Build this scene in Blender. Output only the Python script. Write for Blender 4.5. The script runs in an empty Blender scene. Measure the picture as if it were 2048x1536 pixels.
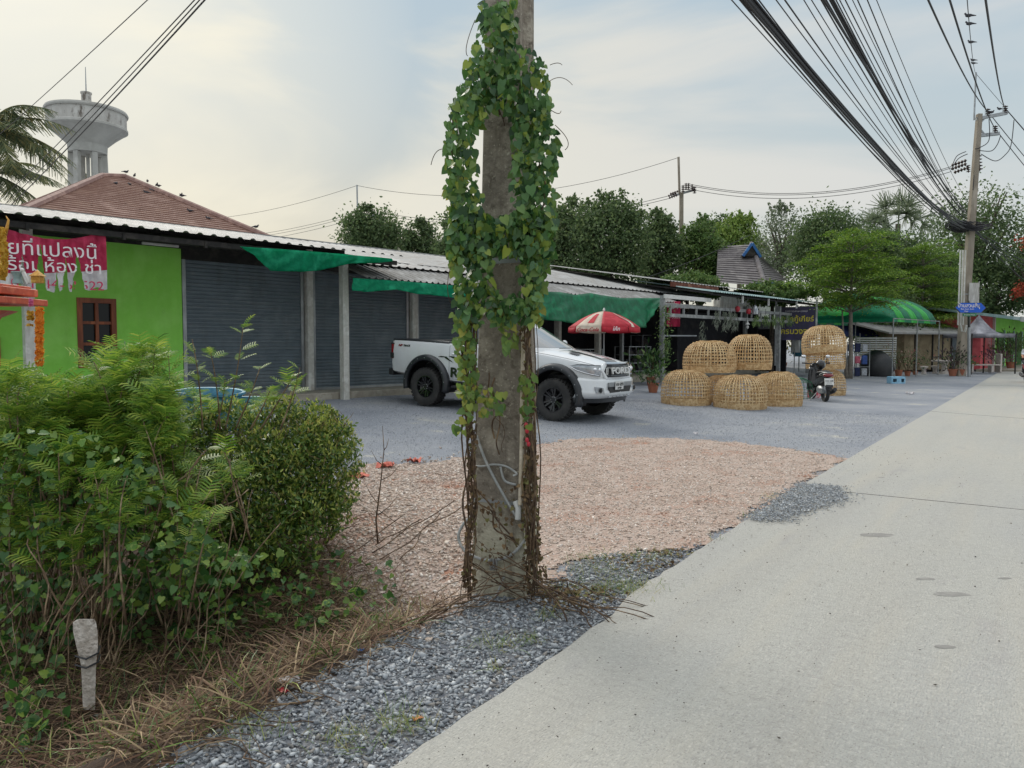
import bpy, bmesh, math, random
import numpy as np
from mathutils import Vector, Matrix
R = math.radians
random.seed(7); rng = np.random.default_rng(11)
scene = bpy.context.scene
COL = scene.collection

# ---------------------------------------------------------------- camera
F = 1539.0; EYE = 1.61; PITCH = math.atan(78 / F)
cam_d = bpy.data.cameras.new("camera"); cam = bpy.data.objects.new("camera", cam_d); COL.objects.link(cam)
cam.location = (0, 0, EYE); cam.rotation_euler = (R(90) - PITCH, 0, 0)
cam_d.sensor_width = 36; cam_d.lens = 36 * F / 2048; cam_d.clip_start = .05; cam_d.clip_end = 3000
scene.camera = cam

# ---------------------------------------------------------------- world: hazy evening sky
SUN_AZ = -32.0; SUN_EL = 34.0     # degrees left of the view direction, above the horizon
w = bpy.data.worlds.new("World"); scene.world = w; w.use_nodes = True
nt = w.node_tree; nt.nodes.clear()
def wn(t, **k):
    n = nt.nodes.new(t)
    for a, b in k.items(): setattr(n, a, b)
    return n
L = nt.links.new
out = wn('ShaderNodeOutputWorld'); bg = wn('ShaderNodeBackground'); bg.inputs[1].default_value = .1
L(bg.outputs[0], out.inputs[0])
sky = wn('ShaderNodeTexSky'); sky.sky_type = 'NISHITA'; sky.sun_disc = False
sky.sun_elevation = R(SUN_EL); sky.sun_rotation = R(SUN_AZ); sky.air_density = 1.2; sky.dust_density = 2.0; sky.ozone_density = 1.5
tc = wn('ShaderNodeTexCoord'); sep = wn('ShaderNodeSeparateXYZ'); L(tc.outputs['Generated'], sep.inputs[0])
def wmath(op, a, b=None, c=None, clamp=False):
    n = wn('ShaderNodeMath', operation=op); n.use_clamp = clamp
    for i, v in enumerate((a, b, c)):
        if v is None: continue
        if isinstance(v, (int, float)): n.inputs[i].default_value = v
        else: L(v, n.inputs[i])
    return n.outputs[0]
def wmix(fac, a, b):
    n = wn('ShaderNodeMix', data_type='RGBA')
    for i, v in ((0, fac), (6, a), (7, b)):
        if isinstance(v, (int, float)): n.inputs[i].default_value = v
        elif isinstance(v, tuple): n.inputs[i].default_value = (*v, 1)
        else: L(v, n.inputs[i])
    return n.outputs[2]
# veil colour by direction: cream glow at the left horizon, pale blue overhead
az = wmath('ARCTAN2', sep.outputs[0], sep.outputs[1])
dl = wmath('ABSOLUTE', wmath('SUBTRACT', az, -0.42))
glow = wmath('POWER', wmath('SUBTRACT', 1.0, wmath('DIVIDE', dl, 1.3, clamp=True), clamp=True), 1.5)
el = wmath('MAXIMUM', sep.outputs[2], 0.0)
low = wmath('POWER', wmath('SUBTRACT', 1.0, wmath('DIVIDE', el, .50, clamp=True), clamp=True), 1.6)
def cl(r, g, b):  # display sRGB 0..255 -> linear * 10 (background strength is 0.1)
    f = lambda v: ((v / 255 + .055) / 1.055) ** 2.4 if v > 10 else v / 255 / 12.92
    return (f(r) * 10, f(g) * 10, f(b) * 10)
blue = wmix(wmath('DIVIDE', wmath('SUBTRACT', el, .42, clamp=True), .3, clamp=True), cl(178, 199, 214), tuple(q * 1.9 for q in cl(206, 210, 214)))
horiz = wmix(glow, cl(210, 216, 210), cl(246, 224, 180))
clear = wmix(low, blue, horiz)
mp = wn('ShaderNodeMapping'); L(tc.outputs['Generated'], mp.inputs[0]); mp.inputs['Scale'].default_value = (1.3, 1.6, 4.6); mp.inputs['Rotation'].default_value = (0, R(18), R(30))
nz = wn('ShaderNodeTexNoise'); nz.inputs['Scale'].default_value = 1.15; nz.inputs['Detail'].default_value = 6; nz.inputs['Roughness'].default_value = .52; nz.inputs['Distortion'].default_value = .5
L(mp.outputs[0], nz.inputs['Vector'])
cr = wn('ShaderNodeValToRGB'); cr.color_ramp.elements[0].position = .46; cr.color_ramp.elements[1].position = .66
cr.color_ramp.interpolation = 'EASE'; L(nz.outputs[0], cr.inputs[0])
cloudc = wmix(wmath('DIVIDE', wmath('SUBTRACT', el, .42, clamp=True), .3, clamp=True), wmix(glow, cl(218, 219, 220), cl(244, 237, 214)), tuple(q * 1.9 for q in cl(220, 220, 218)))
veil = wmix(wmath('MULTIPLY', cr.outputs[0], .85), clear, cloudc)
g2 = wmath('SUBTRACT', 1.0, wmath('DIVIDE', wmath('SQRT', wmath('ADD', wmath('POWER', wmath('ABSOLUTE', wmath('ADD', az, .62)), 2.0), wmath('MULTIPLY', wmath('POWER', wmath('ABSOLUTE', wmath('SUBTRACT', el, .38)), 2.0), 2.5))), .50, clamp=True), clamp=True)
veil = wmix(wmath('MULTIPLY', wmath('POWER', g2, .8), .9), veil, cl(252, 248, 232))
final = wmix(.975, sky.outputs[0], veil)
L(final, bg.inputs[0])
# ---------------------------------------------------------------- sun behind thin cloud
sd = bpy.data.lights.new("sun", 'SUN'); sd.energy = 2.0; sd.angle = R(28); sd.color = (1, .94, .84)
sun = bpy.data.objects.new("sun", sd); COL.objects.link(sun)
a_, e_ = R(SUN_AZ), R(SUN_EL)
sdir = Vector((math.sin(a_) * math.cos(e_), math.cos(a_) * math.cos(e_), math.sin(e_)))
sun.rotation_euler = sdir.to_track_quat('Z', 'Y').to_euler()
scene.view_settings.view_transform = 'Standard'; scene.view_settings.look = 'None'; scene.view_settings.gamma = 1
scene.view_settings.exposure = 0.0
scene.cycles.max_bounces = 6; scene.cycles.transparent_max_bounces = 8; scene.cycles.sample_clamp_indirect = 6

# ---------------------------------------------------------------- measuring helpers (pixels are those of the 2048 px photograph)
_cp, _sp = math.cos(PITCH), math.sin(PITCH)
def ray(px, py):
    a = (px - 1024) / F; b = (768 - py) / F
    return Vector((a, b * _sp + _cp, b * _cp - _sp))
def at(px, py, Y):
    d = ray(px, py); return Vector((0, 0, EYE)) + d * (Y / d.y)
def on(px, py, z=0.0):
    d = ray(px, py); return Vector((0, 0, EYE)) + d * ((z - EYE) / d.z)
def px2m(n, Y): return n * Y / F
_a = math.atan((2400 - 1024) / F)
BU = Vector((math.sin(_a), math.cos(_a), 0)); BV = Vector((math.cos(_a), -math.sin(_a), 0))
WALLZ = .46
BO = on(541, 785, WALLZ); BO.z = 0
def B(u, off, z): return BO + BU * u + BV * off + Vector((0, 0, z))
def buz(px, py, off):
    d = ray(px, py); o = Vector((0, 0, EYE)) - (BO + BV * off)
    t = -(o.dot(BV)) / d.dot(BV); p = Vector((0, 0, EYE)) + d * t
    return (p - BO).dot(BU), p.z
def bU(px, py, off): return buz(px, py, off)[0]
def bZ(px, py, off): return buz(px, py, off)[1]
RD = Vector((.571, .821, 0)); RN = Vector((-.821, .571, 0)); R0 = Vector((4.5, 10.6, 0))
def st(x, y):
    r = Vector((x - R0.x, y - R0.y, 0)); return r.dot(RN), r.dot(RD)
def sm(a, b, v):
    t = np.clip((v - a) / (b - a), 0, 1); return t * t * (3 - 2 * t)
def gz(x, y):
    """height of the ground (works on numpy arrays)"""
    s = (x - R0.x) * RN.x + (y - R0.y) * RN.y; t = (x - R0.x) * RD.x + (y - R0.y) * RD.y
    z = -.045 + np.clip(.042 * (s - 3.6), 0, .385)
    # ditch on the near left
    edge = .62 - .0 * t
    dep = sm(edge, edge + 1.0, s) * (1 - sm(-8.4, -5.4, t))
    z = z - .62 * dep
    # gravel shoulder mound
    z = z + .035 * np.exp(-((s - .35) / .35) ** 2) * (1 - sm(-6.4, -5.2, t))
    z = z + .012 * np.sin(x * 2.3 + y * 1.1) * np.sin(y * 1.9 - x * .7)
    return z

# ---------------------------------------------------------------- mesh helpers
class MB:
    def __init__(s): s.v = []; s.f = []
    def add(s, vs, fs):
        n = len(s.v); s.v.extend([tuple(p) for p in vs]); s.f.extend([tuple(i + n for i in f) for f in fs]); return s
    def box(s, c, d, X=(1, 0, 0), Y=(0, 1, 0), Z=None):
        X = Vector(X).normalized(); Y = Vector(Y).normalized(); Z = Vector(Z).normalized() if Z else X.cross(Y)
        c = Vector(c); h = [q / 2 for q in d]; vs = []
        for a in (-1, 1):
            for b in (-1, 1):
                for e in (-1, 1): vs.append(c + X * h[0] * a + Y * h[1] * b + Z * h[2] * e)
        return s.add(vs, [(0, 1, 3, 2), (4, 6, 7, 5), (0, 4, 5, 1), (2, 3, 7, 6), (0, 2, 6, 4), (1, 5, 7, 3)])
    def bar(s, p, q, w_, h_=None, up=(0, 0, 1)):
        p = Vector(p); q = Vector(q); d = q - p; X = d.normalized(); U = Vector(up)
        if abs(X.dot(U)) > .99: U = Vector((1, 0, 0))
        Y = U.cross(X).normalized(); return s.box((p + q) / 2, (d.length, w_, h_ or w_), X, Y)
    def cyl(s, p, q, r0, r1=None, n=12, caps=True):
        r1 = r0 if r1 is None else r1
        return s.tube([p, q], [r0, r1], n, caps)
    def tube(s, path, rad, n=8, caps=True):
        P = [Vector(p) for p in path]; k = len(P)
        if not hasattr(rad, '__len__'): rad = [rad] * k
        vs = []; ref = None
        for i, p in enumerate(P):
            d = (P[min(i + 1, k - 1)] - P[max(i - 1, 0)])
            d = d.normalized() if d.length > 1e-9 else Vector((0, 0, 1))
            if ref is None:
                ref = Vector((0, 0, 1)) if abs(d.z) < .9 else Vector((1, 0, 0))
            a = d.cross(ref).normalized(); b = d.cross(a).normalized(); ref = -b if False else (d.cross(a)).normalized() * -1
            ref = a.cross(d).normalized()
            for j in range(n):
                t = 2 * math.pi * j / n; vs.append(p + (a * math.cos(t) + b * math.sin(t)) * rad[i])
        fs = []
        for i in range(k - 1):
            for j in range(n):
                j2 = (j + 1) % n; fs.append((i * n + j, i * n + j2, (i + 1) * n + j2, (i + 1) * n + j))
        if caps: fs.append(tuple(range(n))[::-1]); fs.append(tuple((k - 1) * n + j for j in range(n)))
        return s.add(vs, fs)
    def lathe(s, prof, c=(0, 0, 0), n=24, axis='Z', M=None):
        """prof: (radius, height) list"""
        vs = []; c = Vector(c)
        for r, h in prof:
            for j in range(n):
                t = 2 * math.pi * j / n; a, b = r * math.cos(t), r * math.sin(t)
                p = {'Z': Vector((a, b, h)), 'Y': Vector((a, h, b)), 'X': Vector((h, a, b))}[axis]
                if M: p = M @ p
                vs.append(c + p)
        fs = []; k = len(prof)
        for i in range(k - 1):
            for j in range(n):
                j2 = (j + 1) % n; fs.append((i * n + j, i * n + j2, (i + 1) * n + j2, (i + 1) * n + j))
        if prof[0][0] > 1e-5: fs.append(tuple(range(n))[::-1])
        if prof[-1][0] > 1e-5: fs.append(tuple((k - 1) * n + j for j in range(n)))
        return s.add(vs, fs)
    def prism(s, pts, d):
        """closed planar polygon pts (3d) extruded by vector d"""
        d = Vector(d); n = len(pts); P = [Vector(p) for p in pts]
        return s.add(P + [p + d for p in P], [tuple(range(n))[::-1], tuple(range(n, 2 * n))] + [(i, (i + 1) % n, n + (i + 1) % n, n + i) for i in range(n)])
    def grid(s, rows):
        n = len(rows[0]); vs = [p for r in rows for p in r]
        return s.add(vs, [(i * n + j, i * n + j + 1, (i + 1) * n + j + 1, (i + 1) * n + j) for i in range(len(rows) - 1) for j in range(n - 1)])
    def prune(s, k): s.f = [f for f in s.f if len(f) != k]; return s
    def ball(s, c, r, n=12, m=8):
        r = r if hasattr(r, '__len__') else (r, r, r)
        c = Vector(c); prof = [(math.sin(math.pi * i / m), -math.cos(math.pi * i / m)) for i in range(m + 1)]
        q = MB(); q.lathe([(max(a, 1e-6), b) for a, b in prof], n=n)
        return s.add([c + Vector((v[0] * r[0], v[1] * r[1], v[2] * r[2])) for v in q.v], q.f)

def link(name, me, m, parent=None, smooth=0, bevel=0, solid=0, sub=0):
    o = bpy.data.objects.new(name, me); COL.objects.link(o)
    if m: me.materials.append(m)
    if parent: o.parent = parent
    if smooth:
        me.polygons.foreach_set('use_smooth', [True] * len(me.polygons))
        if smooth < 180: me.set_sharp_from_angle(angle=R(smooth))
    if solid: q = o.modifiers.new('s', 'SOLIDIFY'); q.thickness = solid; q.offset = 0
    if bevel: q = o.modifiers.new('b', 'BEVEL'); q.width = bevel; q.segments = 2; q.limit_method = 'ANGLE'; q.angle_limit = R(40)
    if sub: q = o.modifiers.new('u', 'SUBSURF'); q.levels = q.render_levels = sub
    return o
def mk(name, mb, m, parent=None, smooth=0, bevel=0, solid=0, sub=0, fix=True, **tags):
    me = bpy.data.meshes.new(name); me.from_pydata(mb.v, [], mb.f); me.update()
    if fix:
        b = bmesh.new(); b.from_mesh(me); bmesh.ops.recalc_face_normals(b, faces=b.faces); b.to_mesh(me); b.free()
    o = link(name, me, m, parent, smooth, bevel, solid, sub)
    tag(o, **tags); return o
def tag(o, label=None, cat=None, group=None, kind=None):
    if label: o['label'] = label
    if cat: o['category'] = cat
    if group: o['group'] = group
    if kind: o['kind'] = kind
    return o
def T(name, label, cat, loc=(0, 0, 0), rz=0, group=None):
    o = bpy.data.objects.new(name, None); COL.objects.link(o); o.location = loc; o.rotation_euler = (0, 0, rz)
    o.empty_display_size = .2
    return tag(o, label, cat, group)
def dup(root, loc=None, rz=None, label=None, scale=None):
    def cp(o, par):
        c = o.copy(); COL.objects.link(c); c.parent = par
        for ch in [x for x in kids.get(o, [])]: cp(ch, c)
        return c
    kids = {}
    for o in COL.objects:
        if o.parent: kids.setdefault(o.parent, []).append(o)
    c = cp(root, None)
    if loc is not None: c.location = loc
    if rz is not None: c.rotation_euler = (0, 0, rz)
    if scale is not None: c.scale = (scale,) * 3 if not hasattr(scale, '__len__') else scale
    if label: c['label'] = label
    return c
def fastmesh(name, V, Fc, m, parent=None, smooth=False, **tags):
    """V (N,3) array, Fc (M,k) int array"""
    me = bpy.data.meshes.new(name); V = np.ascontiguousarray(V, dtype=np.float32); Fc = np.ascontiguousarray(Fc, dtype=np.int32)
    k = Fc.shape[1]; me.vertices.add(len(V)); me.vertices.foreach_set('co', V.ravel())
    me.loops.add(Fc.size); me.loops.foreach_set('vertex_index', Fc.ravel())
    me.polygons.add(len(Fc)); me.polygons.foreach_set('loop_start', np.arange(0, Fc.size, k, dtype=np.int32))
    me.update(calc_edges=True)
    if smooth: me.polygons.foreach_set('use_smooth', np.ones(len(Fc), dtype=bool))
    o = bpy.data.objects.new(name, me); COL.objects.link(o)
    if m: me.materials.append(m)
    if parent: o.parent = parent
    tag(o, **tags); return o
def basis(d, n):
    """rotation matrices with local x = d, local z ~ n, for arrays"""
    d = d / (np.linalg.norm(d, axis=1, keepdims=True) + 1e-9)
    y = np.cross(n, d); y /= (np.linalg.norm(y, axis=1, keepdims=True) + 1e-9)
    z = np.cross(d, y); return np.stack([d, y, z], axis=2)
def inst(P, Rm, S, tv, tf):
    """copies template (tv,tf) at points P with rotations Rm and sizes S -> V,F"""
    tv = np.asarray(tv, float); tf = np.asarray(tf, int)
    S = np.asarray(S, float); S = S.reshape(-1, 1, 1) if S.ndim == 1 else S[:, None, :]
    V = np.einsum('nij,nkj->nki', Rm, tv[None] * S) + P[:, None, :]
    Fc = tf[None] + (np.arange(len(P)) * len(tv))[:, None, None]
    return V.reshape(-1, 3), Fc.reshape(-1, tf.shape[1])
def runit(n):
    v = rng.normal(size=(n, 3)); return v / np.linalg.norm(v, axis=1, keepdims=True)
def pip(x, y, poly):
    """points in polygon (arrays)"""
    ins = np.zeros(len(x), bool); n = len(poly); j = n - 1
    for i in range(n):
        xi, yi = poly[i][0], poly[i][1]; xj, yj = poly[j][0], poly[j][1]
        c = ((yi > y) != (yj > y)) & (x < (xj - xi) * (y - yi) / (yj - yi + 1e-12) + xi)
        ins ^= c; j = i
    return ins

# ---------------------------------------------------------------- material helpers
def mat(name, c1, c2=None, scale=6, rough=.7, metal=0, bump=0, bscale=None, detail=5, coat=0, spec=.5, alpha=1, lo=.35, hi=.65, trans=0, stretch=None, wave=None, spots=None, island=False):
    m = bpy.data.materials.new(name); m.use_nodes = True; t = m.node_tree; n = t.nodes; l = t.links.new
    b = n['Principled BSDF']; o = n['Material Output']
    b.inputs['Roughness'].default_value = rough; b.inputs['Metallic'].default_value = metal
    b.inputs['Specular IOR Level'].default_value = spec; b.inputs['Coat Weight'].default_value = coat; b.inputs['Coat Roughness'].default_value = .08
    b.inputs['Alpha'].default_value = alpha; b.inputs['Base Color'].default_value = (*c1, 1)
    x = n.new('ShaderNodeTexCoord'); mp = n.new('ShaderNodeMapping'); l(x.outputs['Object'], mp.inputs[0])
    if stretch: mp.inputs['Scale'].default_value = stretch
    col = None
    if c2:
        if island:
            g = n.new('ShaderNodeNewGeometry'); src = g.outputs['Random Per Island']; lo, hi = 0, 1
        else:
            q = n.new('ShaderNodeTexNoise'); q.inputs['Scale'].default_value = scale; q.inputs['Detail'].default_value = detail; q.inputs['Roughness'].default_value = .6
            l(mp.outputs[0], q.inputs['Vector']); src = q.outputs[0]
        r = n.new('ShaderNodeValToRGB'); l(src, r.inputs[0]); e = r.color_ramp.elements
        cs = [c1] + (list(c2) if hasattr(c2[0], '__len__') else [c2])
        e[0].position = lo; e[1].position = hi; e[0].color = (*cs[0], 1); e[1].color = (*cs[-1], 1)
        for i, c in enumerate(cs[1:-1]):
            z = e.new(lo + (hi - lo) * (i + 1) / (len(cs) - 1)); z.color = (*c, 1)
        col = r.outputs[0]
    if spots:   # (colour, scale, threshold): dirt or stain blotches
        for sc_, ss, th in spots:
            q = n.new('ShaderNodeTexNoise'); q.inputs['Scale'].default_value = ss; q.inputs['Detail'].default_value = 6; q.inputs['Roughness'].default_value = .65
            l(mp.outputs[0], q.inputs['Vector'])
            r = n.new('ShaderNodeValToRGB'); l(q.outputs[0], r.inputs[0]); r.color_ramp.elements[0].position = th; r.color_ramp.elements[1].position = th + .09
            k = n.new('ShaderNodeMix'); k.data_type = 'RGBA'; l(r.outputs[0], k.inputs[0])
            if col is not None: l(col, k.inputs[6])
            else: k.inputs[6].default_value = (*c1, 1)
            k.inputs[7].default_value = (*sc_, 1); col = k.outputs[2]
    if col is not None: l(col, b.inputs['Base Color'])
    if bump:
        q = n.new('ShaderNodeTexNoise'); q.inputs['Scale'].default_value = bscale or scale * 4; q.inputs['Detail'].default_value = 5; l(mp.outputs[0], q.inputs['Vector'])
        u = n.new('ShaderNodeBump'); u.inputs['Strength'].default_value = bump; u.inputs['Distance'].default_value = .02
        l(q.outputs[0], u.inputs['Height']); l(u.outputs[0], b.inputs['Normal'])
    if wave:  # (axis, scale, strength) ribs
        q = n.new('ShaderNodeTexWave'); q.bands_direction = wave[0]; q.inputs['Scale'].default_value = wave[1]; l(x.outputs['Object'], q.inputs['Vector'])
        u = n.new('ShaderNodeBump'); u.inputs['Strength'].default_value = wave[2]; u.inputs['Distance'].default_value = .03
        l(q.outputs[0], u.inputs['Height']); l(u.outputs[0], b.inputs['Normal'])
    if trans:
        tr = n.new('ShaderNodeBsdfTranslucent'); mx = n.new('ShaderNodeMixShader'); mx.inputs[0].default_value = trans
        if col is not None: l(col, tr.inputs[0])
        else: tr.inputs[0].default_value = (*c1, 1)
        l(b.outputs[0], mx.inputs[1]); l(tr.outputs[0], mx.inputs[2]); l(mx.outputs[0], o.inputs[0])
    return m
def streak(m, sc, nscale, lo, hi, col, fac, detail=7):
    """an extra layer of dirt, wear or colour on a material, from stretched noise in the object's own space"""
    t = m.node_tree; b = t.nodes['Principled BSDF']; ln = b.inputs['Base Color'].links
    x = t.nodes.new('ShaderNodeTexCoord'); mp = t.nodes.new('ShaderNodeMapping'); mp.inputs['Scale'].default_value = sc; t.links.new(x.outputs['Object'], mp.inputs[0])
    q = t.nodes.new('ShaderNodeTexNoise'); q.inputs['Scale'].default_value = nscale; q.inputs['Detail'].default_value = detail; q.inputs['Roughness'].default_value = .6; t.links.new(mp.outputs[0], q.inputs['Vector'])
    r = t.nodes.new('ShaderNodeMapRange'); r.inputs[1].default_value = lo; r.inputs[2].default_value = hi; r.inputs[4].default_value = fac; t.links.new(q.outputs[0], r.inputs[0])
    k = t.nodes.new('ShaderNodeMix'); k.data_type = 'RGBA'; t.links.new(r.outputs[0], k.inputs[0])
    if ln: t.links.new(ln[0].from_socket, k.inputs[6])
    else: k.inputs[6].default_value = b.inputs['Base Color'].default_value
    k.inputs[7].default_value = (*col, 1); t.links.new(k.outputs[2], b.inputs['Base Color'])
def S(r, g, b):
    """display sRGB 0..255 -> linear base colour"""
    f = lambda v: ((v / 255 + .055) / 1.055) ** 2.4
    return (f(r), f(g), f(b))
def glass(name, tint=(.02, .025, .03), rough=.03):
    m = mat(name, tint, rough=rough, spec=1.0, coat=1); return m
def text(body, size, m, o, X, U, parent=None, name='lettering', thick=.002, sx=1, align='CENTER', bold=0, shear=0, **tags):
    """flat raised lettering: o = centre point, X = reading direction, U = up"""
    c = bpy.data.curves.new('t', 'FONT'); c.body = body; c.size = size; c.align_x = align; c.align_y = 'CENTER'; c.extrude = thick; c.offset = bold; c.shear = shear
    c.resolution_u = 3
    q = bpy.data.objects.new('t', c); COL.objects.link(q); bpy.context.view_layer.update()
    me = bpy.data.meshes.new_from_object(q.evaluated_get(bpy.context.evaluated_depsgraph_get()))
    bpy.data.objects.remove(q); bpy.data.curves.remove(c)
    X = Vector(X).normalized(); U = Vector(U); U = (U - X * U.dot(X)).normalized(); N = X.cross(U)
    Mx = Matrix((X * sx, U, N)).transposed().to_4x4(); Mx.translation = Vector(o)
    me.transform(Mx); me.name = name
    me.materials.clear()
    ob = link(name, me, m, parent); tag(ob, **tags); return ob

# ---------------------------------------------------------------- shared materials
MT = {}
MT['steel'] = mat('galvanised', (.42, .44, .45), (.30, .31, .32), 3, .45, .7)
MT['black'] = mat('black_plastic', (.012, .013, .015), (.022, .022, .024), 12, .45)
MT['rubber'] = mat('rubber', (.022, .022, .023), (.05, .048, .045), 5, .85, bump=.2, bscale=60)
MT['bark'] = mat('bark', (.16, .13, .10), (.07, .055, .045), 9, .95, bump=.8, bscale=30)
MT['barkl'] = mat('bark_pale', (.26, .23, .19), (.14, .12, .10), 8, .95, bump=.7, bscale=26)
MT['white'] = mat('white_paint', (.72, .72, .70), (.60, .60, .57), 4, .55, spots=[((.35, .32, .27), 3, .62)])
MT['conc'] = mat('concrete', (.40, .385, .35), (.27, .26, .235), 5, .9, bump=.4, bscale=50, spots=[((.12, .115, .10), 4, .60)])
MT['cable'] = mat('cable_black', (.02, .02, .023), rough=.6)
MT['red'] = mat('red_plastic', (.55, .03, .04), (.45, .03, .05), 5, .45)
MT['terracotta'] = mat('terracotta', (.42, .16, .09), (.33, .12, .07), 8, .8)
# ================================================================ GROUND
MT['lot'] = mat('lot_gravel', S(122, 127, 135), (S(134, 138, 145), S(143, 146, 151), S(156, 156, 154)), .45, .95, bump=.9, bscale=38, detail=9, lo=.34, hi=.70,
                spots=[(S(112, 116, 126), 85, .58), (S(190, 192, 194), 110, .62), (S(182, 178, 164), .9, .62), (S(122, 126, 134), 3.5, .62)])
MT['pinkbase'] = mat('pink_soil', S(156, 134, 120), (S(178, 160, 148), S(156, 122, 104)), 1.6, .95, bump=1, bscale=45, detail=9, spots=[(S(196, 180, 170), 60, .57), (S(112, 88, 78), 48, .62), (S(160, 104, 74), 1.1, .60)])
MT['soil'] = mat('ditch_soil', S(84, 68, 54), (S(60, 48, 40), S(106, 86, 68)), 4, 1, bump=1, bscale=24)
MT['shbase'] = mat('shoulder_soil', S(92, 96, 104), (S(120, 122, 126), S(84, 82, 82)), 9, 1, bump=1, bscale=50)
def lin(a, b, n): return list(np.linspace(a, b, n, endpoint=False))
xs = np.array(lin(-400, -40, 12) + lin(-40, -9, 20) + lin(-9, 7, 140) + lin(7, 40, 40) + lin(40, 500, 12) + [500])
ys = np.array(lin(-30, 0, 8) + lin(0, 14, 130) + lin(14, 60, 60) + lin(60, 900, 16) + [900])
XX, YY = np.meshgrid(xs, ys); ZZ = gz(XX, YY)
def gridfaces(ny, nx):
    i = np.arange(ny - 1)[:, None] * nx + np.arange(nx - 1)[None]; i = i.ravel()
    return np.stack([i, i + 1, i + nx + 1, i + nx], 1)
fastmesh('ground', np.stack([XX, YY, ZZ], -1).reshape(-1, 3), gridfaces(*XX.shape), MT['lot'], smooth=True, kind='structure')
def sheet(name, poly, dz, res, m, jit=.06, **tags):
    p = np.array([(q[0], q[1]) for q in poly]); x0, y0 = p.min(0) - .2; x1, y1 = p.max(0) + .2
    gx = np.arange(x0, x1, res); gy = np.arange(y0, y1, res); X, Y = np.meshgrid(gx, gy)
    Fc = gridfaces(*X.shape); fx = X.ravel()[Fc].mean(1); fy = Y.ravel()[Fc].mean(1)
    jx = jit * np.sin(fx * 7.1 + fy * 3) + jit * np.sin(fy * 13 - fx * 5) ; jy = jit * np.sin(fx * 9.7 - fy * 4) + jit * .7 * np.sin(fx * 21 + fy * 17)
    Fc = Fc[pip(fx + jx, fy + jy, p)]
    used = np.unique(Fc); re = -np.ones(X.size, int); re[used] = np.arange(len(used))
    V = np.stack([X, Y, gz(X, Y) + dz], -1).reshape(-1, 3)[used]
    return fastmesh(name, V, re[Fc], m, smooth=True, **tags)
def gpix(px, py):
    z = 0.
    for _ in range(12): p = on(px, py, z); z = float(gz(p.x, p.y))
    return p
ditch_poly = [gpix(*q) for q in [(942, 1200), (830, 1268), (560, 1400), (300, 1545)]] + [Vector((-1.9, 1.6, 0)), Vector((-7, 1.6, 0)), Vector((-9, 8.5, 0)), Vector((-3.2, 8.3, 0))] + [gpix(*q) for q in [(700, 1010), (655, 1085), (640, 1120), (700, 1180), (820, 1235)]]
sheet('ditch_soil', ditch_poly, .006, .05, MT['soil'], kind='structure')
pink_poly = [gpix(*q) for q in [(1690, 918), (1573, 899), (1445, 883), (1300, 876), (1150, 879), (1070, 891), (945, 915), (840, 930), (720, 930), (690, 1000), (620, 1070), (600, 1110), (680, 1180), (830, 1262), (950, 1200), (1090, 1165), (1150, 1120), (1300, 1108), (1406, 1088), (1573, 985)]]
sheet('pink_gravel_bed', pink_poly, .012, .05, MT['pinkbase'], kind='structure')
sh_poly = [gpix(*q) for q in [(300, 1560), (560, 1400), (830, 1265), (950, 1195), (1100, 1165), (1200, 1110), (1310, 1112), (1400, 1090)]] + [Vector((.9, 5.2, 0)), Vector((.3, 3.6, 0)), Vector((-1.2, 1.4, 0)), Vector((-2.6, 1.4, 0))]
sheet('gravel_shoulder', sh_poly, .009, .05, MT['shbase'], kind='structure')

# road slab: local y runs along the road
MT['road'] = mat('road_concrete', S(176, 172, 161), (S(168, 167, 160), S(160, 160, 157)), .35, .88, bump=.5, bscale=70, detail=8, stretch=(1.6, .5, 1), lo=.3, hi=.7,
                 spots=[(S(150, 148, 145), 90, .57), (S(160, 158, 154), 1.1, .60), (S(194, 192, 186), 120, .60), (S(120, 117, 112), 34, .70)])
streak(MT['road'], (1.3, .03, 1), 1.6, .50, .68, S(146, 144, 140), .25)
streak(MT['road'], (.5, 9, 1), 6, .52, .70, S(148, 146, 141), .45)
streak(MT['road'], (1, 1, 1), 22, .50, .72, S(136, 133, 127), .42)
streak(MT['road'], (1, 1, 1), 60, .52, .70, S(202, 199, 190), .5)
streak(MT['road'], (1, 1, 1), 110, .55, .68, S(108, 105, 99), .6)
streak(MT['road'], (3, .25, 1), .8, .52, .75, S(182, 174, 156), .35)
edge_px = [(762, 1536), (880, 1455), (1000, 1375), (1110, 1300), (1221, 1223), (1266, 1178), (1400, 1092), (1573, 985), (1679, 924), (1790, 861), (1912, 792), (1990, 748)]
E0 = [on(x, y, 0) for x, y in edge_px]
E0 = [E0[0] + (E0[0] - E0[2]).normalized() * 9] + E0 + [E0[-1] + (E0[-1] - E0[-3]).normalized() * q for q in (30, 120, 700)]
Ed = []
for i in range(len(E0) - 1):
    n = max(1, int((E0[i + 1] - E0[i]).length / .12)) if i < 9 else 1
    for k in range(n):
        p = E0[i].lerp(E0[i + 1], k / n); Ed.append(p + RN * (random.uniform(-.012, .012) if 0 < i < 9 else 0))
Ed.append(E0[-1])
RI = Matrix(((-RN.x, -RN.y, 0, 0), (RD.x, RD.y, 0, 0), (0, 0, 1, 0), (0, 0, 0, 1)))   # world dir -> road frame
RZ = math.atan2(-RN.y, -RN.x)
def rl(p): q = RI @ (Vector(p) - R0); return q
mb = MB(); rows = []
for p in Ed:
    q = rl(p); rows.append([(q.x + .0, q.y, -.16), (q.x + .01, q.y, -.014), (q.x + .03, q.y, 0), (q.x + .5, q.y, .0), (q.x + 2.2, q.y, .012), (q.x + 6.5, q.y, .0)])
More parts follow.
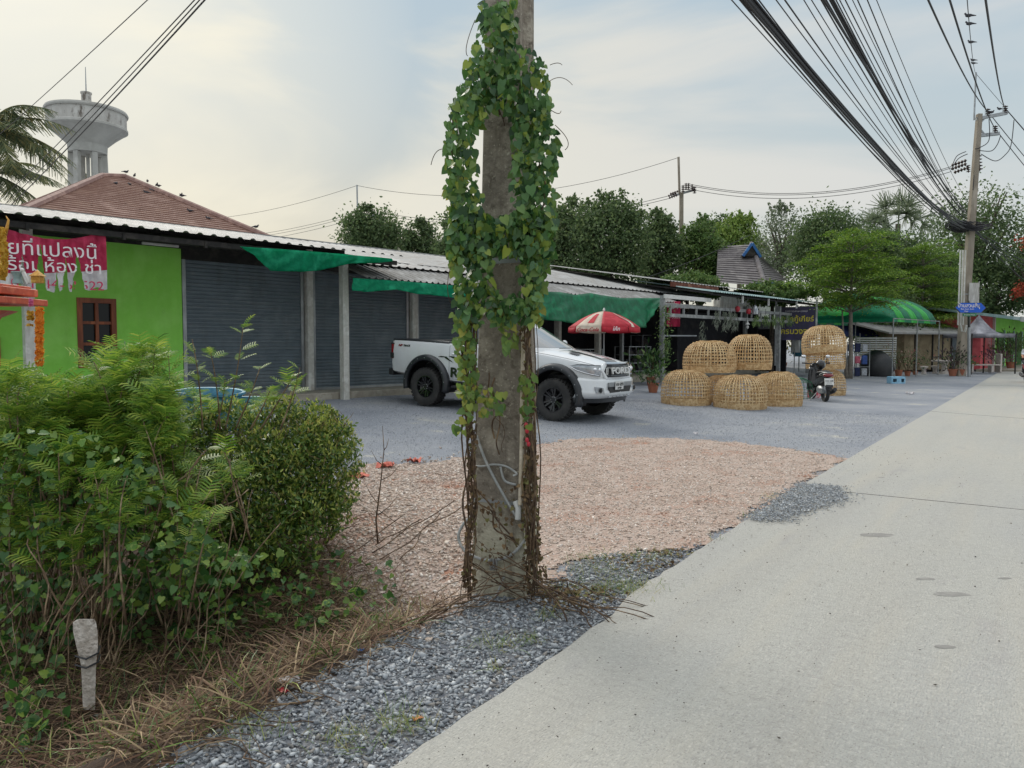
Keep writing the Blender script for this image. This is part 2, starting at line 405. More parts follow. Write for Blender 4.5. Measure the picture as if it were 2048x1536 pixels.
mb.grid(rows); road = mk('road', mb, MT['road'], kind='structure'); road.location = R0; road.rotation_euler = (0, 0, RZ)
mb = MB()
for (a, b) in (((1690, 984), (2048, 1022)), ((1868, 823), (2048, 838)), ((1958, 770), (2048, 773))):
    p, q = on(*a, 0), on(*b, 0); d = (q - p).normalized(); p = p - d * .15; q = q + d * 5
    for k in range(14): a_, b_ = p.lerp(q, k / 14), p.lerp(q, (k + 1) / 14); hh_ = lambda v: Vector((0, 0, (.012 * min(1, max(0, (rl(v).x - .5) / 1.7)) if rl(v).x < 2.2 else .012 * max(0, 1 - (rl(v).x - 2.2) / 4.3)) + .0005)); mb.bar(a_ + hh_(a_), b_ + hh_(b_), .012, .003)
for _ in range(1): pass
mk('road_joint', mb, mat('joint_tar', (.05, .048, .045), rough=.9), kind='structure')

# ---------------------------------------------------------------- stones
STV = np.array([(1, 0, 0), (-1, 0, 0), (0, .75, 0), (0, -.75, 0), (.2, .1, .5), (-.1, .1, -.5), (.6, .55, .15), (-.6, -.5, .2)])
STF = np.array([(0, 6, 4), (6, 2, 4), (2, 1, 4), (1, 7, 4), (7, 3, 4), (3, 0, 4), (6, 0, 5), (2, 6, 5), (1, 2, 5), (7, 1, 5), (3, 7, 5), (0, 3, 5)])
def stones(name, P, size, m, lift=.3, **tags):
    n = len(P); a = rng.uniform(0, 2 * np.pi, n)
    d = np.stack([np.cos(a), np.sin(a), rng.normal(0, .35, n)], 1); nn = np.stack([rng.normal(0, .45, n), rng.normal(0, .45, n), np.ones(n)], 1)
    Rm = basis(d, nn); Sz = size[:, None] * rng.uniform(.6, 1.2, (n, 3)) * np.array([1, .9, .8]); P = P.copy(); P[:, 2] += size * lift + .008
    V, Fc = inst(P, Rm, Sz, STV, STF)
    return fastmesh(name, V + rng.normal(0, 1, V.shape) * np.repeat(size, len(STV))[:, None] * .10, Fc, m, **tags)
def sample(poly, n, dens=None, soft=.05):
    p = np.array([(q[0], q[1]) for q in poly]); x0, y0 = p.min(0); x1, y1 = p.max(0); out = []
    tot = 0
    while tot < n:
        x = rng.uniform(x0 - .4, x1 + .4, n * 2); y = rng.uniform(y0 - .4, y1 + .4, n * 2)
        k = pip(x + rng.normal(0, soft, len(x)) * rng.exponential(1, len(x)), y + rng.normal(0, soft, len(x)) * rng.exponential(1, len(x)), p)
        if dens is not None: k &= rng.uniform(0, 1, len(x)) < dens(x, y)
        out.append(np.stack([x[k], y[k]], 1)); tot += k.sum()
    q = np.concatenate(out)[:n]; return np.concatenate([q, gz(q[:, 0], q[:, 1])[:, None]], 1)
mpink = mat('pink_stone', S(200, 184, 170), (S(176, 158, 144), S(212, 200, 188), S(190, 170, 154), S(168, 150, 138), S(226, 218, 210), S(190, 164, 146), S(202, 190, 178), S(154, 140, 130)), rough=.9, island=True, spots=[(S(164, 112, 86), .75, .59), (S(220, 208, 196), 1.6, .62)])
mgrey = mat('grey_stone', S(140, 145, 149), (S(116, 121, 127), S(166, 171, 175), S(132, 136, 141), S(152, 157, 161), S(198, 201, 202), S(104, 108, 114), S(148, 141, 132)), rough=.8, island=True)
mlot = mat('lot_stone', S(142, 146, 152), (S(120, 124, 132), S(166, 168, 172), S(146, 149, 155), S(204, 206, 206), S(132, 136, 142)), rough=.9, island=True)
P = sample(pink_poly, 52000, lambda x, y: np.clip(1.25 - (y - 5.) * .10, .25, 1), .11)
stones('pink_gravel', P, rng.uniform(.007, .0175, len(P)) * rng.choice([.7, 1, 1, 1.35], len(P)) * (1 + .45 * (P[:, 0] < -.3)), mpink, kind='stuff', label='loose pinkish crushed stone spread behind the pole', cat='gravel')
P = sample(sh_poly, 29000, lambda x, y: np.clip(1.35 - (y - 2.) * .2, .5, 1), .035)
stones('roadside_gravel', P, rng.uniform(.0045, .0145, len(P)) * rng.choice([.6, .8, 1, 1.3, 1.8], len(P)), mgrey, kind='stuff', label='blue grey stone chips heaped along the edge of the concrete road', cat='gravel')
sp_poly = [on(*q) for q in [(1500, 1042), (1573, 985), (1600, 968), (1680, 975), (1692, 1000), (1640, 1018), (1560, 1046)]]
P = sample(sp_poly, 5200); P[:, 2] = .004
stones('spilled_gravel', P, rng.uniform(.006, .017, len(P)), mgrey, kind='stuff', label='patch of dark grey chips spilled onto the edge of the concrete road', cat='gravel')
lot_poly = [(-3, 8), (2.6, 8.6), (4.6, 10.8), (9.5, 17.6), (6, 22), (-4, 19)]
P = sample(lot_poly, 42000); pk = np.array([(q.x, q.y) for q in pink_poly]); P = P[~pip(P[:, 0], P[:, 1], pk)]
st_ = (P[:, 0] - R0.x) * RN.x + (P[:, 1] - R0.y) * RN.y; P = P[st_ > .05]
stones('lot_gravel', P, rng.uniform(.004, .012, len(P)), mlot, kind='stuff', label='fine grey gravel covering the parking lot', cat='gravel')
# crumbs blown onto the road
n = 1900; s_ = rng.exponential(.8, n); t_ = rng.uniform(-9.2, 2, n); P = np.array([R0.x, R0.y]) + np.outer(-s_ - .02, (RN.x, RN.y)) + np.outer(t_, (RD.x, RD.y))
P = np.concatenate([P, np.full((n, 1), .005)], 1)
stones('road_grit', P, rng.uniform(.002, .0065, n) * rng.choice([.7, 1, 1.6], n, p=[.5, .4, .1]), mat('grit', S(96, 90, 82), (S(62, 58, 54), S(130, 122, 110)), rough=1, island=True), kind='stuff', label='dark crumbs of stone scattered on the concrete road', cat='grit')
def rdh(p): q = rl(p).x; return .012 * min(1, max(0, (q - .5) / 1.7)) if q < 2.2 else .012 * max(0, 1 - (q - 2.2) / 4.3)
mb = MB()
for (x, y, w_) in ((1752, 1071, .16), (1850, 1160, .07), (1900, 1191, .13), (1890, 1297, .06), (1762, 955, .05), (1640, 915, .04), (2010, 1160, .05)):
    p = on(x, y, .0); mb.add([p + Vector((w_ * math.cos(q) * random.uniform(.8, 1.1), w_ * .45 * math.sin(q) * random.uniform(.7, 1.1), rdh(p) + .0008)) for q in np.linspace(0, 2 * math.pi, 13)[:-1]], [tuple(range(12))])
mk('road_stain', mb, mat('stain', S(144, 142, 137), (S(132, 130, 126), S(152, 150, 145)), 9, .95), kind='structure')
# ================================================================ SHOP ROW
MT['green'] = mat('lime_wall', S(156, 230, 98), (S(146, 222, 88), S(164, 234, 110)), .9, .85, bump=.25, bscale=30, spots=[(S(116, 180, 76), 2.2, .64), (S(170, 214, 130), 6, .70)])
MT['shutter'] = mat('shutter_steel', S(106, 118, 126), (S(96, 108, 116), S(114, 124, 130)), 1.2, .5, .15, spots=[(S(120, 124, 126), 3.5, .66)])
MT['roof'] = mat('roof_sheet', S(160, 160, 158), (S(144, 144, 142), S(172, 172, 170)), .7, .6, .25, stretch=(1, 1, 1), spots=[(S(150, 146, 140), 2.5, .63)])
MT['awning'] = mat('awning_sheet', S(150, 150, 148), (S(126, 124, 120), S(172, 172, 170)), 1.2, .5, .4, spots=[(S(104, 92, 80), 3, .62)])
MT['post'] = mat('post_concrete', S(212, 211, 204), (S(196, 194, 186), S(222, 221, 215)), 4, .85, bump=.2, spots=[(S(150, 132, 110), 3, .67)])
MT['dark'] = mat('dark_timber', S(52, 50, 48), (S(38, 37, 36), S(66, 62, 58)), 3, .9)
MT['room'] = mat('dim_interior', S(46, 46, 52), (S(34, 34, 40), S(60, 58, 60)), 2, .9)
MT['wood'] = mat('window_wood', S(150, 78, 40), (S(120, 58, 28), S(168, 92, 50)), 5, .5, stretch=(1, 1, .15))
MT['net'] = mat('shade_net', S(34, 204, 158), (S(24, 180, 136), S(70, 220, 178)), 2.5, .75, trans=.75, bump=.3, bscale=14)
MT['tarp'] = mat('green_tarp', S(10, 122, 78), (S(8, 100, 64), S(20, 140, 92)), 2.2, .42, trans=.18, bump=.6, bscale=7)
MT['glass'] = mat('dark_glass', (.012, .014, .016), rough=.12, spec=.25)
MT['slab'] = mat('slab_concrete', S(172, 165, 150), (S(150, 143, 130), S(186, 180, 166)), 2, .9, bump=.3, bscale=40, spots=[(S(120, 108, 92), 2, .6)])
streak(MT['green'], (1.3, 1.3, .18), 1.7, .50, .78, S(110, 166, 70), .25); streak(MT['green'], (1, 1, 1), 1.1, .50, .75, S(176, 226, 128), .35)
streak(MT['shutter'], (.6, .6, 8), 2, .50, .72, S(132, 136, 136), .4); streak(MT['shutter'], (1.7, 1.7, .3), 2, .54, .74, S(74, 74, 74), .35)
streak(MT['post'], (5, 5, .4), 2, .52, .70, S(140, 118, 94), .5); streak(MT['roof'], (3, .3, 1), 1.4, .50, .72, S(120, 108, 96), .5)
row = T('shop_row', 'long low building of lime wall, grey roller shutters and sheet roof behind the white pickup', 'building', B(-9, 0, 0))
def kid(name, mb, m, **k):
    o = mk(name, mb, m, row, **k); o.location = -row.location; return o
def bbox(mb, u0, u1, o0, o1, z0, z1):
    return mb.box(B((u0 + u1) / 2, (o0 + o1) / 2, (z0 + z1) / 2), (u1 - u0, o1 - o0, z1 - z0), BU, BV, Vector((0, 0, 1)))
# green bay, with a real opening for the window
WU0, WU1, WZ0, WZ1 = -4.27, -3.52, 1.15, 2.56
mb = MB()
bbox(mb, -9, WU0, -.14, 0, .3, 4.06); bbox(mb, WU1, -2.13, -.14, 0, .3, 4.06); bbox(mb, WU0, WU1, -.14, 0, .3, WZ0); bbox(mb, WU0, WU1, -.14, 0, WZ1, 4.06)
bbox(mb, -2.19, -2.13, -5, -.141, .3, 4.06)
kid('wall', mb, MT['green'])
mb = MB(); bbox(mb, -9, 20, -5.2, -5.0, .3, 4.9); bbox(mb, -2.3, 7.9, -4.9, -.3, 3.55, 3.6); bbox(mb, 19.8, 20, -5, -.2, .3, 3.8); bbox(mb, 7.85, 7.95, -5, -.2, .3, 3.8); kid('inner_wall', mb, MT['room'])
wi = T('window', None, None); wi.parent = row
def wk(name, mb, m, par, **k): o = mk(name, mb, m, par, **k); return o
bpy.data.objects.remove(wi)
mb = MB()
bbox(mb, WU0, WU0 + .1, -.1, .02, WZ0, WZ1); bbox(mb, WU1 - .1, WU1, -.1, .02, WZ0, WZ1); bbox(mb, WU0 + .1, WU1 - .1, -.1, .018, WZ1 - .1, WZ1); bbox(mb, WU0 + .1, WU1 - .1, -.1, .018, WZ0, WZ0 + .08)
bbox(mb, (WU0 + WU1) / 2 - .03, (WU0 + WU1) / 2 + .03, -.08, .008, WZ0 + .08, WZ1 - .1)
for z in (1.6, 2.03): bbox(mb, WU0 + .1, WU1 - .1, -.08, .004, z, z + .06)
win = kid('window', mb, MT['wood'])
mb = MB(); bbox(mb, WU0 + .1, WU1 - .1, -.06, -.05, WZ0, WZ1); mk('pane', mb, MT['glass'], win)
# slab
mb = MB(); bbox(mb, -9, 16.4, -5.2, 1.12, .0, WALLZ); bbox(mb, 16.4, 28, -5.2, .3, 0, .40); kid('floor_slab', mb, MT['slab'], bevel=.02)
# shutters
def shutter(u0, u1, z1=3.55):
    rows = []; z = WALLZ + .004
    while z < z1:
        for dz, o in ((0, 0), (.02, .012), (.055, .012), (.075, 0)):
            rows.append([B(u0, .0 - .05 + o, z + dz), B(u1, -.05 + o, z + dz)])
        z += .085
    mb = MB(); mb.grid(rows); s = kid('roller_shutter', mb, MT['shutter'])
    g = MB()
    for u in (u0, u1): bbox(g, u - .04, u + .04, -.09, -.01, WALLZ, z1)
    bbox(g, u0, u1, -.06, -.02, WALLZ, WALLZ + .06); mk('guide_rail', g, MT['steel'], s)
    h = MB(); bbox(h, u0 - .05, u1 + .05, -.35, .05, z1 - .05, z1 + .35); mk('shutter_box', h, MT['dark'], s)
for u0, u1 in ((-2.07, .93), (1.27, 4.36), (4.74, 7.75)): shutter(u0, u1)
for u, w_ in ((1.1, .17), (4.55, .2), (7.95, .2), (11.2, .16), (13.6, .16)):
    mb = MB(); bbox(mb, u - w_ / 2, u + w_ / 2, -.12, .10, WALLZ, 3.72 if u > 2 else 4.0); kid('post', mb, MT['post'], bevel=.015)
for (u, o) in ((1.25, 1.28), (-5.5, 1.3)):
    mb = MB(); mb.box(B(u, o, 1.9), (.17, .17, 3.7), BU, BV, Vector((0, 0, 1))); kid('post', mb, MT['post'], bevel=.012)
# roofs
def corr(mb, u0, u1, prof, pitch=.19, h=.028, th=.0):
    n = int((u1 - u0) / pitch); us = []
    for i in range(n + 1):
        for a, e in ((0, 0), (.16, 1), (.34, 1), (.5, 0)): us.append((u0 + (i + a) * pitch, e))
    rows = []
    for (o, z) in prof: rows.append([B(u, o, z + e * h) for u, e in us])
    mb.grid(rows); return mb
mb = MB(); corr(mb, -9, 2.3, [(-5, 4.98), (-1.5, 4.38), (2.2, 3.76)], .28, .035); kid('roof', mb, MT['roof'])
mb = MB(); corr(mb, 2.35, 16.3, [(-5, 4.98), (-2, 4.32), (.95, 3.66)], .28, .03); kid('roof', mb, MT['roof'])
mb = MB(); corr(mb, 16.35, 20.2, [(-5, 4.98), (-2, 4.32), (.95, 3.66)], .28, .03); kid('roof', mb, MT['roof'])
mb = MB(); corr(mb, 1.3, 15.8, [(.9, 3.60), (2.15, 3.18)], .2, .035); kid('awning', mb, MT['awning'])
mb = MB(); bbox(mb, -9, 20.2, -5.3, -4.9, 4.95, 5.02); kid('ridge_cap', mb, MT['roof'])
mb = MB()
for o, z in ((2.05, 3.66), (1.3, 3.74), (.05, 3.96), (-2.4, 4.42)): bbox(mb, -9, 2.25, o - .03, o + .03, z - .10, z)
for u in np.arange(-8.8, 2.3, 1.55): mb.bar(B(u, 2.1, 3.58), B(u, -4.9, 4.78), .05, .12)
for o, z in ((.8, 3.62), (-2.4, 4.32)): bbox(mb, 2.35, 20, o - .03, o + .03, z - .10, z)
for u in np.arange(2.6, 20.3, 1.9): mb.bar(B(u, .9, 3.55), B(u, -4.9, 4.8), .05, .12)
bbox(mb, -9, 7.9, -.16, .06, 3.72, 3.84); bbox(mb, -9, 2.2, -.16, .03, 3.84, 4.08)
kid('roof_beam', mb, MT['dark'])
mb = MB(); bbox(mb, 1.3, 15.8, 2.02, 2.07, 3.06, 3.13)
for u in np.arange(1.6, 15.9, 2.2): mb.bar(B(u, .0, 3.5), B(u, 2.1, 3.10), .04, .05)
kid('awning_frame', mb, MT['steel'])
mb = MB(); bbox(mb, 8.2, 16.3, 2.25, 2.28, 2.98, 3.14); kid('fascia_board', mb, mat('fascia', S(200, 200, 192), (S(176, 176, 168), S(210, 210, 204)), 2, .8))
mb = MB(); a, b = buz(284, 486, 1.0), buz(357, 493, 1.0); mb.bar(B(a[0], 1.0, a[1]), B(b[0], 1.0, b[1]), .05, .05); kid('lamp_tube', mb, MT['white'], bevel=.01)
# spirit-house side door arch at the far left of the wall
mb = MB(); bbox(mb, -5.85, -5.62, .0, .05, .4, 1.75); kid('door_post', mb, MT['red'])

# nets and tarp
def cloth(name, top, bot, off_t, off_b, m, nseg=40, rows_=7, wob=.04, **tags):
    def interp(P, t):
        d = [0]
        for i in range(1, len(P)): d.append(d[-1] + math.dist(P[i], P[i - 1]))
        s = t * d[-1]
        for i in range(1, len(P)):
            if s <= d[i] + 1e-9:
                k = (s - d[i - 1]) / (d[i] - d[i - 1] + 1e-9); return (P[i - 1][0] + (P[i][0] - P[i - 1][0]) * k, P[i - 1][1] + (P[i][1] - P[i - 1][1]) * k)
        return P[-1]
    rows = []
    for j in range(rows_ + 1):
        v = j / rows_; r = []
        for i in range(nseg + 1):
            t = i / nseg; a = interp(top, t); b = interp(bot, t)
            ua, za = buz(*a, off_t); ub, zb = buz(*b, off_b)
            o = off_t + (off_b - off_t) * v + wob * v * (math.sin(i * .33) + .6 * math.sin(i * .71 + 2 * v * 3) + .35 * math.sin(i * 1.7 - v * 5)) + .2 * wob * math.sin(j * 1.3 + i * .5)
            r.append(B(ua + (ub - ua) * v, o, za + (zb - za) * v - .03 * math.sin(math.pi * v) * abs(math.sin(i * .27))))
        rows.append(r)
    mb = MB(); mb.grid(rows); return mk(name, mb, m, smooth=180, solid=.006, **tags)
cloth('shade_net', [(480, 493), (560, 498), (650, 505), (784, 517)], [(492, 500), (541, 541), (600, 544), (640, 541), (700, 527), (760, 525), (784, 523)], 2.32, 2.28, MT['net'], 60, 8, .05,
      label='teal shade net sagging from the eave above the first roller shutter', cat='shade net', group='green shade cloths hung along the eaves')
cloth('shade_net', [(706, 556), (800, 562), (930, 573)], [(704, 581), (730, 584), (790, 579), (840, 588), (900, 594), (930, 598)], 2.16, 2.3, MT['net'], 60, 6, .05,
      label='teal shade net fixed along the lower corrugated awning left of the vine pole', cat='shade net', group='green shade cloths hung along the eaves')
cloth('tarpaulin', [(1040, 582), (1120, 584), (1150, 590), (1180, 586), (1240, 596), (1322, 596)], [(1040, 636), (1100, 640), (1160, 649), (1230, 652), (1290, 656), (1296, 650), (1318, 610)], 2.32, 2.5, MT['tarp'], 80, 12, .07,
      label='dark green tarpaulin hanging above the red and white parasol', cat='tarpaulin', group='green shade cloths hung along the eaves')

# ---------------------------------------------------------------- torn banner
MT['bred'] = mat('banner_red', S(200, 44, 88), (S(176, 36, 74), S(214, 64, 104)), 3, .7, trans=.15, spots=[(S(150, 30, 60), 4, .64)])
MT['bwhite'] = mat('banner_white', S(226, 222, 222), (S(200, 196, 200), S(232, 230, 228)), 3, .7, trans=.15)
MT['lett'] = mat('lettering_white', S(232, 226, 226), rough=.7)
MT['lettr'] = mat('lettering_red', S(190, 50, 90), rough=.7)
OB = 2.0
bu0, bu1 = bU(-8, 520, OB), bU(212, 520, OB); ztop = bZ(110, 470, OB)
def zz(py, px=110): return bZ(px, py, OB)
tears = []   # (apex px, apex py, left base px, right base px, base py)
for ax, ay, l, r, by in ((46, 506, 30, 60, 606), (81, 486, 66, 97, 606), (112, 540, 106, 119, 606), (131, 510, 123, 139, 590), (154, 498, 143, 175, 608)):
    tears.append(((bU(ax, ay, OB), zz(ay, ax)), (bU(l, by, OB), zz(by, l)), (bU(r, by, OB), zz(by, r))))
def inT(u, z):
    for a, b, c in tears:
        if z < a[1]:
            k = (a[1] - z) / (a[1] - b[1]); w_ = .005 * math.sin(z * 40)
            if a[0] + (b[0] - a[0]) * k + w_ < u < a[0] + (c[0] - a[0]) * k + w_: return True
    return False
def ban(name, z0f, z1f, m, par=None, **t):
    mb = MB(); nu, nz_ = 210, 60; rows = []; us = np.linspace(bu0, bu1, nu + 1)
    for j in range(nz_ + 1):
        v = j / nz_; r = []
        for u in us:
            k = (u - bu0) / (bu1 - bu0); z = z0f(k) + (z1f(k) - z0f(k)) * v
            r.append(B(u, OB + .035 * math.sin(k * 26) * (1 - (z - 2.5) * .5) + .02 * math.sin(k * 61 + z * 3), z))
        rows.append(r)
    mb.grid(rows); F_ = []
    for f in mb.f:
        c = sum((Vector(mb.v[i]) for i in f), Vector()) / 4; rel = c - BO
        if not inT(rel.dot(BU), c.z): F_.append(f)
    mb.f = F_; return mk(name, mb, m, par, smooth=180, **t)
top = lambda k: zz(456 + 20 * math.sin(math.pi * min(1, max(0, (k - .05)) / .95)) * 1.0 + 6 * k, 20 + 190 * k)
mid = lambda k: zz(548 - 8 * k * k, 20 + 190 * k)
bot = lambda k: zz(590 - 14 * k + 3 * math.sin(k * 40), 20 + 190 * k)
bn = ban('banner', mid, top, MT['bred'], label='torn red and white cloth banner hanging below the eave at the left', cat='banner')
ban('white_band', bot, mid, MT['bwhite'], bn)
def btext(s, pxc, pyc, hpx, m, sx=1):
    u, z = buz(pxc, pyc, OB + .06); c = B(u, OB + .075, z)
    o = text(s, px2m(hpx, c.y), m, c, BU + Vector((0, 0, .015)), (0, 0, 1), bn, sx=sx, thick=.003, bold=.0)
    b = bmesh.new(); b.from_mesh(o.data); bmesh.ops.triangulate(b, faces=b.faces); bmesh.ops.subdivide_edges(b, edges=[e for e in b.edges if e.calc_length() > .05], cuts=2)
    bmesh.ops.delete(b, geom=[f for f in b.faces if inT((f.calc_center_median() - BO).dot(BU), f.calc_center_median().z)], context='FACES'); b.to_mesh(o.data); b.free()
btext("ขายที่แปลงนี้", 86, 500, 38, MT['lett'], 1.06)
btext("พร้อมห้องเช่า", 98, 533, 34, MT['lett'], 1.1)
btext("081-44-65522", 118, 570, 26, MT['lettr'], 1.15)

# ================================================================ HIP ROOFED HOUSE BEHIND
MT['tile'] = mat('roof_tile', S(172, 142, 128), (S(156, 124, 112), S(184, 156, 144)), 1.5, .75, spots=[(S(112, 82, 74), 4, .62)])
hr = T('tiled_house', 'brown tiled hip roof rising behind the left end of the shop row', 'house', B(2, -11, 0))
A1 = B(bU(203, 354, -11), -11, bZ(203, 354, -11)); A2 = B(bU(252, 357, -11), -11, bZ(252, 357, -11))
uR, zE = buz(562, 486, -5); uL = bU(34, 452, -5)
zE = zE - .05
C1 = B(uL, -5, zE); C2 = B(uR, -5, zE); C3 = B(uR, -17, zE); C4 = B(uL, -17, zE)
def tiles(a, b, c, d, n=26):
    """a-b lower edge, d-c upper edge; stepped courses"""
    mb = MB(); rows = []; nn = (b - a).cross(d - a).normalized()
    if nn.z < 0: nn = -nn
    for i in range(n):
        for k, h in ((i / n, .05), ((i + 1) / n, 0)):
            rows.append([a.lerp(d, k) + nn * h, b.lerp(c, k) + nn * h])
    mb.grid(rows); return mb
def hk(name, mb, m, **k): o = mk(name, mb, m, hr, **k); o.location = -hr.location; return o
for q in ((C1, C2, A2, A1), (C2, C3, A2, A2), (C3, C4, A1, A2), (C4, C1, A1, A1)): hk('roof_slope', tiles(*q), MT['tile'])
mb = MB()
for p, q in ((A1, A2), (A1, C1), (A2, C2), (A1, C4), (A2, C3)): mb.cyl(p + Vector((0, 0, .03)), q + Vector((0, 0, .05)), .11, n=8)
hk('ridge_tile', mb, mat('ridge', S(150, 118, 108), (S(130, 100, 92), S(166, 134, 122)), 3, .75))
mb = MB(); bbox(mb, uL + .7, uR - .7, -16.3, -5.7, 0, zE); hk('wall', mb, MT['post'])

# pigeons perched on it
MT['pig'] = mat('pigeon_grey', S(70, 70, 76), (S(48, 48, 54), S(96, 94, 98)), 14, .8)
def pigeon(p, rz, sc=1.0, label='', name='pigeon', group='pigeons on the tiled roof', cat='bird'):
    mb = MB(); mb.ball((0, 0, .10), (.13, .062, .062), 10, 7); mb.ball((.12, 0, .175), (.036, .032, .036), 8, 6)
    mb.tube([(.07, 0, .12), (.115, 0, .165)], [.045, .03], 8); mb.tube([(-.08, 0, .10), (-.25, 0, .075)], [.04, .012], 6); mb.tube([(.15, 0, .175), (.175, 0, .168)], [.01, .002], 5)
    mb.tube([(.01, .02, .05), (.01, .02, 0)], .006, 4); mb.tube([(.01, -.02, .05), (.01, -.02, 0)], .006, 4)
    o = mk(name, mb, MT['pig'], smooth=180, label=label, cat=cat, group=group); o.location = p; o.rotation_euler = (0, 0, rz); o.scale = (sc,) * 3; return o
def onplane(px, py, a, b, c):
    n = (b - a).cross(c - a); d = ray(px, py); o = Vector((0, 0, EYE)); return o + d * ((a - o).dot(n) / d.dot(n))
pg = [(232, 372, 'F'), (259, 374, 'F'), (251, 360, 'E'), (271, 361, 'E'), (297, 371, 'E'), (303, 386, 'F'), (293, 390, 'F'), (315, 381, 'E'), (318, 386, 'E'), (362, 404, 'E'), (366, 402, 'E'), (380, 427, 'F'), (417, 442, 'F'), (515, 461, 'E')]
lab = {0: 'dark pigeon nearest the left hip of the tiled roof', 4: 'pigeon standing upright near the top of the right hip line', 13: 'lone pigeon at the lowest right end of the tiled roof'}
for i, (x, y, k) in enumerate(pg):
    p = onplane(x, y, C1, C2, A1) if k == 'F' else None
    if p is None:
        t = min(.98, max(.0, (x - 252) / (562 - 252))); p = A2.lerp(C2, t); d = ray(x, y)
        t = bU(x, y, -11); best = min((abs((A2.lerp(C2, q) - Vector((0, 0, EYE))).normalized().dot(d.normalized()) - 1), q) for q in np.linspace(0, 1, 400)); p = A2.lerp(C2, best[1]) + Vector((0, 0, .14))
    pigeon(p + Vector((0, 0, .03)), random.uniform(0, 6), .62, lab.get(i, ['', 'second', 'third', 'fourth', 'fifth', 'sixth', 'seventh', 'eighth', 'ninth', 'tenth', 'eleventh', 'twelfth', 'thirteenth', 'last'][i] + ' pigeon from the left ' + ('on the face of the brown tiled roof' if k == 'F' else 'on the hip line of the brown tiled roof')))

# ================================================================ WATER TOWER
Yt = 73.; cx = at(174, 250, Yt); mpp = Yt / F * math.cos(math.atan((1024 - 174) / F))
def zt(py): return at(174, py, Yt).z
MT['tower'] = mat('tower_concrete', S(188, 186, 180), (S(170, 168, 162), S(200, 198, 192)), .35, .85, stretch=(1, 1, 1), spots=[(S(150, 146, 138), .5, .6)])
MT['towers'] = mat('tower_stained', S(196, 194, 188), (S(180, 176, 170), S(206, 204, 198)), .5, .85, spots=[(S(110, 102, 94), 1.1, .54), (S(84, 78, 74), 2.4, .60)], stretch=(1, 1, .45))
wt = T('water_tower', 'champagne glass shaped concrete water tower beyond the tiled roof', 'water tower', (cx.x, cx.y, 0))
k_ = mpp * .985
mb = MB(); mb.lathe([(r * k_, zt(y)) for r, y in ((2, 240), (82, 252.5), (82, 227)) ], n=48)
mk('tank_wall', MB().lathe([(82 * k_, zt(258)), (82 * k_, zt(228))], n=48), MT['towers'], wt, smooth=40)
mb = MB().lathe([(85 * k_, zt(229)), (86 * k_, zt(226)), (84 * k_, zt(222)), (50 * k_, zt(214)), (14 * k_, zt(209)), (12 * k_, zt(206))], n=48)
mk('tank_roof', mb, MT['tower'], wt, smooth=40)
mb = MB().lathe([(40 * k_, zt(308)), (41 * k_, zt(292)), (43 * k_, zt(290)), (60 * k_, zt(276)), (80 * k_, zt(262)), (84.5 * k_, zt(260)), (84.5 * k_, zt(256)), (82 * k_, zt(254))], n=48)
mk('tank_cone', mb, MT['tower'], wt, smooth=30)
mb = MB().lathe([(10.5 * k_, zt(214)), (10.5 * k_, zt(189)), (12 * k_, zt(188)), (12 * k_, zt(185)), (2 * k_, zt(184))], n=20); hat = mk('vent_turret', mb, MT['towers'], wt, smooth=40)
mb = MB()
for a in (.5, 1.7, 4.0, 5.2, 2.9):
    p = Vector((math.cos(a), math.sin(a), 0)) * 10.6 * k_; mb.box(p + Vector((0, 0, zt(200))), (.25, .25, .3), Vector((math.cos(a), math.sin(a), 0)), Vector((-math.sin(a), math.cos(a), 0)))
mk('vent_hole', mb, MT['dark'], hat, kind='stuff') if False else None
mb = MB(); mb.cyl((0, 0, zt(188)), (0, 0, zt(134)), .06, .03, 6); mk('lightning_rod', mb, MT['steel'], wt)
for i in range(6):
    a = i * math.pi / 3 + .35; mb = MB(); c, s_ = math.cos(a), math.sin(a)
    top_ = Vector((c * 34 * k_, s_ * 34 * k_, zt(309))); bt = Vector((c * 46 * k_, s_ * 46 * k_, 0))
    mb.bar(top_, bt, .46, .46, up=(c, s_, 0)); mk('leg', mb, MT['tower'], wt)
mb = MB(); mb.cyl((0, 0, zt(308)), (0, 0, 0), .16, n=12); mk('riser_pipe', mb, MT['tower'], wt)
for z in (zt(380), zt(480)):
    mb = MB()
    P6 = [Vector((math.cos(i * math.pi / 3 + .35), math.sin(i * math.pi / 3 + .35), 0)) * 38 * k_ * (1.02 if z > 12 else 1.1) + Vector((0, 0, z)) for i in range(6)]
    for i in range(6): mb.bar(P6[i], P6[(i + 1) % 6], .3, .4)
    mk('cross_beam', mb, MT['tower'], wt)
# ================================================================ PICKUP TRUCK
MT['paint'] = mat('white_car_paint', (.72, .74, .75), (.69, .71, .72), 1.5, .28, coat=.8, spots=[(S(196, 190, 178), 2.4, .70)])
MT['gloss'] = mat('gloss_black', (.010, .010, .012), rough=.25, coat=.6)
MT['cglass'] = mat('car_glass', (.02, .024, .028), rough=.05, spec=.8, coat=.5)
MT['flare'] = mat('flare_black', (.016, .019, .022), (.024, .026, .03), 9, .38, coat=.2)
MT['chrome'] = mat('chrome', (.75, .76, .78), rough=.14, metal=1)
MT['lens'] = mat('lamp_lens', (.50, .52, .54), (.30, .32, .34), 8, .08, .3, coat=1)
MT['rlens'] = mat('tail_lens', (.22, .006, .01), rough=.12, coat=1)
MT['wind'] = mat('windscreen', (.10, .115, .125), rough=.06, spec=1, coat=1)
streak(MT['paint'], (1, 1, .5), 3, .52, .78, (.50, .47, .42), .30)
WB = 3.45; Rt = .435
hd = Vector((2.88, -2.0, 0)).normalized(); rt = Vector((hd.y, -hd.x, 0))
pf = Vector((.89, 15.8, 0)) - rt * .86
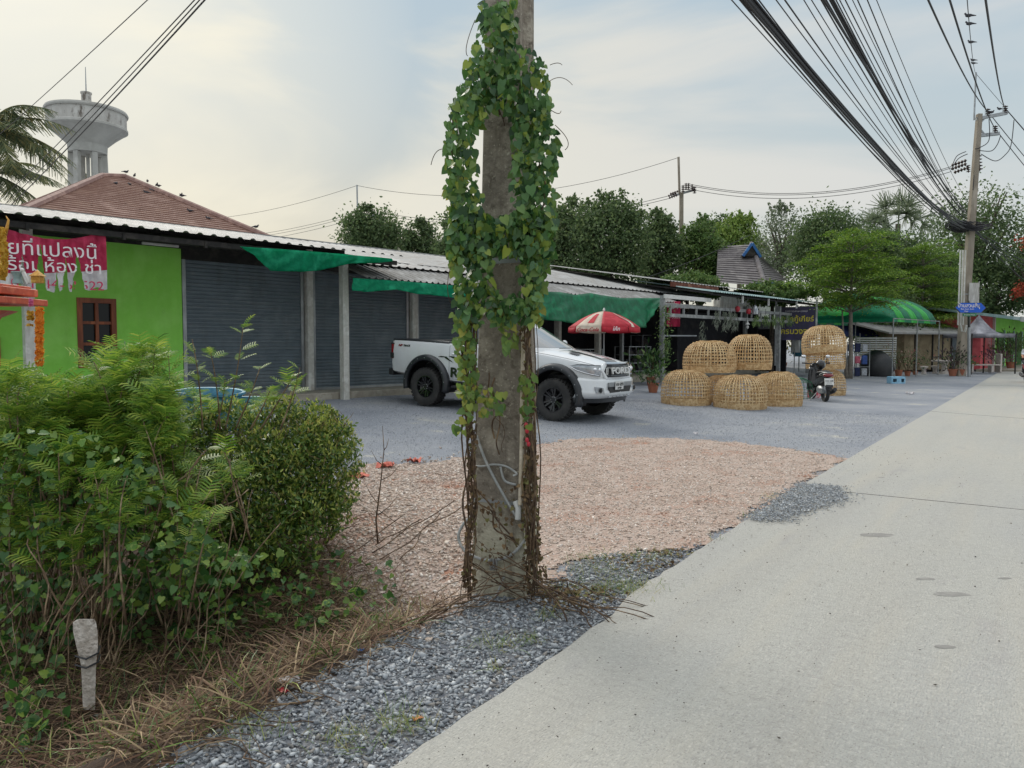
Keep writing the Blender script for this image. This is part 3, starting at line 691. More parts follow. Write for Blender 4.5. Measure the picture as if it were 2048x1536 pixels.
pr_ = pf - hd * WB
zf, zr = float(gz(pf.x, pf.y)), float(gz(pr_.x, pr_.y))
tk = T('pickup_truck', 'white lifted double cab pickup truck with black wheels and flares behind the vine pole', 'pickup truck', (pf.x, pf.y, zf + .012), 0)
tk.rotation_euler = (0, math.atan2(zr - zf, WB), math.atan2(hd.y, hd.x))
stn = [  # x, half width, bottom, shoulder, top
    (.90, .60, .74, 1.12, 1.18), (.84, .74, .66, 1.16, 1.215), (.72, .85, .60, 1.20, 1.265), (.45, .905, .56, 1.25, 1.33), (.1, .925, .55, 1.30, 1.39), (-.3, .93, .55, 1.345, 1.445),
    (-.70, .93, .55, 1.385, 1.485), (-.80, .93, .55, 1.40, 1.47), (-1.3, .93, .55, 1.42, 1.43), (-2.0, .93, .56, 1.44, 1.44), (-2.84, .93, .58, 1.455, 1.455), (-3.4, .935, .62, 1.465, 1.465), (-4.2, .93, .66, 1.47, 1.47), (-4.52, .915, .68, 1.47, 1.47), (-4.60, .88, .70, 1.455, 1.455)]
rows = []
for x, w_, zb, zs, zt_ in stn:
    h = [(0, zb), (w_ - .14, zb), (w_ - .03, zb + .05), (w_, zb + .22), (w_ + .012, (zb + zs) / 2 + .12), (w_ - .004, zs - .07), (w_ - .03, zs - .015), (w_ - .08, zs), (w_ - .26, zs + (zt_ - zs) * .55), (w_ - .46, zt_ - .008), (0, zt_)]
    rows.append([(x, y, z) for y, z in h] + [(x, -y, z) for y, z in h[-2:0:-1]])
mb = MB(); n = len(rows[0]); vs = [p for r in rows for p in r]
fs = [(i * n + j, i * n + (j + 1) % n, (i + 1) * n + (j + 1) % n, (i + 1) * n + j) for i in range(len(rows) - 1) for j in range(n)] + [tuple(range(n)), tuple(range((len(rows) - 1) * n, len(rows) * n))]
mb.add(vs, fs)
body = mk('body', mb, MT['paint'], tk, smooth=35)
cut = MB()
for x in (0, -WB): cut.lathe([(.565, -1.3), (.565, 1.3)], (x, 0, .50), 40, 'Y')
for x in (0, -WB): cut.box((x, 0, .30), (1.1, 2.6, .40))
co = MB(); co.lathe([(.565, -1.3), (.565, 1.3)], (0, 0, .50), 40, 'Y')
for x in (0, -WB):
    for sh in ('c', 'b'):
        q = MB(); q.lathe([(.565, -1.3), (.565, 1.3)], (x, 0, .50), 40, 'Y') if sh == 'c' else q.box((x, 0, .3), (1.128, 2.6, .42))
        c_ = mk('cutter', q, None); c_.matrix_world = Matrix.Identity(4)
        bo = body.modifiers.new('x', 'BOOLEAN'); bo.object = c_; bo.solver = 'EXACT'; c_.parent = tk
bpy.context.view_layer.update()
me = bpy.data.meshes.new_from_object(body.evaluated_get(bpy.context.evaluated_depsgraph_get())); body.modifiers.clear()
body.data = me; me.polygons.foreach_set('use_smooth', [True] * len(me.polygons)); me.set_sharp_from_angle(angle=R(35))
for o in [o for o in COL.objects if o.name.startswith('cutter')]: bpy.data.objects.remove(o)
def tp(name, mb, m, par=tk, **k): return mk(name, mb, m, par, **k)
# dark inner structure
mb = MB(); mb.box((-.25, 0, .74), (2.2, 1.12, .36)); mb.box((-3.3, 0, .76), (2.2, 1.12, .34)); mb.box((-1.85, 0, .53), (4.9, 1.35, .16)); mb.cyl((0, -.7, .44), (0, .7, .44), .05); mb.cyl((-WB, -.7, .44), (-WB, .7, .44), .06); mb.ball((-WB, 0, .44), (.16, .16, .16))
tp('chassis', mb, MT['black'])
# cabin
ringA = [(-.16, 0), (-.24, .45), (-.46, .76), (-.82, .865), (-1.85, .885), (-2.72, .855), (-2.82, .72), (-2.84, 0)]
ringB = [(-1.36, 0), (-1.39, .38), (-1.47, .60), (-1.60, .695), (-2.0, .715), (-2.48, .695), (-2.56, .60), (-2.58, 0)]
def ring(k, z, ins=0):
    r = []
    for (a, b), (c, d) in zip(ringA, ringB):
        x = a + (c - a) * k; y = b + (d - b) * k; cxm = -1.95
        r.append(Vector((cxm + (x - cxm) * (1 - ins), y * (1 - ins), z)))
    return r + [Vector((p.x, -p.y, p.z)) for p in r[-2:0:-1]]
levels = [(0, 1.36, 0), (.08, 1.44, 0), (.80, 1.84, 0), (.93, 1.92, .01), (1.0, 1.955, .05), (1.0, 1.972, .18), (1.0, 1.98, .5)]
rings = [ring(*l) for l in levels]; mb = MB(); n = len(rings[0])
mb.add([p for r in rings for p in r], [(i * n + j, i * n + (j + 1) % n, (i + 1) * n + (j + 1) % n, (i + 1) * n + j) for i in range(len(rings) - 1) for j in range(n)] + [tuple((len(rings) - 1) * n + j for j in range(n))])
cab = tp('cabin', mb, MT['paint'], smooth=50)
def pane(pts_, m, name, par, off=.006, thick=True):
    """pts: list of (ring position s, level z) polygons on the cabin skin"""
    def P(s, z):
        i = int(s) % n; f = s - int(s)
        for a in range(len(levels) - 1):
            if levels[a][1] <= z <= levels[a + 1][1]:
                k = (z - levels[a][1]) / (levels[a + 1][1] - levels[a][1]); break
        p0 = rings[a][i].lerp(rings[a + 1][i], k); p1 = rings[a][(i + 1) % n].lerp(rings[a + 1][(i + 1) % n], k)
        return p0.lerp(p1, f)
    return P
P_ = pane(None, None, None, None)
def glasspatch(name, s0, s1, z0, z1, m, par, top=(0, 0), bot=(0, 0), off=.006, ns=8, nz_=5):
    rows = []
    for j in range(nz_ + 1):
        v = j / nz_; z = z0 + (z1 - z0) * v; r = []
        a = s0 + bot[0] + (top[0] - bot[0]) * v; b = s1 + bot[1] + (top[1] - bot[1]) * v
        for i in range(ns + 1):
            p = P_((a + (b - a) * i / ns) % n, z); c = Vector((-1.95, 0, 1.3)); d = (p - c); d = Vector((d.x * .5, d.y, d.z * .6)).normalized(); r.append(p + d * off)
        rows.append(r)
    mb = MB(); mb.grid(rows); return mk(name, mb, m, par, smooth=180, fix=True)
# ring indices: 0 front centre, 1,2,3 left front corner, 4 left side, 5,6 left rear corner, 7 rear centre, 8..13 right side reversed
glasspatch('windscreen', -2.35, 2.35, 1.475, 1.875, MT['wind'], cab, (.15, -.15), (0, 0), .008, 14)
for s in (1, -1):
    a, b = (3.1, 4.02) if s > 0 else (n - 4.02, n - 3.1)
    glasspatch('side_window', a, b, 1.475, 1.85, MT['cglass'], cab)
    a, b = (4.10, 4.86) if s > 0 else (n - 4.86, n - 4.10)
    glasspatch('side_window', a, b, 1.475, 1.85, MT['cglass'], cab)
glasspatch('rear_window', 6.2, 7.8, 1.50, 1.83, MT['glass'], cab)
for s in (1, -1):
    mb = MB(); mb.tube([(-1.55, s * .62, 1.955), (-1.62, s * .62, 2.01), (-2.4, s * .62, 2.015), (-2.5, s * .62, 1.96)], .014, 6); mk('roof_rail', mb, MT['steel'], cab)
    mb = MB(); mb.bar((-1.0, s * .90, 1.47), (-1.02, s * 1.02, 1.50), .05, .03); mb.ball((-1.03, s * 1.10, 1.53), (.06, .11, .085), 12, 8); tp('wing_mirror', mb, MT['paint'], smooth=50)
mb = MB(); mb.bar((-.27, .10, 1.47), (-.24, -.42, 1.47), .012, .012); mb.bar((-.40, .70, 1.46), (-.25, .12, 1.47), .012, .012); mk('wiper', mb, MT['black'], cab)
# bonnet: stripe, vents, shut lines
def hz(x, y):
    for a, b in zip(stn, stn[1:]):
        if a[0] >= x >= b[0]:
            k = (a[0] - x) / (a[0] - b[0]); w_, zs, zt_ = (a[i] + (b[i] - a[i]) * k for i in (1, 3, 4)); break
    y = abs(y); P4 = [(0, zt_), (w_ - .46, zt_ - .008), (w_ - .26, zs + (zt_ - zs) * .55), (w_ - .08, zs)]
    for (a, za), (b, zb) in zip(P4, P4[1:]):
        if a <= y <= b: return za + (zb - za) * (y - a) / (b - a)
    return zs
def hood(name, xa, xb, ya, yb, m, h=.004, nx=20, ny=6, par=body, **k):
    mb = MB(); mb.grid([[(xa + (xb - xa) * i / nx, ya + (yb - ya) * j / ny, hz(xa + (xb - xa) * i / nx, ya + (yb - ya) * j / ny) + h) for j in range(ny + 1)] for i in range(nx + 1)])
    return mk(name, mb, m, par, smooth=180, **k)
hood('bonnet_stripe', -.14, .885, -.24, .24, MT['gloss'], .006)
hood('bonnet_bulge', -.10, .62, -.135, .135, MT['paint'], .014)
for s in (1, -1):
    hood('bonnet_vent', .05, .27, s * .36, s * .54, MT['black'], .016, 4, 3)
def line(mb, pts, r=.0035): mb.tube(pts, r, 4)
mb = MB()
for s in (1, -1):
    line(mb, [(x, s * (w_ - .075), zs + .004) for x, w_, zb, zs, zt_ in stn[1:8]])
    y = s * .935
    for x in (-1.04, -1.92, -2.80): line(mb, [(x, y * .998, .66), (x, s * .944, 1.1), (x, s * .93, 1.38), (x, s * .90, 1.43)])
    line(mb, [(-.98, s * .935, .66), (-2.80, s * .938, .66)])
mk('panel_gap', mb, mat('gap_shadow', (.05, .052, .055), rough=.8), body)
# flares
def flare(x0, s):
    mb = MB(); prof = [(.555, .90), (.545, 1.015), (.57, 1.04), (.63, 1.035), (.665, .99), (.675, .925)]
    A = np.linspace(-14, 194, 40); rows = []
    for a in A:
        t = R(a); r = []
        for rad, y in prof:
            rr = rad; dz = 0
            px_, pz_ = rr * math.cos(t), rr * math.sin(t)
            r.append((x0 + px_, s * y, .50 + pz_))
        rows.append(r)
    mb.grid(rows); o = tp('wheel_flare', mb, MT['flare'], smooth=60, solid=.012)
    b = MB()
    for a in np.linspace(8, 172, 9):
        t = R(a); b.cyl((x0 + .60 * math.cos(t), s * 1.034, .50 + .60 * math.sin(t)), (x0 + .60 * math.cos(t), s * 1.046, .50 + .60 * math.sin(t)), .011, n=8)
    mk('flare_bolt', b, MT['steel'], o)
    return o
for x in (0, -WB):
    for s in (1, -1): flare(x, s)
mb = MB()
for x in (0, -WB):
    for s in (1, -1):
        rows = [[(x + .562 * math.cos(t), s * y, .50 + .562 * math.sin(t)) for y in (.56, .93)] for t in np.linspace(-.3, math.pi + .3, 24)]; mb.grid(rows)
tp('wheel_liner', mb, MT['black'], kind='stuff')
# wheels
def wheel(x, s):
    wl = bpy.data.objects.new('wheel', None); wr = MB()
    wr.lathe([(1e-6, 0), (.245, -.0)] and [(.245, -.12), (.30, -.145), (.375, -.152), (.418, -.138), (Rt - .012, -.11), (Rt - .012, .11), (.418, .138), (.375, .152), (.30, .145), (.245, .12)], n=48, axis='Y')
    nl = 34
    for i in range(nl):
        for (y, sh) in ((-.115, 0), (-.04, .5), (.04, 0), (.115, .5)):
            t = 2 * math.pi * (i + sh) / nl; d = Vector((math.cos(t), 0, math.sin(t))); e = Vector((-math.sin(t), 0, math.cos(t)))
            wr.box(d * (Rt - .008) + Vector((0, y, 0)), (.022, .062, .052), d, Vector((0, 1, 0)), e)
    o = tp('wheel', MB().lathe([(.25, -.115 * s), (.235, -.11 * s), (.225, -.03 * s), (.21, .02 * s), (.01, .02 * s)] if False else [(.252, s * .128), (.240, s * .128), (.228, s * .05), (.10, s * .02), (.001, s * .02)], n=40, axis='Y').prune(40), MT['gloss'], smooth=40)
    o.location = (x, s * .86, Rt); o.rotation_euler = (0, random.uniform(0, 3), 0)
    wr.f = [f for f in wr.f if len(f) != 48]; mk('tyre', wr, MT['rubber'], o, smooth=40)
    sp = MB()
    for i in range(6):
        for d in (-.17, .17):
            t = 2 * math.pi * i / 6 + d; t0 = 2 * math.pi * i / 6 + d * .8
            sp.bar((.05 * math.cos(t0), s * .085, .05 * math.sin(t0)), (.235 * math.cos(t), s * .112, .235 * math.sin(t)), .030, .030, up=(0, 1, 0))
    sp.lathe([(.075, s * .04), (.072, s * .10), (.05, s * .112), (.001, s * .112)], n=20, axis='Y')
    mk('spoke', sp, MT['gloss'], o)
    nb = MB()
    for i in range(6):
        t = 2 * math.pi * (i + .5) / 6; nb.cyl((.058 * math.cos(t), s * .105, .058 * math.sin(t)), (.058 * math.cos(t), s * .12, .058 * math.sin(t)), .009, n=6)
    mk('wheel_nut', nb, MT['steel'], o)
for x in (0, -WB):
    for s in (1, -1): wheel(x, s)
# front bumper
plan = [(.50, .985), (.70, .955), (.86, .86), (.955, .70), (.985, .56), (1.0, .36), (1.005, 0)]
def bump_rows(prof, plan=plan):
    rows = []
    for ins, z in prof: rows.append([(x - ins, y - ins * .5, z) for x, y in plan] + [(x - ins, -(y - ins * .5), z) for x, y in plan[-2::-1]])
    return rows
mb = MB(); mb.grid(bump_rows([(.10, .93), (.02, .90), (.0, .87), (.012, .70), (-.012, .66), (-.015, .60), (.02, .55), (.06, .515), (.14, .50)])); bump_ = tp('front_bumper', mb, MT['paint'], smooth=50)
mb = MB(); mb.grid(bump_rows([(.12, .52), (.10, .50), (.12, .42), (.24, .41)])); tp('air_dam', mb, MT['flare'], smooth=50)
def face(y0, y1, z0, z1, x, t=.02): mb = MB(); mb.prism([(x, y0, z0), (x, y1, z0), (x, y1 * .98, z1), (x, y0 * .98, z1)], (t, 0, 0)); return mb
mk('lower_intake', MB().prism([(.99, -.50, .745), (.99, .50, .745), (.99, .44, .63), (.99, -.44, .63)], (.028, 0, 0)), MT['black'], bump_)
mk('intake_trim', MB().prism([(.99, -.52, .84), (.99, .52, .84), (.99, .50, .75), (.99, -.50, .75)], (.035, 0, 0)), MT['steel'], bump_, bevel=.006)
for s in (1, -1):
    mb = MB(); mb.prism([(.945, s * .66, .74), (.87, s * .85, .76), (.885, s * .83, .63), (.965, s * .62, .61)], (.035, s * .012, 0)); fo = mk('fog_surround', mb, MT['lens'], bump_)
    mb = MB(); mb.lathe([(.045, 0), (.05, .02), (.0, .025)], (.955, s * .745, .69), 16, 'X'); mk('fog_lamp', mb, MT['glass'], fo, smooth=60)
mb = MB()
for y in np.linspace(-.42, .42, 6): mb.ball((1.0, y, .545), (.03, .05, .018), 8, 6)
mk('skid_stud', mb, MT['lens'], bump_)
# grille
def hexa(s, dz=0): return [(0, y * s, 1.075 + (z - 1.075) * (1 - (1 - s) * 2.2) + dz) for y, z in ((-.63, 1.06), (-.52, 1.235), (.52, 1.235), (.63, 1.06), (.54, .905), (-.54, .905))]
def curve_x(y): return .955 - .10 * (abs(y) / .63) ** 2
o6 = hexa(1.0); i6 = hexa(.90); mb = MB(); vs = []
for P6, dx in ((o6, 0), (o6, .055), (i6, .055), (i6, .0)): vs += [(curve_x(p[1]) + dx - (p[2] - 1.07) * .18, p[1], p[2]) for p in P6]
mb.add(vs, [(a * 6 + j, a * 6 + (j + 1) % 6, ((a + 1) % 4) * 6 + (j + 1) % 6, ((a + 1) % 4) * 6 + j) for a in range(4) for j in range(6)])
gr = tp('grille', mb, MT['paint'], bevel=.012)
mb = MB(); mb.add([(curve_x(p[1]) + .02 - (p[2] - 1.07) * .18, p[1], p[2]) for p in hexa(.94)] + [(curve_x(p[1]) - .05, p[1], p[2]) for p in hexa(.94)], [(0, 1, 2, 3, 4, 5)])
for y in np.linspace(-.5, .5, 5): pass
mk('grille_mesh', mb, mat('grille_black', (.012, .012, .013), rough=.6, bump=1, bscale=90), gr)
for z in (1.165, .975):
    mb = MB(); mb.tube([(curve_x(y) + .035 - (z - 1.07) * .18, y, z) for y in np.linspace(-.50, .50, 9)], .018, 6); mk('grille_bar', mb, MT['gloss'], gr)
text("FORD", .185, MT['white'], (1.003, 0, 1.068), (0, 1, 0), (-.18, 0, 1), gr, thick=.012, sx=1.62, bold=.004)
for s in (1, -1):
    mb = MB(); x = curve_x(.47) + .042
    for (a, b) in (((s * .445, 1.0), (s * .445, 1.13)), ((s * .50, 1.0), (s * .50, 1.13)), ((s * .44, 1.005), (s * .505, 1.005)), ((s * .44, 1.125), (s * .505, 1.125))): mb.bar((x, a[0], a[1]), (x, b[0], b[1]), .018, .018)
    mk('lettering', mb, MT['white'], gr)
mb = MB(); mb.tube([(curve_x(y) + .052 - .028, y, 1.222) for y in np.linspace(-.50, .50, 9)], .024, 8); mk('grille_bar', mb, MT['chrome'], gr)
# headlamps
hp = [(.875, .63), (.875, .72), (.82, .82), (.70, .905), (.50, .945), (.34, .955)]
def lamp(s, infl, off, z0s, z1s):
    mb = MB(); rows = []
    for j in range(5):
        v = j / 4; r = []
        for i, (x, y) in enumerate(hp):
            z = z0s[i] + (z1s[i] - z0s[i]) * v; bul = off + .012 * math.sin(math.pi * v); r.append((x + bul * .8, s * (y + bul * .6), z))
        rows.append(r)
    mb.grid(rows); return mb
for s in (1, -1):
    hl = tp('headlight', lamp(s, 0, .006, [.955, .965, .98, 1.01, 1.06, 1.13], [1.185, 1.19, 1.19, 1.20, 1.19, 1.15]), MT['black'], smooth=60)
    mk('lamp_lens', lamp(s, 0, .016, [.985, .992, 1.005, 1.035, 1.085, 1.14], [1.17, 1.175, 1.178, 1.182, 1.172, 1.148]), MT['lens'], hl, smooth=60)
    mb = MB(); mb.ball((.835, s * .80, 1.10), (.05, .05, .045), 14, 8); mb.ball((.885, s * .70, 1.09), (.04, .05, .05), 14, 8); mk('lamp_bulb', mb, MT['chrome'], hl, smooth=180)
    mb = MB(); mb.tube([(x + .018, s * (y + .012), z) for (x, y), z in zip(hp, [.972, .98, .995, 1.022, 1.07, 1.135])], .008, 6); mk('lamp_trim', mb, MT['chrome'], hl)
# number plate
pl = tp('number_plate', MB().box((1.045, -.10, .775), (.012, .36, .17)), MT['white'], bevel=.004)
text("กาส 6293", .085, MT['black'], (1.053, -.10, .795), (0, 1, 0), (0, 0, 1), pl, thick=.001, bold=.003)
text("นครปฐม", .05, MT['black'], (1.053, -.10, .725), (0, 1, 0), (0, 0, 1), pl, thick=.001, bold=.002)
# bed cover, tail lamp, bumper, step, decals
mb = MB(); mb.prism([(-2.86, -.90, 1.462), (-4.58, -.89, 1.462), (-4.58, -.88, 1.492), (-4.3, -.87, 1.505), (-3.4, -.86, 1.515), (-2.86, -.87, 1.50)], (0, 1.78, 0)); mb.bar((-2.95, -.6, 1.52), (-4.4, -.62, 1.50), .05, .02); tp('bed_cover', mb, MT['flare'], bevel=.012)
for s in (1, -1):
    mb = MB(); mb.box((-4.56, s * .865, 1.21), (.10, .12, .38)); tl = tp('tail_lamp', mb, MT['rlens'], bevel=.02)
    mb = MB(); mb.box((-4.565, s * .872, 1.10), (.115, .122, .13)); mb.box((-4.565, s * .872, 1.38), (.115, .122, .03)); mk('lamp_bezel', mb, MT['black'], tl, bevel=.01)
mb = MB(); mb.box((-4.66, 0, .70), (.16, 1.72, .16)); tp('rear_bumper', mb, MT['black'], bevel=.03)
for s in (1, -1):
    mb = MB(); mb.box((-1.75, s * .99, .50), (1.75, .17, .05)); 
    for x in (-1.1, -2.4): mb.bar((x, s * .95, .50), (x, s * .7, .60), .05, .04)
    tp('side_step', mb, MT['black'], bevel=.015)
    mb = MB(); mb.box((-WB - .60, s * .90, .52), (.02, .26, .34)); tp('mud_flap', mb, MT['white'] if s < 0 else MT['black'])
    for x in (-1.82, -2.62):
        mb = MB(); mb.tube([(x - .09, s * .945, 1.22), (x - .06, s * .975, 1.225), (x + .06, s * .975, 1.225), (x + .09, s * .945, 1.22)], .014, 6); tp('door_handle', mb, MT['chrome'])
def splash(x0, z0, ln, h, a, s=-1):
    c, d = math.cos(a), math.sin(a); P8 = [(-.5, -.1), (-.2, -.5), (.15, -.35), (.5, 0), (.2, .2), (-.15, .5)]
    return [(x0 + (u * ln * c - v * h * d), s * .9485, z0 + (u * ln * d + v * h * c)) for u, v in P8]
for (x, z, l, h, a) in ((-2.98, 1.15, .30, .03, -.02), (-2.82, 1.10, .34, .045, .42), (-2.62, 1.14, .40, .045, .18), (-2.40, 1.04, .5, .04, .2)):
    tp('decal', MB().prism(splash(x, z, l, h, -a), (0, -.002, 0)), MT['gloss'])
text("RD", .30, MT['gloss'], (-2.50, -.949, .80), (1, 0, 0), (0, 0, 1), tk, 'decal', thick=.0015, sx=1.3, bold=.01)
text("NP", .07, MT['rlens'], (-4.30, -.937, 1.345), (1, 0, 0), (0, 0, 1), tk, 'decal', thick=.0015, sx=1.3, bold=.004, shear=.3)
text("TRACK", .06, MT['gloss'], (-4.10, -.941, 1.345), (1, 0, 0), (0, 0, 1), tk, 'decal', thick=.0015, sx=1.1, bold=.003, shear=.3)
mb = MB(); mb.box((-.62, -.945, 1.07), (.26, .012, .07)); tp('side_vent', mb, MT['black'], bevel=.01)
# ================================================================ VINE COVERED POLE
PY = 4.86
th = R(25); PE = Vector((math.cos(th), -math.sin(th), 0)); PN = Vector((math.sin(th), math.cos(th), 0))   # along the front face, into the pole
MT['pole'] = mat('pole_concrete', S(156, 146, 132), (S(128, 119, 107), S(178, 168, 152)), 3.5, .95, bump=.6, bscale=45, spots=[(S(96, 86, 76), 7, .60), (S(190, 182, 166), 3, .62), (S(70, 60, 50), 30, .68)])
_t = MT['pole'].node_tree; _b = _t.nodes['Principled BSDF']; _src = _b.inputs['Base Color'].links[0].from_socket; _c = _t.nodes.new('ShaderNodeTexCoord'); _s = _t.nodes.new('ShaderNodeSeparateXYZ'); _t.links.new(_c.outputs['Object'], _s.inputs[0])
_n = _t.nodes.new('ShaderNodeTexNoise'); _n.inputs['Scale'].default_value = 5; _t.links.new(_c.outputs['Object'], _n.inputs['Vector']); _m = _t.nodes.new('ShaderNodeMath'); _m.operation = 'MULTIPLY_ADD'; _t.links.new(_n.outputs[0], _m.inputs[0]); _m.inputs[1].default_value = .7; _t.links.new(_s.outputs[2], _m.inputs[2])
_r = _t.nodes.new('ShaderNodeValToRGB'); _t.links.new(_m.outputs[0], _r.inputs[0]); _r.color_ramp.elements[0].position = .72; _r.color_ramp.elements[0].color = (1, 1, 1, 1); _r.color_ramp.elements[1].position = .98; _r.color_ramp.elements[1].color = (0, 0, 0, 1)
_k = _t.nodes.new('ShaderNodeMix'); _k.data_type = 'RGBA'; _k.blend_type = 'SCREEN'; _t.links.new(_r.outputs[0], _k.inputs[0]); _t.links.new(_src, _k.inputs[6]); _k.inputs[7].default_value = (.30, .29, .20, 1); _t.links.new(_k.outputs[2], _b.inputs['Base Color'])
pole = T('utility_pole', 'thick weathered concrete utility pole wrapped in heart leaved vine at the road edge', 'utility pole', (-.1, PY, 0))
def psec(px_l, px_c, z, D):
    """cross-section at height z: left and front-right corner given by photo columns"""
    Yc = PY - .07; xl = (px_l - 1024) / F * (PY + .07); xc = (px_c - 1024) / F * Yc
    a = Vector((xc, Yc, z)); W = (xc - xl) / PE.x
    c = [(0, 0), (-.012, .012), (-.012, .06), (-.045, .09), (-.045, D - .09), (-.012, D - .06), (-.012, D), (-W + .012, D), (-W + .012, D - .06), (-W + .045, D - .09), (-W + .045, .09), (-W + .012, .06), (-W, .012), (-W + .008, 0)]
    return [a + PE * p + PN * q for p, q in c]
mb = MB(); rows = []
for z, l, c in ((-.5, 938, 1052), (0, 940, 1050), (.35, 943, 1049), (1., 948, 1046), (1.61, 955, 1043), (2.3, 961, 1041), (3.1, 967, 1040), (3.9, 971, 1040), (8, 978, 1040), (12, 986, 1040)):
    r = psec(l, c, z, .25 - .002 * z); rows.append(r + [r[0]])
mb.grid(rows); mb.add(rows[-1][:-1], [tuple(range(14))])
mb.v = [Vector(p) - pole.location for p in mb.v]
sh = mk('shaft', mb, MT['pole'], pole, bevel=.006)
streak(MT['pole'], (7, 7, .5), 2, .52, .72, S(92, 80, 68), .6); streak(MT['pole'], (1, 1, 1), 16, .56, .66, S(82, 72, 60), .6); streak(MT['pole'], (1, 1, 1), 40, .60, .68, S(206, 198, 180), .6)
lowm = mat('limewash', S(176, 170, 148), (S(150, 144, 124), S(188, 182, 160)), 6, .95, bump=.5, spots=[(S(104, 92, 76), 9, .56), (S(66, 54, 44), 26, .62)])
def pk(name, mb, m, par=pole, **k):
    mb.v = [Vector(p) - pole.location for p in mb.v]; return mk(name, mb, m, par, **k)
def fp(px, py, d=.0):
    """point on the pole's front face seen at a pixel, pushed d metres out of it"""
    dr = ray(px, py); o = Vector((0, 0, EYE)); a = Vector(((1045 - 1024) / F * (PY - .07), PY - .07, 0)); t = (a - o).dot(PN) / dr.dot(PN); return o + dr * t - PN * d
for k, (z, hh) in enumerate(((2.12, .035), (.60, .02), (9.0, .05))):
    l, c = ((958, 1042), (946, 1048), (980, 1040))[k]; r = psec(l - 1.5, c + 1.5, z, .255); mb = MB(); rr = [r[0], r[6], r[7], r[13]]; rr = [p - PN * .004 for p in rr[:1]] + rr[1:3] + [rr[3] - PN * .004]
    mb.prism(rr, (0, 0, hh)); pk('steel_band', mb, MT['steel'])
for (x, y) in ((1000, 260), (1013, 675), (1000, 560), (1062, 75)):
    if x < 1045: mb = MB(); mb.cyl(fp(x, y, .003), fp(x, y, -.01), .011, n=10); pk('bolt_hole', mb, MT['black'])
# conduit, cables and joint block
def rp(px, py, d=.06): return fp(px, py, 0) + PN * .05 + PE * d * 0
mb = MB(); mb.tube([at(1040, 1010, PY - .12), at(1043, 900, PY - .12), at(1045, 760, PY - .12), at(1047, 640, PY - .12), at(1052, 560, PY - .10), at(1052, 300, PY - .06)], .013, 10)
pk('conduit', mb, mat('pvc_pipe', S(214, 200, 178), (S(190, 176, 152), S(224, 212, 192)), 8, .6), smooth=60)
mb = MB(); mb.tube([fp(1035, 1000, .035), fp(1041, 1015, .035), fp(1040, 1036, .035)], .019, 10); pk('conduit_joint', mb, MT['white'], smooth=60)
def gcable(pts, r=.009, name='ground_cable', m=None):
    P = [Vector(p) for p in pts]; Q = []
    for i in range(len(P) - 1):
        p0, p1, p2, p3 = P[max(i - 1, 0)], P[i], P[i + 1], P[min(i + 2, len(P) - 1)]
        for k in range(6):
            t = k / 6; Q.append(.5 * ((2 * p1) + (p2 - p0) * t + (2 * p0 - 5 * p1 + 4 * p2 - p3) * t * t + (3 * p1 - p0 - 3 * p2 + p3) * t ** 3))
    Q.append(P[-1]); mb = MB(); mb.tube(Q, r, 7); return pk(name, mb, m or MT['gcab'], smooth=180)
MT['gcab'] = mat('grey_cable', S(176, 178, 176), (S(156, 158, 156), S(190, 190, 186)), 12, .6)
gcable([fp(956, 870, .02), fp(972, 912, .03), fp(990, 950, .03), fp(1012, 990, .03), fp(1028, 1018, .03), fp(1042, 1040, .02)], .009)
gcable([fp(940, 931, .0), fp(965, 932, .02), fp(990, 928, .025), fp(1015, 932, .02), fp(1036, 946, .02), fp(1030, 950, .03)], .007)
gcable([fp(946, 1030, .01), fp(930, 1048, .03), fp(923, 1072, .04), fp(935, 1098, .04), fp(958, 1113, .03), fp(985, 1119, .025), fp(1015, 1113, .025), fp(1035, 1100, .02), fp(1050, 1080, .0)], .010)
gcable([fp(1010, 1152, .01), fp(1000, 1180, .03), fp(990, 1196, .05), fp(960, 1216, .10), fp(930, 1226, .16)], .006)
gcable([fp(1005, 932, .03), fp(1012, 960, .02), fp(1036, 968, .03)], .008)
for i in range(3):
    mb = MB(); p = fp(987 + i * 5.2, 1126, .035); mb.box(p, (.014, .018, .075), PE, PN, Vector((0, 0, 1))); pk('joint_block', mb, MT['steel'], bevel=.003)
for z in (8.4, 11.6):
    mb = MB(); c = Vector((-.02, PY, z)); mb.bar(c - RN * -.9 if False else c + Vector((.9 * RN.x, .9 * RN.y, 0)), c - Vector((1.3 * RN.x, 1.3 * RN.y, 0)), .09, .09); pk('crossarm', mb, MT['steel'])

# ---------------------------------------------------------------- the vine
HV = np.array([(0, 0, 0), (.16, .30, .05), (.10, .50, .09), (-.08, .44, .04), (.5, .40, .02), (1.0, 0, -.14), (.5, -.40, .02), (.16, -.30, .05), (.10, -.50, .09), (-.08, -.44, .04), (.5, 0, -.03)]) * np.array([1, 1, 1])
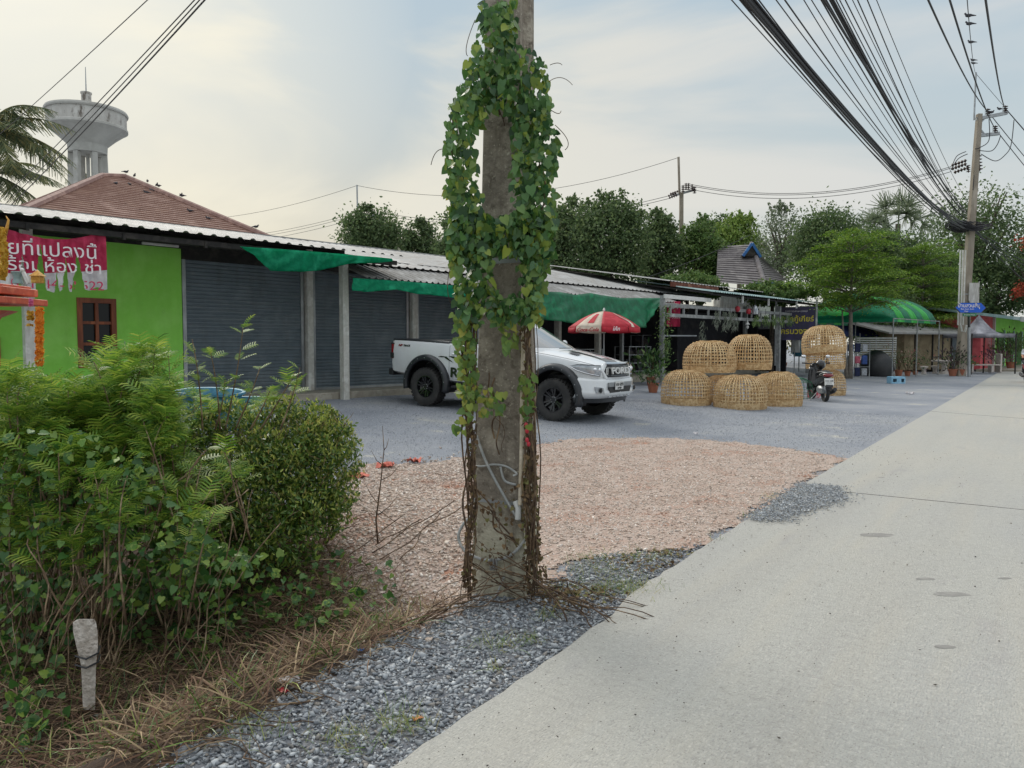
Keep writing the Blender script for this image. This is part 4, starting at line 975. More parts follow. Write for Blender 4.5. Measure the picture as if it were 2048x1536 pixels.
# heart leaf: x from stalk to tip
HV = np.array([(0, 0, 0), (-.14, .26, .05), (.05, .48, .07), (.42, .42, .03), (.78, .18, -.05), (1.0, 0, -.12), (.78, -.18, -.05), (.42, -.42, .03), (.05, -.48, .07), (-.14, -.26, .05), (.42, 0, -.04)])
HF = np.array([(0, 1, 2), (0, 2, 3), (0, 3, 10), (3, 4, 10), (4, 5, 10), (10, 5, 6), (10, 6, 7), (0, 10, 7), (0, 7, 8), (0, 8, 9)])
def vine_pts(polys, Y0, Y1, holes=()):
    out = []
    for poly, n in polys:
        p = np.array(poly, float); x0, y0 = p.min(0); x1, y1 = p.max(0); c = 0
        while c < n:
            x = rng.uniform(x0, x1, 400); y = rng.uniform(y0, y1, 400); k = pip(x, y, p)
            for h in holes: k &= ~pip(x, y, np.array(h, float))
            for a, b in zip(x[k], y[k]):
                if c >= n: break
                out.append(at(a, b, rng.uniform(Y0, Y1))); c += 1
    return np.array([tuple(q) for q in out])
def leaves(name, P, size, m, down=.75, par=None, tmpl=(HV, HF), face=(0, -1, .25), spread=.45, **tags):
    n = len(P); d = np.stack([rng.normal(0, .5, n), rng.normal(0, .25, n), -np.full(n, down) + rng.normal(0, .35, n)], 1)
    nn = np.array(face)[None] + rng.normal(0, spread, (n, 3)); Rm = basis(d, nn); V, Fc = inst(P, Rm, size, *tmpl)
    if par is not None: V = V - np.array(tuple(par.location))
    return fastmesh(name, V, Fc, m, par, **tags)
MT['vleaf'] = mat('vine_leaf', S(84, 124, 68), (S(54, 92, 48), S(98, 136, 72), S(66, 108, 56), S(116, 144, 66), S(76, 116, 62), S(144, 158, 58), S(60, 100, 56), S(42, 74, 42), S(110, 146, 88)), rough=.38, trans=.26, island=True)
MT['vleafy'] = mat('vine_leaf_yellow', S(116, 142, 66), (S(92, 126, 58), S(136, 152, 70), S(80, 114, 58), S(164, 160, 72), S(106, 136, 78), S(70, 104, 56)), rough=.55, trans=.4, island=True)
MT['dleaf'] = mat('dead_leaf', S(104, 84, 60), (S(78, 60, 44), S(134, 110, 78), S(92, 72, 52), S(120, 120, 70), S(96, 76, 58)), rough=.9, trans=.15, island=True)
MT['stem'] = mat('vine_stem', S(108, 86, 64), (S(70, 54, 42), S(134, 112, 84)), 9, .9)
vn = T('climbing_vine', 'heart leaved vine climbing and hanging in a thick sleeve round the roadside pole', 'vine', (0, PY, 0))
holes = [[(968, 222), (1021, 225), (1024, 425), (1000, 432), (968, 400)], [(946, 262), (968, 245), (966, 395), (952, 350)], [(984, 508), (1024, 508), (1026, 586), (984, 574)], [(955, 652), (1042, 690), (1042, 770), (955, 770)], [(1032, 0), (1080, 0), (1080, 80), (1050, 84)]]
topc = [(950, 0), (1028, 0), (1034, 85), (1075, 110), (1095, 140), (1098, 205), (1020, 222), (968, 216), (905, 215), (915, 180), (945, 100), (962, 50)]
left = [(905, 195), (968, 180), (966, 420), (985, 480), (984, 560), (960, 590), (920, 560), (895, 500), (905, 400), (885, 290)]
right = [(1024, 190), (1100, 190), (1112, 260), (1120, 300), (1108, 360), (1112, 430), (1106, 500), (1080, 560), (1040, 560), (1024, 440)]
coll = [(895, 415), (985, 430), (1030, 430), (1108, 420), (1106, 505), (984, 512), (900, 520)]
low = [(910, 560), (985, 574), (1030, 586), (1085, 545), (1080, 610), (1066, 650), (1040, 640), (1010, 650), (975, 640), (950, 650), (912, 640)]
P1 = vine_pts([(topc, 620), (right, 640), (left, 400), (coll, 600), (low, 330)], PY - .36, PY - .16, holes)
P1b = vine_pts([(right, 220), (left, 170), (topc, 90)], PY - .1, PY + .28, holes[1:2])
leaves('leaves', P1, rng.beta(1.4, 2.8, len(P1)) * .062 + .022, MT['vleaf'], par=vn, spread=.75, kind='stuff')
leaves('leaves', P1b, rng.uniform(.025, .066, len(P1b)), MT['vleaf'], par=vn, kind='stuff')
pend = [[(985, 590), (1035, 600), (1040, 650), (1020, 705), (1000, 690), (985, 650)], [(905, 620), (952, 640), (950, 720), (958, 800), (935, 850), (918, 780), (912, 700)], [(1040, 740), (1070, 740), (1062, 870), (1046, 850)], [(955, 770), (1012, 780), (1008, 825), (960, 830)], [(890, 340), (925, 330), (935, 560), (905, 560)], [(1050, 500), (1100, 500), (1082, 640), (1056, 650)], [(908, 830), (935, 840), (925, 880), (908, 860)]]
Py = vine_pts([(pend[0], 60), (pend[1], 190), (pend[2], 50), (pend[3], 40), (pend[4], 110), (pend[5], 90), (pend[6], 10)], PY - .30, PY - .12)
leaves('leaves', Py, rng.uniform(.022, .06, len(Py)), MT['vleafy'], par=vn, kind='stuff')
Pd = vine_pts([([(932, 850), (952, 860), (950, 1190), (925, 1170), (936, 1000)], 240), ([(1048, 870), (1072, 880), (1078, 1000), (1082, 1110), (1100, 1160), (1048, 1180), (1044, 1000)], 420), ([(915, 700), (945, 720), (950, 880), (930, 880)], 90), ([(1040, 640), (1062, 660), (1066, 880), (1050, 880)], 120), ([(950, 980), (1040, 960), (1045, 1120), (960, 1130)], 70)], PY - .22, PY - .06)
leaves('leaves', Pd, rng.uniform(.012, .034, len(Pd)), MT['dleaf'], par=vn, spread=.9, kind='stuff')
mb = MB()
def wig(a, b, n=14, s=.02, sag=0):
    a, b = Vector(a), Vector(b); ph = [random.uniform(0, 6) for _ in range(4)]; r = []
    for i in range(n + 1):
        t = i / n; e = math.sin(math.pi * t)
        r.append(a.lerp(b, t) + Vector((math.sin(t * 9 + ph[0]), math.sin(t * 7 + ph[1]), .5 * math.sin(t * 11 + ph[2]))) * s * (e + .2) - Vector((0, 0, sag * e)))
    return r
for (x0, y0, x1, y1, n_) in ((907, 215, 912, 520, 3), (1056, 880, 1064, 1180, 12), (944, 860, 932, 1190, 8), (1060, 430, 1068, 1130, 8), (958, 1000, 1040, 1100, 4), (945, 600, 938, 1180, 6), (1000, 100, 1010, 230, 4), (1086, 300, 1080, 540, 4), (950, 1100, 1060, 1190, 5), (985, 770, 1000, 900, 3)):
    for _ in range(n_):
        Yq = PY - random.uniform(.10, .22); mb.tube(wig(at(x0 + random.uniform(-9, 9), y0 + random.uniform(-30, 30), Yq), at(x1 + random.uniform(-12, 12), y1 + random.uniform(-25, 25), Yq), 16, .025), random.uniform(.002, .006), 5)
for _ in range(30):   # runners spreading over the ground at the foot
    a = random.uniform(-.5, 2.2); p = Vector((random.uniform(-.2, .25), PY - random.uniform(.1, .2), random.uniform(.05, .35))); q = Vector((.0 + random.uniform(.2, .9), PY - random.uniform(.15, .5), 0)) if random.random() < .75 else Vector((-.55, PY - .5, 0)); q.z = float(gz(q.x, q.y)) + .03
    mb.tube(wig(p, q, 10, .04, -.02), random.uniform(.002, .005), 4)
mb.v = [Vector(p) - vn.location for p in mb.v]; mk('stems', mb, MT['stem'], vn, smooth=180, kind='stuff')
mb = MB()
for (x0, y0, x1, y1, x2, y2) in ((1090, 170, 1120, 140, 1145, 170), (1110, 250, 1150, 285, 1130, 300), (950, 40, 925, 100, 935, 112), (895, 300, 870, 290, 862, 330), (1100, 130, 1118, 122, 1124, 130), (905, 520, 885, 580, 905, 612), (1095, 215, 1120, 235, 1122, 222)):
    a, b, c = at(x0, y0, PY - .2), at(x1, y1, PY - .25), at(x2, y2, PY - .2); mb.tube([a.lerp(b, t).lerp(b.lerp(c, t), t) for t in np.linspace(0, 1, 12)], .0022, 4)
mb.v = [Vector(p) - vn.location for p in mb.v]; mk('tendril', mb, MT['stem'], vn, kind='stuff')
mb = MB()
for (x, y) in ((1052, 850), (1054, 862), (1054, 880), (1057, 888)): mb.ball(at(x, y, PY - .22), (.012, .012, .016), 8, 6)
mb.v = [Vector(p) - vn.location for p in mb.v]; mk('red_berries', mb, MT['red'], vn, kind='stuff')

# ================================================================ POLES, CABLES AND BIRDS
def distpole(name, label, pxb, pyt, Y, z0, w0, w1, lean=0, arm=None):
    b = at(pxb, 700, Y); b.z = z0; zt_ = at(pxb, pyt, Y).z
    t = T(name, label, 'utility pole', b)
    mb = MB(); mb.add([(-w0, -w0, -.3), (w0, -w0, -.3), (w0, w0, -.3), (-w0, w0, -.3), (-w1 + lean, -w1, zt_ - z0), (w1 + lean, -w1, zt_ - z0), (w1 + lean, w1, zt_ - z0), (-w1 + lean, w1, zt_ - z0)], [(3, 2, 1, 0), (4, 5, 6, 7), (0, 1, 5, 4), (1, 2, 6, 5), (2, 3, 7, 6), (3, 0, 4, 7)])
    mk('shaft', mb, MT['post2'], t, bevel=.02); return t, b, zt_
MT['post2'] = mat('far_concrete', S(158, 148, 134), (S(138, 128, 114), S(172, 162, 148)), 2, .9, stretch=(1, 1, .3), spots=[(S(110, 100, 88), 1.5, .62)])
MT['insul'] = mat('porcelain_brown', (.05, .03, .028), (.09, .055, .05), 6, .3)
def insul(par, p, ax, ln=.35, r=.075, n=4):
    mb = MB(); p = Vector(p); ax = Vector(ax).normalized(); Mx = ax.to_track_quat('Z', 'Y').to_matrix()
    pr = [(.02, 0)]
    for i in range(n): pr += [(.03, ln * i / n), (r, ln * (i + .35) / n), (r * .85, ln * (i + .5) / n), (.03, ln * (i + .6) / n)]
    pr += [(.02, ln)]; mb.lathe(pr, p, 10, 'Z', Mx); return mk('insulator', mb, MT['insul'], par, smooth=40)
YR = 41.
rpole, rb, rzt = distpole('utility_pole', 'tall concrete utility pole beside the blue road sign at the right', 1921, 228, YR, 0.05, .21, .12, .62)
def rl_(px, py, dY=0): return at(px, py, YR + dY) - rb
mb = MB(); mb.cyl(rl_(1948, 240), rl_(1952, 145), .045, n=8); mk('top_spike', mb, MT['steel'], rpole)
for (a, b) in (((1952, 238), (2014, 226)), ((1952, 272), (1998, 267))):
    mb = MB(); mb.bar(rl_(*a), rl_(*b), .16, .16); mk('crossarm', mb, MT['steel'], rpole)
for (a, b) in (((1955, 252), (1972, 234)), ((1955, 252), (1970, 270)), ((1955, 238), (1956, 276))):
    mb = MB(); mb.bar(rl_(*a), rl_(*b), .07, .07); mk('arm_brace', mb, MT['steel'], rpole)
for p in ((1975, 233), (2010, 227), (1990, 267)): insul(rpole, rl_(*p), (0, 0, 1), .42, .14)
for p in ((1903, 331), (1903, 338), (1908, 345)): insul(rpole, rl_(*p), (1, 0, .35), .85, .10, 5)
for p in ((1936, 330), (1955, 330)): insul(rpole, rl_(*p), (.1, 0, -1), -.4 if False else .4, .12, 4)
for x in (1942, 1955): mb = MB(); mb.tube([rl_(x, 320), rl_(x + 2, 335), rl_(x + 3, 325)], .03, 6)
insul(rpole, rl_(1957, 310), (.12, 0, -1), .85, .16, 5)
def wirepath(pts, r, name, m=None, par=None, **t):
    P = [Vector(p) for p in pts]; Q = []
    for i in range(len(P) - 1):
        p0, p1, p2, p3 = P[max(i - 1, 0)], P[i], P[i + 1], P[min(i + 2, len(P) - 1)]
        for k in range(6):
            u = k / 6; Q.append(.5 * ((2 * p1) + (p2 - p0) * u + (2 * p0 - 5 * p1 + 4 * p2 - p3) * u * u + (3 * p1 - p0 - 3 * p2 + p3) * u ** 3))
    Q.append(P[-1]); mb = MB(); mb.tube(Q, r, 5); return mk(name, mb, m or MT['cable'], par, smooth=180, **t)
for pts in (((1978, 238), (1978, 280), (1960, 295), (1950, 298)), ((2001, 272), (1994, 290), (1982, 302), (1958, 301)), ((2028, 240), (2022, 290), (2010, 310), (1990, 322), (1962, 308)), ((1905, 330), (1914, 312), (1932, 303)), ((1902, 340), (1916, 318), (1935, 308)), ((1948, 350), (1946, 380))):
    wirepath([rl_(*p, -.2) for p in pts], .022, 'jumper_wire', par=rpole)
mb = MB()
for _ in range(26):
    c = rl_(1934 + random.uniform(-6, 6), 452 + random.uniform(-6, 5), random.uniform(-.4, .2)); a = random.uniform(.3, 1.3)
    mb.tube([c + Vector((a * math.cos(t) * random.uniform(.9, 1.1), .3 * math.sin(t), .16 * math.sin(t * 2 + a) - .02 * a)) for t in np.linspace(0, 5.6, 14)], .022, 4)
mk('cable_coil', mb, MT['cable'], rpole, kind='stuff')
mb = MB()
for dx in (-5, 0, 5): mb.cyl(rl_(1926 + dx, 500, -.35), rl_(1921 + dx, 650, -.35), .04, n=6)
mb.tube([rl_(1921, 650, -.35), rl_(1924, 662, -.35), rl_(1930, 664, -.35), rl_(1933, 650, -.35)], .05, 6)
mk('riser_conduit', mb, MT['post'], rpole, smooth=60, kind='stuff')

def span(S_, E_, c, n=26):
    S_, E_ = Vector(S_), Vector(E_); L_ = (E_ - S_).xy.length
    return [S_.lerp(E_, i / n) - Vector((0, 0, c * 4 * (i / n) * (1 - i / n))) for i in range(n + 1)]
def cable(pts, r, label, group='overhead cables along the road'):
    mb = MB(); mb.tube(pts, r, 5, caps=False); return mk('overhead_cable', mb, MT['cable'], smooth=180, label=label, cat='cable', group=group)
def through(xt, Sx, Ep, sag, yt=0):
    """cable leaving the near pole, crossing the top of the photograph at column xt, ending at Ep"""
    a = (xt - 1024) / F; sl = (Ep.x - Sx) / (Ep.y - 5); Yq = (sl * 5 - Sx) / (sl - a) if abs(sl - a) > 1e-6 else 12
    Q = at(xt, yt, Yq); k = (Yq - 5) / (Ep.y - 5); zq = Q.z + sag * 4 * k * (1 - k); zs = (zq - Ep.z * k) / (1 - k)
    return span((Sx, 5, zs), Ep, sag)
lab1 = 'black cable in the left bundle sagging down to the tall right pole'
lab2 = 'black cable in the right bundle sagging down to the tall right pole'
lab3 = 'single thin cable between the two bundles running to the right pole'
E1 = at(1929, 452, YR)
ORD = ['', 'first', 'second', 'third', 'fourth', 'fifth', 'sixth', 'seventh', 'eighth', 'ninth', 'tenth', 'eleventh', 'twelfth', 'thirteenth']; ordn = {1: 0, 2: 0, 3: 0}
for i, (xt, r, g) in enumerate(((1453, .009, 1), (1470, .016, 1), (1474, .012, 1), (1479, .02, 1), (1485, .032, 1), (1490, .034, 1), (1494, .03, 1), (1499, .018, 1), (1506, .012, 1), (1540, .010, 3), (1557, .014, 3), (1594, .010, 3), (1609, .010, 3), (1628, .016, 2), (1633, .026, 2), (1638, .014, 2), (1646, .03, 2), (1651, .026, 2), (1657, .014, 2), (1664, .012, 2), (1675, .014, 2), (1689, .010, 2), (1699, .015, 2), (1718, .015, 2), (1736, .011, 2))):
    e = E1 + Vector((random.uniform(-.2, .2), 0, random.uniform(-.25, .3) + (.5 if g == 2 else -.1) + (.9 * (xt - 1699) / 37 if xt > 1699 else 0)))
    ordn[g] += 1; nth = ORD[ordn[g]]; lb = {1: f'{nth} cable from the left in the dense left bundle over the road', 2: f'{nth} cable from the left in the right bundle over the road', 3: f'{nth} of the single cables running between the two bundles'}[g]
    if xt == 1453: lb = 'thin cable hanging lowest of all, left of the left bundle'
    if xt == 1736: lb = 'thin cable furthest right of the cables that meet low on the right pole'
    cable(through(xt, -.05 + .02 * (i % 5), e, random.uniform(.35, .75) if g != 3 else random.uniform(.4, .8)), r * .8, lb)
for xt, (ex, ey), dn in ((1837, (1975, 222), 'left'), (1879, (1990, 257), 'middle'), (1949, (2010, 216), 'right')):
    e = at(ex, ey, YR); Yq = 18; Q = at(xt, 0, Yq); Sx = e.x - (e.x - Q.x) * 35 / (YR - Yq)
    cable(through(xt, Sx, e, .55), .022, f'{dn} power line of the three running high to the crossarm of the right pole', 'high power lines')
    cable(span(e, at(2300 if dn != 'right' else 2330, {'left': 560, 'middle': 585, 'right': 520}[dn], 72), .8), .022, f'{dn} power line leaving the crossarm towards the right edge', 'high power lines')
e = at(1951, 146, YR); Yq = 20; Q = at(1913, 0, Yq); Sx = e.x - (e.x - Q.x) * 35 / (YR - Yq)
gp = through(1913, Sx, e, .6); cable(gp, .010, 'thin top wire with small birds sitting on it', 'high power lines')
cable(span(e, at(2330, 540, 72), .6), .012, 'thin top wire leaving the tip of the right pole', 'high power lines')
for i, (x, y) in enumerate(((2048, 600), (2048, 578), (2048, 560), (2048, 548), (2048, 530))):
    cable(span(E1 + Vector((.2, 0, random.uniform(-.3, .2))), at(2100 + i * 6, y - 10, 60), .5), .02, ORD[5 - i] + ' from the top of the low cables leaving the coil on the right pole')
# birds on the thin wire
bl = ['topmost small bird on the thin wire', 'second small bird from the top of the thin wire', 'middle small bird on the thin wire', 'upper of the two small birds close together on the thin wire', 'lower of the two small birds close together on the thin wire']
for (x, y), lb in zip(((1923, 37), (1928, 53), (1937, 89), (1947, 124), (1948, 130)), bl):
    best = min(gp, key=lambda p: abs((p.x / p.y) * F + 1024 - x) if p.y > 5 else 1e9)
    d = None
    for a, b in zip(gp, gp[1:]):
        ya = 768 - F * ((a.z - EYE) * _cp + a.y * -_sp * -1 * -1) / (a.y * _cp - (a.z - EYE) * _sp) if False else None
        def pr(p): dy = p.y; dz = p.z - EYE; dep = dy * _cp - dz * _sp; return 1024 + F * p.x / dep, 768 - F * (dy * _sp + dz * _cp) / dep
        (xa, ya), (xb, yb) = pr(a), pr(b)
        if ya <= y <= yb: d = a.lerp(b, (y - ya) / (yb - ya + 1e-9)); break
    if d is not None: pigeon(d + Vector((0, 0, .01)), random.choice((2.9, .2, 3.3)), .62, lb, 'small_bird', 'small birds on the thin wire')
pigeon(at(1999, 221, YR), 3.1, .9, 'bird sitting on the crossarm beside the insulators of the right pole', 'small_bird', None)
pigeon(at(1983, 228, YR), .1, 1.0, 'bird on the crossarm nearer to the right pole', 'small_bird', None)
# two slender poles beyond the row
MT['cable2'] = MT['cable']
p2, b2, z2 = distpole('utility_pole', 'slender concrete pole with dark insulators behind the middle of the grey roof', 1361, 385, 46.8, .2, .15, .11, -.05)
mb = MB(); mb.bar(at(1359, 390, 46.8) - b2, at(1357, 314, 46.8) - b2, .12); mk('top_spike', mb, MT['post2'], p2)
mb = MB(); mb.bar(at(1345, 392, 46.8) - b2, at(1388, 380, 46.8) - b2, .12); mk('crossarm', mb, MT['steel'], p2)
for x, y in ((1372, 372), (1377, 372), (1384, 374), (1366, 376), (1389, 379)): insul(p2, at(x, y + 8, 46.5) - b2, (0, 0, 1), .42, .12)
for x, y in ((1336, 392), (1338, 396), (1340, 388)): insul(p2, at(x, y, 46.5) - b2, (1, 0, .35), .55, .09)
p3, b3, z3 = distpole('utility_pole', 'slender concrete pole with a short crossarm behind the left of the grey roof', 717, 422, 55, .2, .14, .11, -.04)
mb = MB(); mb.bar(at(715, 424, 55) - b3, at(714, 370, 55) - b3, .09); mk('top_spike', mb, MT['steel'], p3)
mb = MB(); mb.bar(at(717, 427, 55) - b3, at(750, 432, 55) - b3, .12); mk('crossarm', mb, MT['steel'], p3)
for x in (734, 748): insul(p3, at(x, 430, 55) - b3, (0, 0, 1), .42, .12)
mb = MB(); mb.bar(at(724, 466, 55) - b3, at(738, 448, 55) - b3, .09); mk('arm_brace', mb, MT['steel'], p3)
G2 = 'thin wires between the slender far poles'
def w2(a, b, Ya, Yb, sag, r=.016, lb='thin wire strung between the slender far poles'): cable(span(at(*a, Ya), at(*b, Yb), sag), r, lb, G2)
for dy in (0, 3, 10): w2((1388, 370 + dy), (1903, 333 + dy), 46.8, YR, .9, .016, {0: 'upper', 3: 'middle', 10: 'lower'}[dy] + ' wire from the middle slender pole to the tall right pole')
w2((1357, 315), (714, 371), 46.8, 55, 1.4, .014, 'thin top wire joining the tips of the two slender poles')
for x, y in ((1336, 392), (1338, 397)): w2((x, y), (736, 421 + (y - 392)), 46.8, 55, 1.1, .016, {392: 'upper', 397: 'lower'}[y] + ' wire joining the crossarms of the two slender poles')
w2((714, 371), (380, 440), 55, 70, .5, .014, 'thin top wire leaving the left slender pole to the left')
for dy in (0, 5, 12): w2((716, 424 + dy), (380, 478 + dy), 55, 70, .5, .014, {0: 'upper', 5: 'middle', 12: 'lowest'}[dy] + ' of three wires leaving the left slender pole to the left')
w2((1500, 470), (1130, 600), 40, 34, .3, .014, 'thin low wire crossing in front of the trees behind the row')
# service wires at top left
G3 = 'wires crossing the upper left sky'
def left_(xt, Ep, sag, r, lb):
    a = (xt - 1024) / F; sl = (Ep.x + .1) / (Ep.y - 4.9); Yq = (sl * 4.9 + .1) / (sl - a); Q = at(xt, 0, Yq); k = (Yq - 4.9) / (Ep.y - 4.9)
    zs = (Q.z + sag * 4 * k * (1 - k) - Ep.z * k) / (1 - k); cable(span((-.1, 4.9, zs), Ep, sag), r, lb, G3)
left_(312, at(-80, 335, 26), .10, .007, 'lone thin wire left of the other three in the upper left sky')
for xt, e, lb in ((404, (-60, 450), 'left'), (414, (-60, 470), 'middle'), (424, (-60, 483), 'right')): left_(xt, at(*e, 28), .22, .008 if lb != 'right' else .011, f'{lb} wire of the three passing in front of the water tower')
# ================================================================ STALL AT THE END OF THE ROW
UZ = Vector((0, 0, 1))
US0, US1 = bU(1325, 620, 2.6), bU(1640, 610, 3.0)
stall = T('market_stall', 'steel framed open stall with corrugated awning and hanging plants behind the bamboo baskets', 'market stall', B(US0, 2.6, .3))
def sk(name, mb, m, par=None, **k):
    if par is None: mb.v = [Vector(p) - stall.location for p in mb.v]; par = stall
    else: mb.v = [Vector(p) - stall.location for p in mb.v]
    return mk(name, mb, m, par, **k)
MT['frame'] = mat('frame_steel', S(156, 158, 158), (S(132, 134, 134), S(172, 174, 172)), 3, .6, .2, spots=[(S(120, 100, 84), 4, .66)])
MT['rust'] = mat('rusty_board', S(122, 70, 52), (S(92, 50, 38), S(148, 100, 80)), 3, .9)
MT['tealroof'] = mat('aqua_roof', S(150, 176, 174), (S(130, 156, 156), S(176, 192, 190)), 1.2, .6, .2)
UP = [US0, bU(1558, 640, 2.6), US1 - .4]
for u in UP: mb = MB(); mb.box(B(u, 2.6, 1.8), (.14, .14, 3.1), BU, BV, UZ); sk('post', mb, MT['frame'])
for u in (US0 + 1.2, bU(1450, 650, -1.), US1 - 2): mb = MB(); mb.box(B(u, .1, 1.9), (.12, .12, 3.2), BU, BV, UZ); sk('post', mb, MT['frame'])
zt1, zt2 = bZ(1325, 606, 2.6), bZ(1325, 626, 2.6)
mb = MB(); bbox(mb, US0, US1 - .3, 2.56, 2.64, zt1 - .12, zt1); bbox(mb, US0, US1 - .3, 2.56, 2.64, zt2 - .12, zt2)
for u in np.arange(US0 + .5, US1 - .4, .95): bbox(mb, u, u + .07, 2.57, 2.63, zt2, zt1 - .12)
sk('lattice_beam', mb, MT['frame'])
mb = MB(); bbox(mb, US0 - .1, bU(1423, 600, 2.75), 2.70, 2.75, bZ(1370, 600, 2.72), bZ(1370, 592, 2.72)); sk('fascia_board', mb, MT['white'])
u0, u1 = bU(1430, 586, 3.1), bU(1652, 608, 3.1); ze = bZ(1540, 596, 3.1)
mb = MB(); corr(mb, u0, u1, [(-.5, ze + .62), (3.1, ze)], .2, .035); sk('awning', mb, MT['tealroof'])
mb = MB(); corr(mb, u0 - .4, u1 - 2., [(-5, ze + 1.55), (1.4, ze + .48)], .25, .03); sk('roof', mb, MT['roof'])
mb = MB(); bbox(mb, u0 - .3, u0 + 3.6, 1.36, 1.42, ze + .28, ze + .46); sk('eave_board', mb, MT['rust'])
for px in (1487, 1539, 1595, 1641):
    u = bU(px, 600, 3.05); mb = MB(); bbox(mb, u - .03, u + .03, 2.98, 3.04, ze - .32, ze - .02); sk('bracket', mb, MT['white'])
mb = MB()
for u in np.arange(u0, u1, 1.5): mb.bar(B(u, 3.0, ze - .05), B(u, -.4, ze + .5), .05, .06)
bbox(mb, u0, u1, 2.9, 2.95, ze - .1, ze - .04); sk('rafter', mb, MT['dark'])
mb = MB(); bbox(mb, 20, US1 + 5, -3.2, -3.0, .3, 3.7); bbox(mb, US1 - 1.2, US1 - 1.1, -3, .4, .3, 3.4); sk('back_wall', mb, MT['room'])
mb = MB(); mb.tube([B(US0 + .3, 2.3, bZ(1345, 672, 2.3)), B(US0 + 3, 2.3, bZ(1345, 672, 2.3) + .02)], .03, 8); sk('rail', mb, MT['steel'])
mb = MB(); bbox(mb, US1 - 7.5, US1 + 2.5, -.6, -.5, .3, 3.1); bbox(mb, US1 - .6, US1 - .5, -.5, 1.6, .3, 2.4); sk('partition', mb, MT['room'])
MT['tealshirt'] = mat('teal_cloth', S(70, 130, 150), (S(54, 110, 132), S(96, 152, 168)), 5, .85)
# dark goods inside the stall and the open bays
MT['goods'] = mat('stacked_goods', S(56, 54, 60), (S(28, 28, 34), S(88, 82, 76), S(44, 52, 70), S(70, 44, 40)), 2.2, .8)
for i, (u, o, w_, d_, h) in enumerate(((9.5, -1.5, 1.6, .7, 1.3), (11.9, -2.2, 1.2, .6, 1.7), (14.4, -1.2, 1.5, .6, 1.0), (17.2, -.8, 1.6, .7, 1.1), (19.6, -1.8, 1.1, .6, 1.6), (22.3, -.9, 1.8, .7, 1.2), (24.9, -1.5, 1.0, .6, 1.5))):
    c = B(u, o, WALLZ); t = T('storage_rack', ['low dark rack of goods inside the first open bay', 'tall dark rack at the back of the bay behind the parasol', 'low rack behind the parasol pole', 'low rack of goods behind the left basket pile', 'tall dark rack at the back of the stall', 'wide rack of goods behind the upper right basket', 'rack beside the purple signboard'][i], 'rack', c, -_a + R(90) * 0)
    t.rotation_euler = (0, 0, math.atan2(BU.y, BU.x)); mb = MB()
    for x in (-w_ / 2, w_ / 2):
        for y in (-d_ / 2, d_ / 2): mb.box((x, y, h / 2), (.04, .04, h))
    for k in range(4): mb.box((0, 0, .08 + k * (h - .1) / 3), (w_, d_, .03))
    mk('frame', mb, MT['steel'], t)
    mb = MB()
    for k in range(3):
        x = -w_ / 2 + .12
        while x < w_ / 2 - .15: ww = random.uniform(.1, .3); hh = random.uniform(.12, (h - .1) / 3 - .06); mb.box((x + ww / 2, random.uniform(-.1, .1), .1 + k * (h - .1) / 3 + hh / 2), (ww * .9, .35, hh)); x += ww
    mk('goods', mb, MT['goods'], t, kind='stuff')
u_ = bU(1602, 690, 2.2); cr2 = T('clothes_rail', 'rail of teal and pale shirts hanging below the purple sign', 'clothes rail', B(u_, 2.2, .25)); cr2.rotation_euler = (0, 0, math.atan2(BU.y, BU.x)); mb = MB()
for x in (-.8, .8): mb.cyl((x, 0, 0), (x, 0, 1.7), .025, n=8)
mb.cyl((-.8, 0, 1.68), (.8, 0, 1.68), .02, n=8); mk('frame', mb, MT['frame'], cr2)
for i in range(9):
    x = -.68 + .17 * i; mb = MB(); mb.grid([[(x + .02 * math.sin(k * 2 + j), -.22 + .44 * k / 6, 1.62 - (.62 + .1 * (i % 3)) * j / 6) for k in range(7)] for j in range(7)]); mk('shirt', mb, MT['tealshirt'] if i % 3 else MT['white'], cr2, smooth=180, solid=.02)
# hanging moss plants
MT['moss'] = mat('air_plant', S(138, 144, 128), (S(104, 114, 98), S(170, 174, 160)), rough=.9, island=True)
MT['hangp'] = mat('basket_plant', S(110, 138, 76), (S(74, 104, 54), S(150, 170, 104)), rough=.7, island=True, trans=.2)
BL = np.array([(0, -.12, 0), (0, .12, 0), (1, .05, -.1), (1, -.05, -.1)]); BLF = np.array([(0, 1, 2, 3)])
def blades(name, P, D, size, m, par=None, wd=1.0, **tags):
    nn = runit(len(P)); Rm = basis(D, nn); V, Fc = inst(P, Rm, size, BL * np.array([1, wd, 1]), BLF)
    if par is not None: V = V - np.array(tuple(par.location))
    return fastmesh(name, V, Fc, m, par, **tags)
def hang(px, py0, py1, off, m, label, w_=.10, cat='hanging plant', group='plants hanging from the stall beam'):
    u, z0 = buz(px, py0, off); z1 = bZ(px, py1, off); p = B(u, off, z0); t = T('hanging_plant', label, cat, p, 0, group)
    n = 90; z = rng.uniform(0, 1, n); P = np.stack([rng.normal(0, w_ * .6, n), rng.normal(0, w_ * .6, n), -(z * (z0 - z1))], 1)
    D = np.stack([rng.normal(0, .35, n), rng.normal(0, .35, n), -np.ones(n)], 1); o = blades('foliage', P, D, rng.uniform(.08, .22, n), m, None, .6); o.parent = t
    mb = MB(); mb.cyl((0, 0, .25), (0, 0, 0), .008, n=5); mk('hanger', mb, MT['cable'], t)
for i, px in enumerate((1434, 1450, 1460, 1472)): hang(px, 622, 652 + (i % 2) * 6, 2.8, MT['moss'], ['leftmost', 'second from left', 'third from left', 'rightmost'][i] + ' grey strand of air plant hanging under the stall beam')
for i, px in enumerate((1512, 1531, 1548, 1564, 1580)): hang(px, 630, 648, 3.0, MT['hangp'], ['first', 'second', 'third', 'fourth', 'fifth'][i] + ' green trailing plant from the left in the row hung before the purple sign', .13)
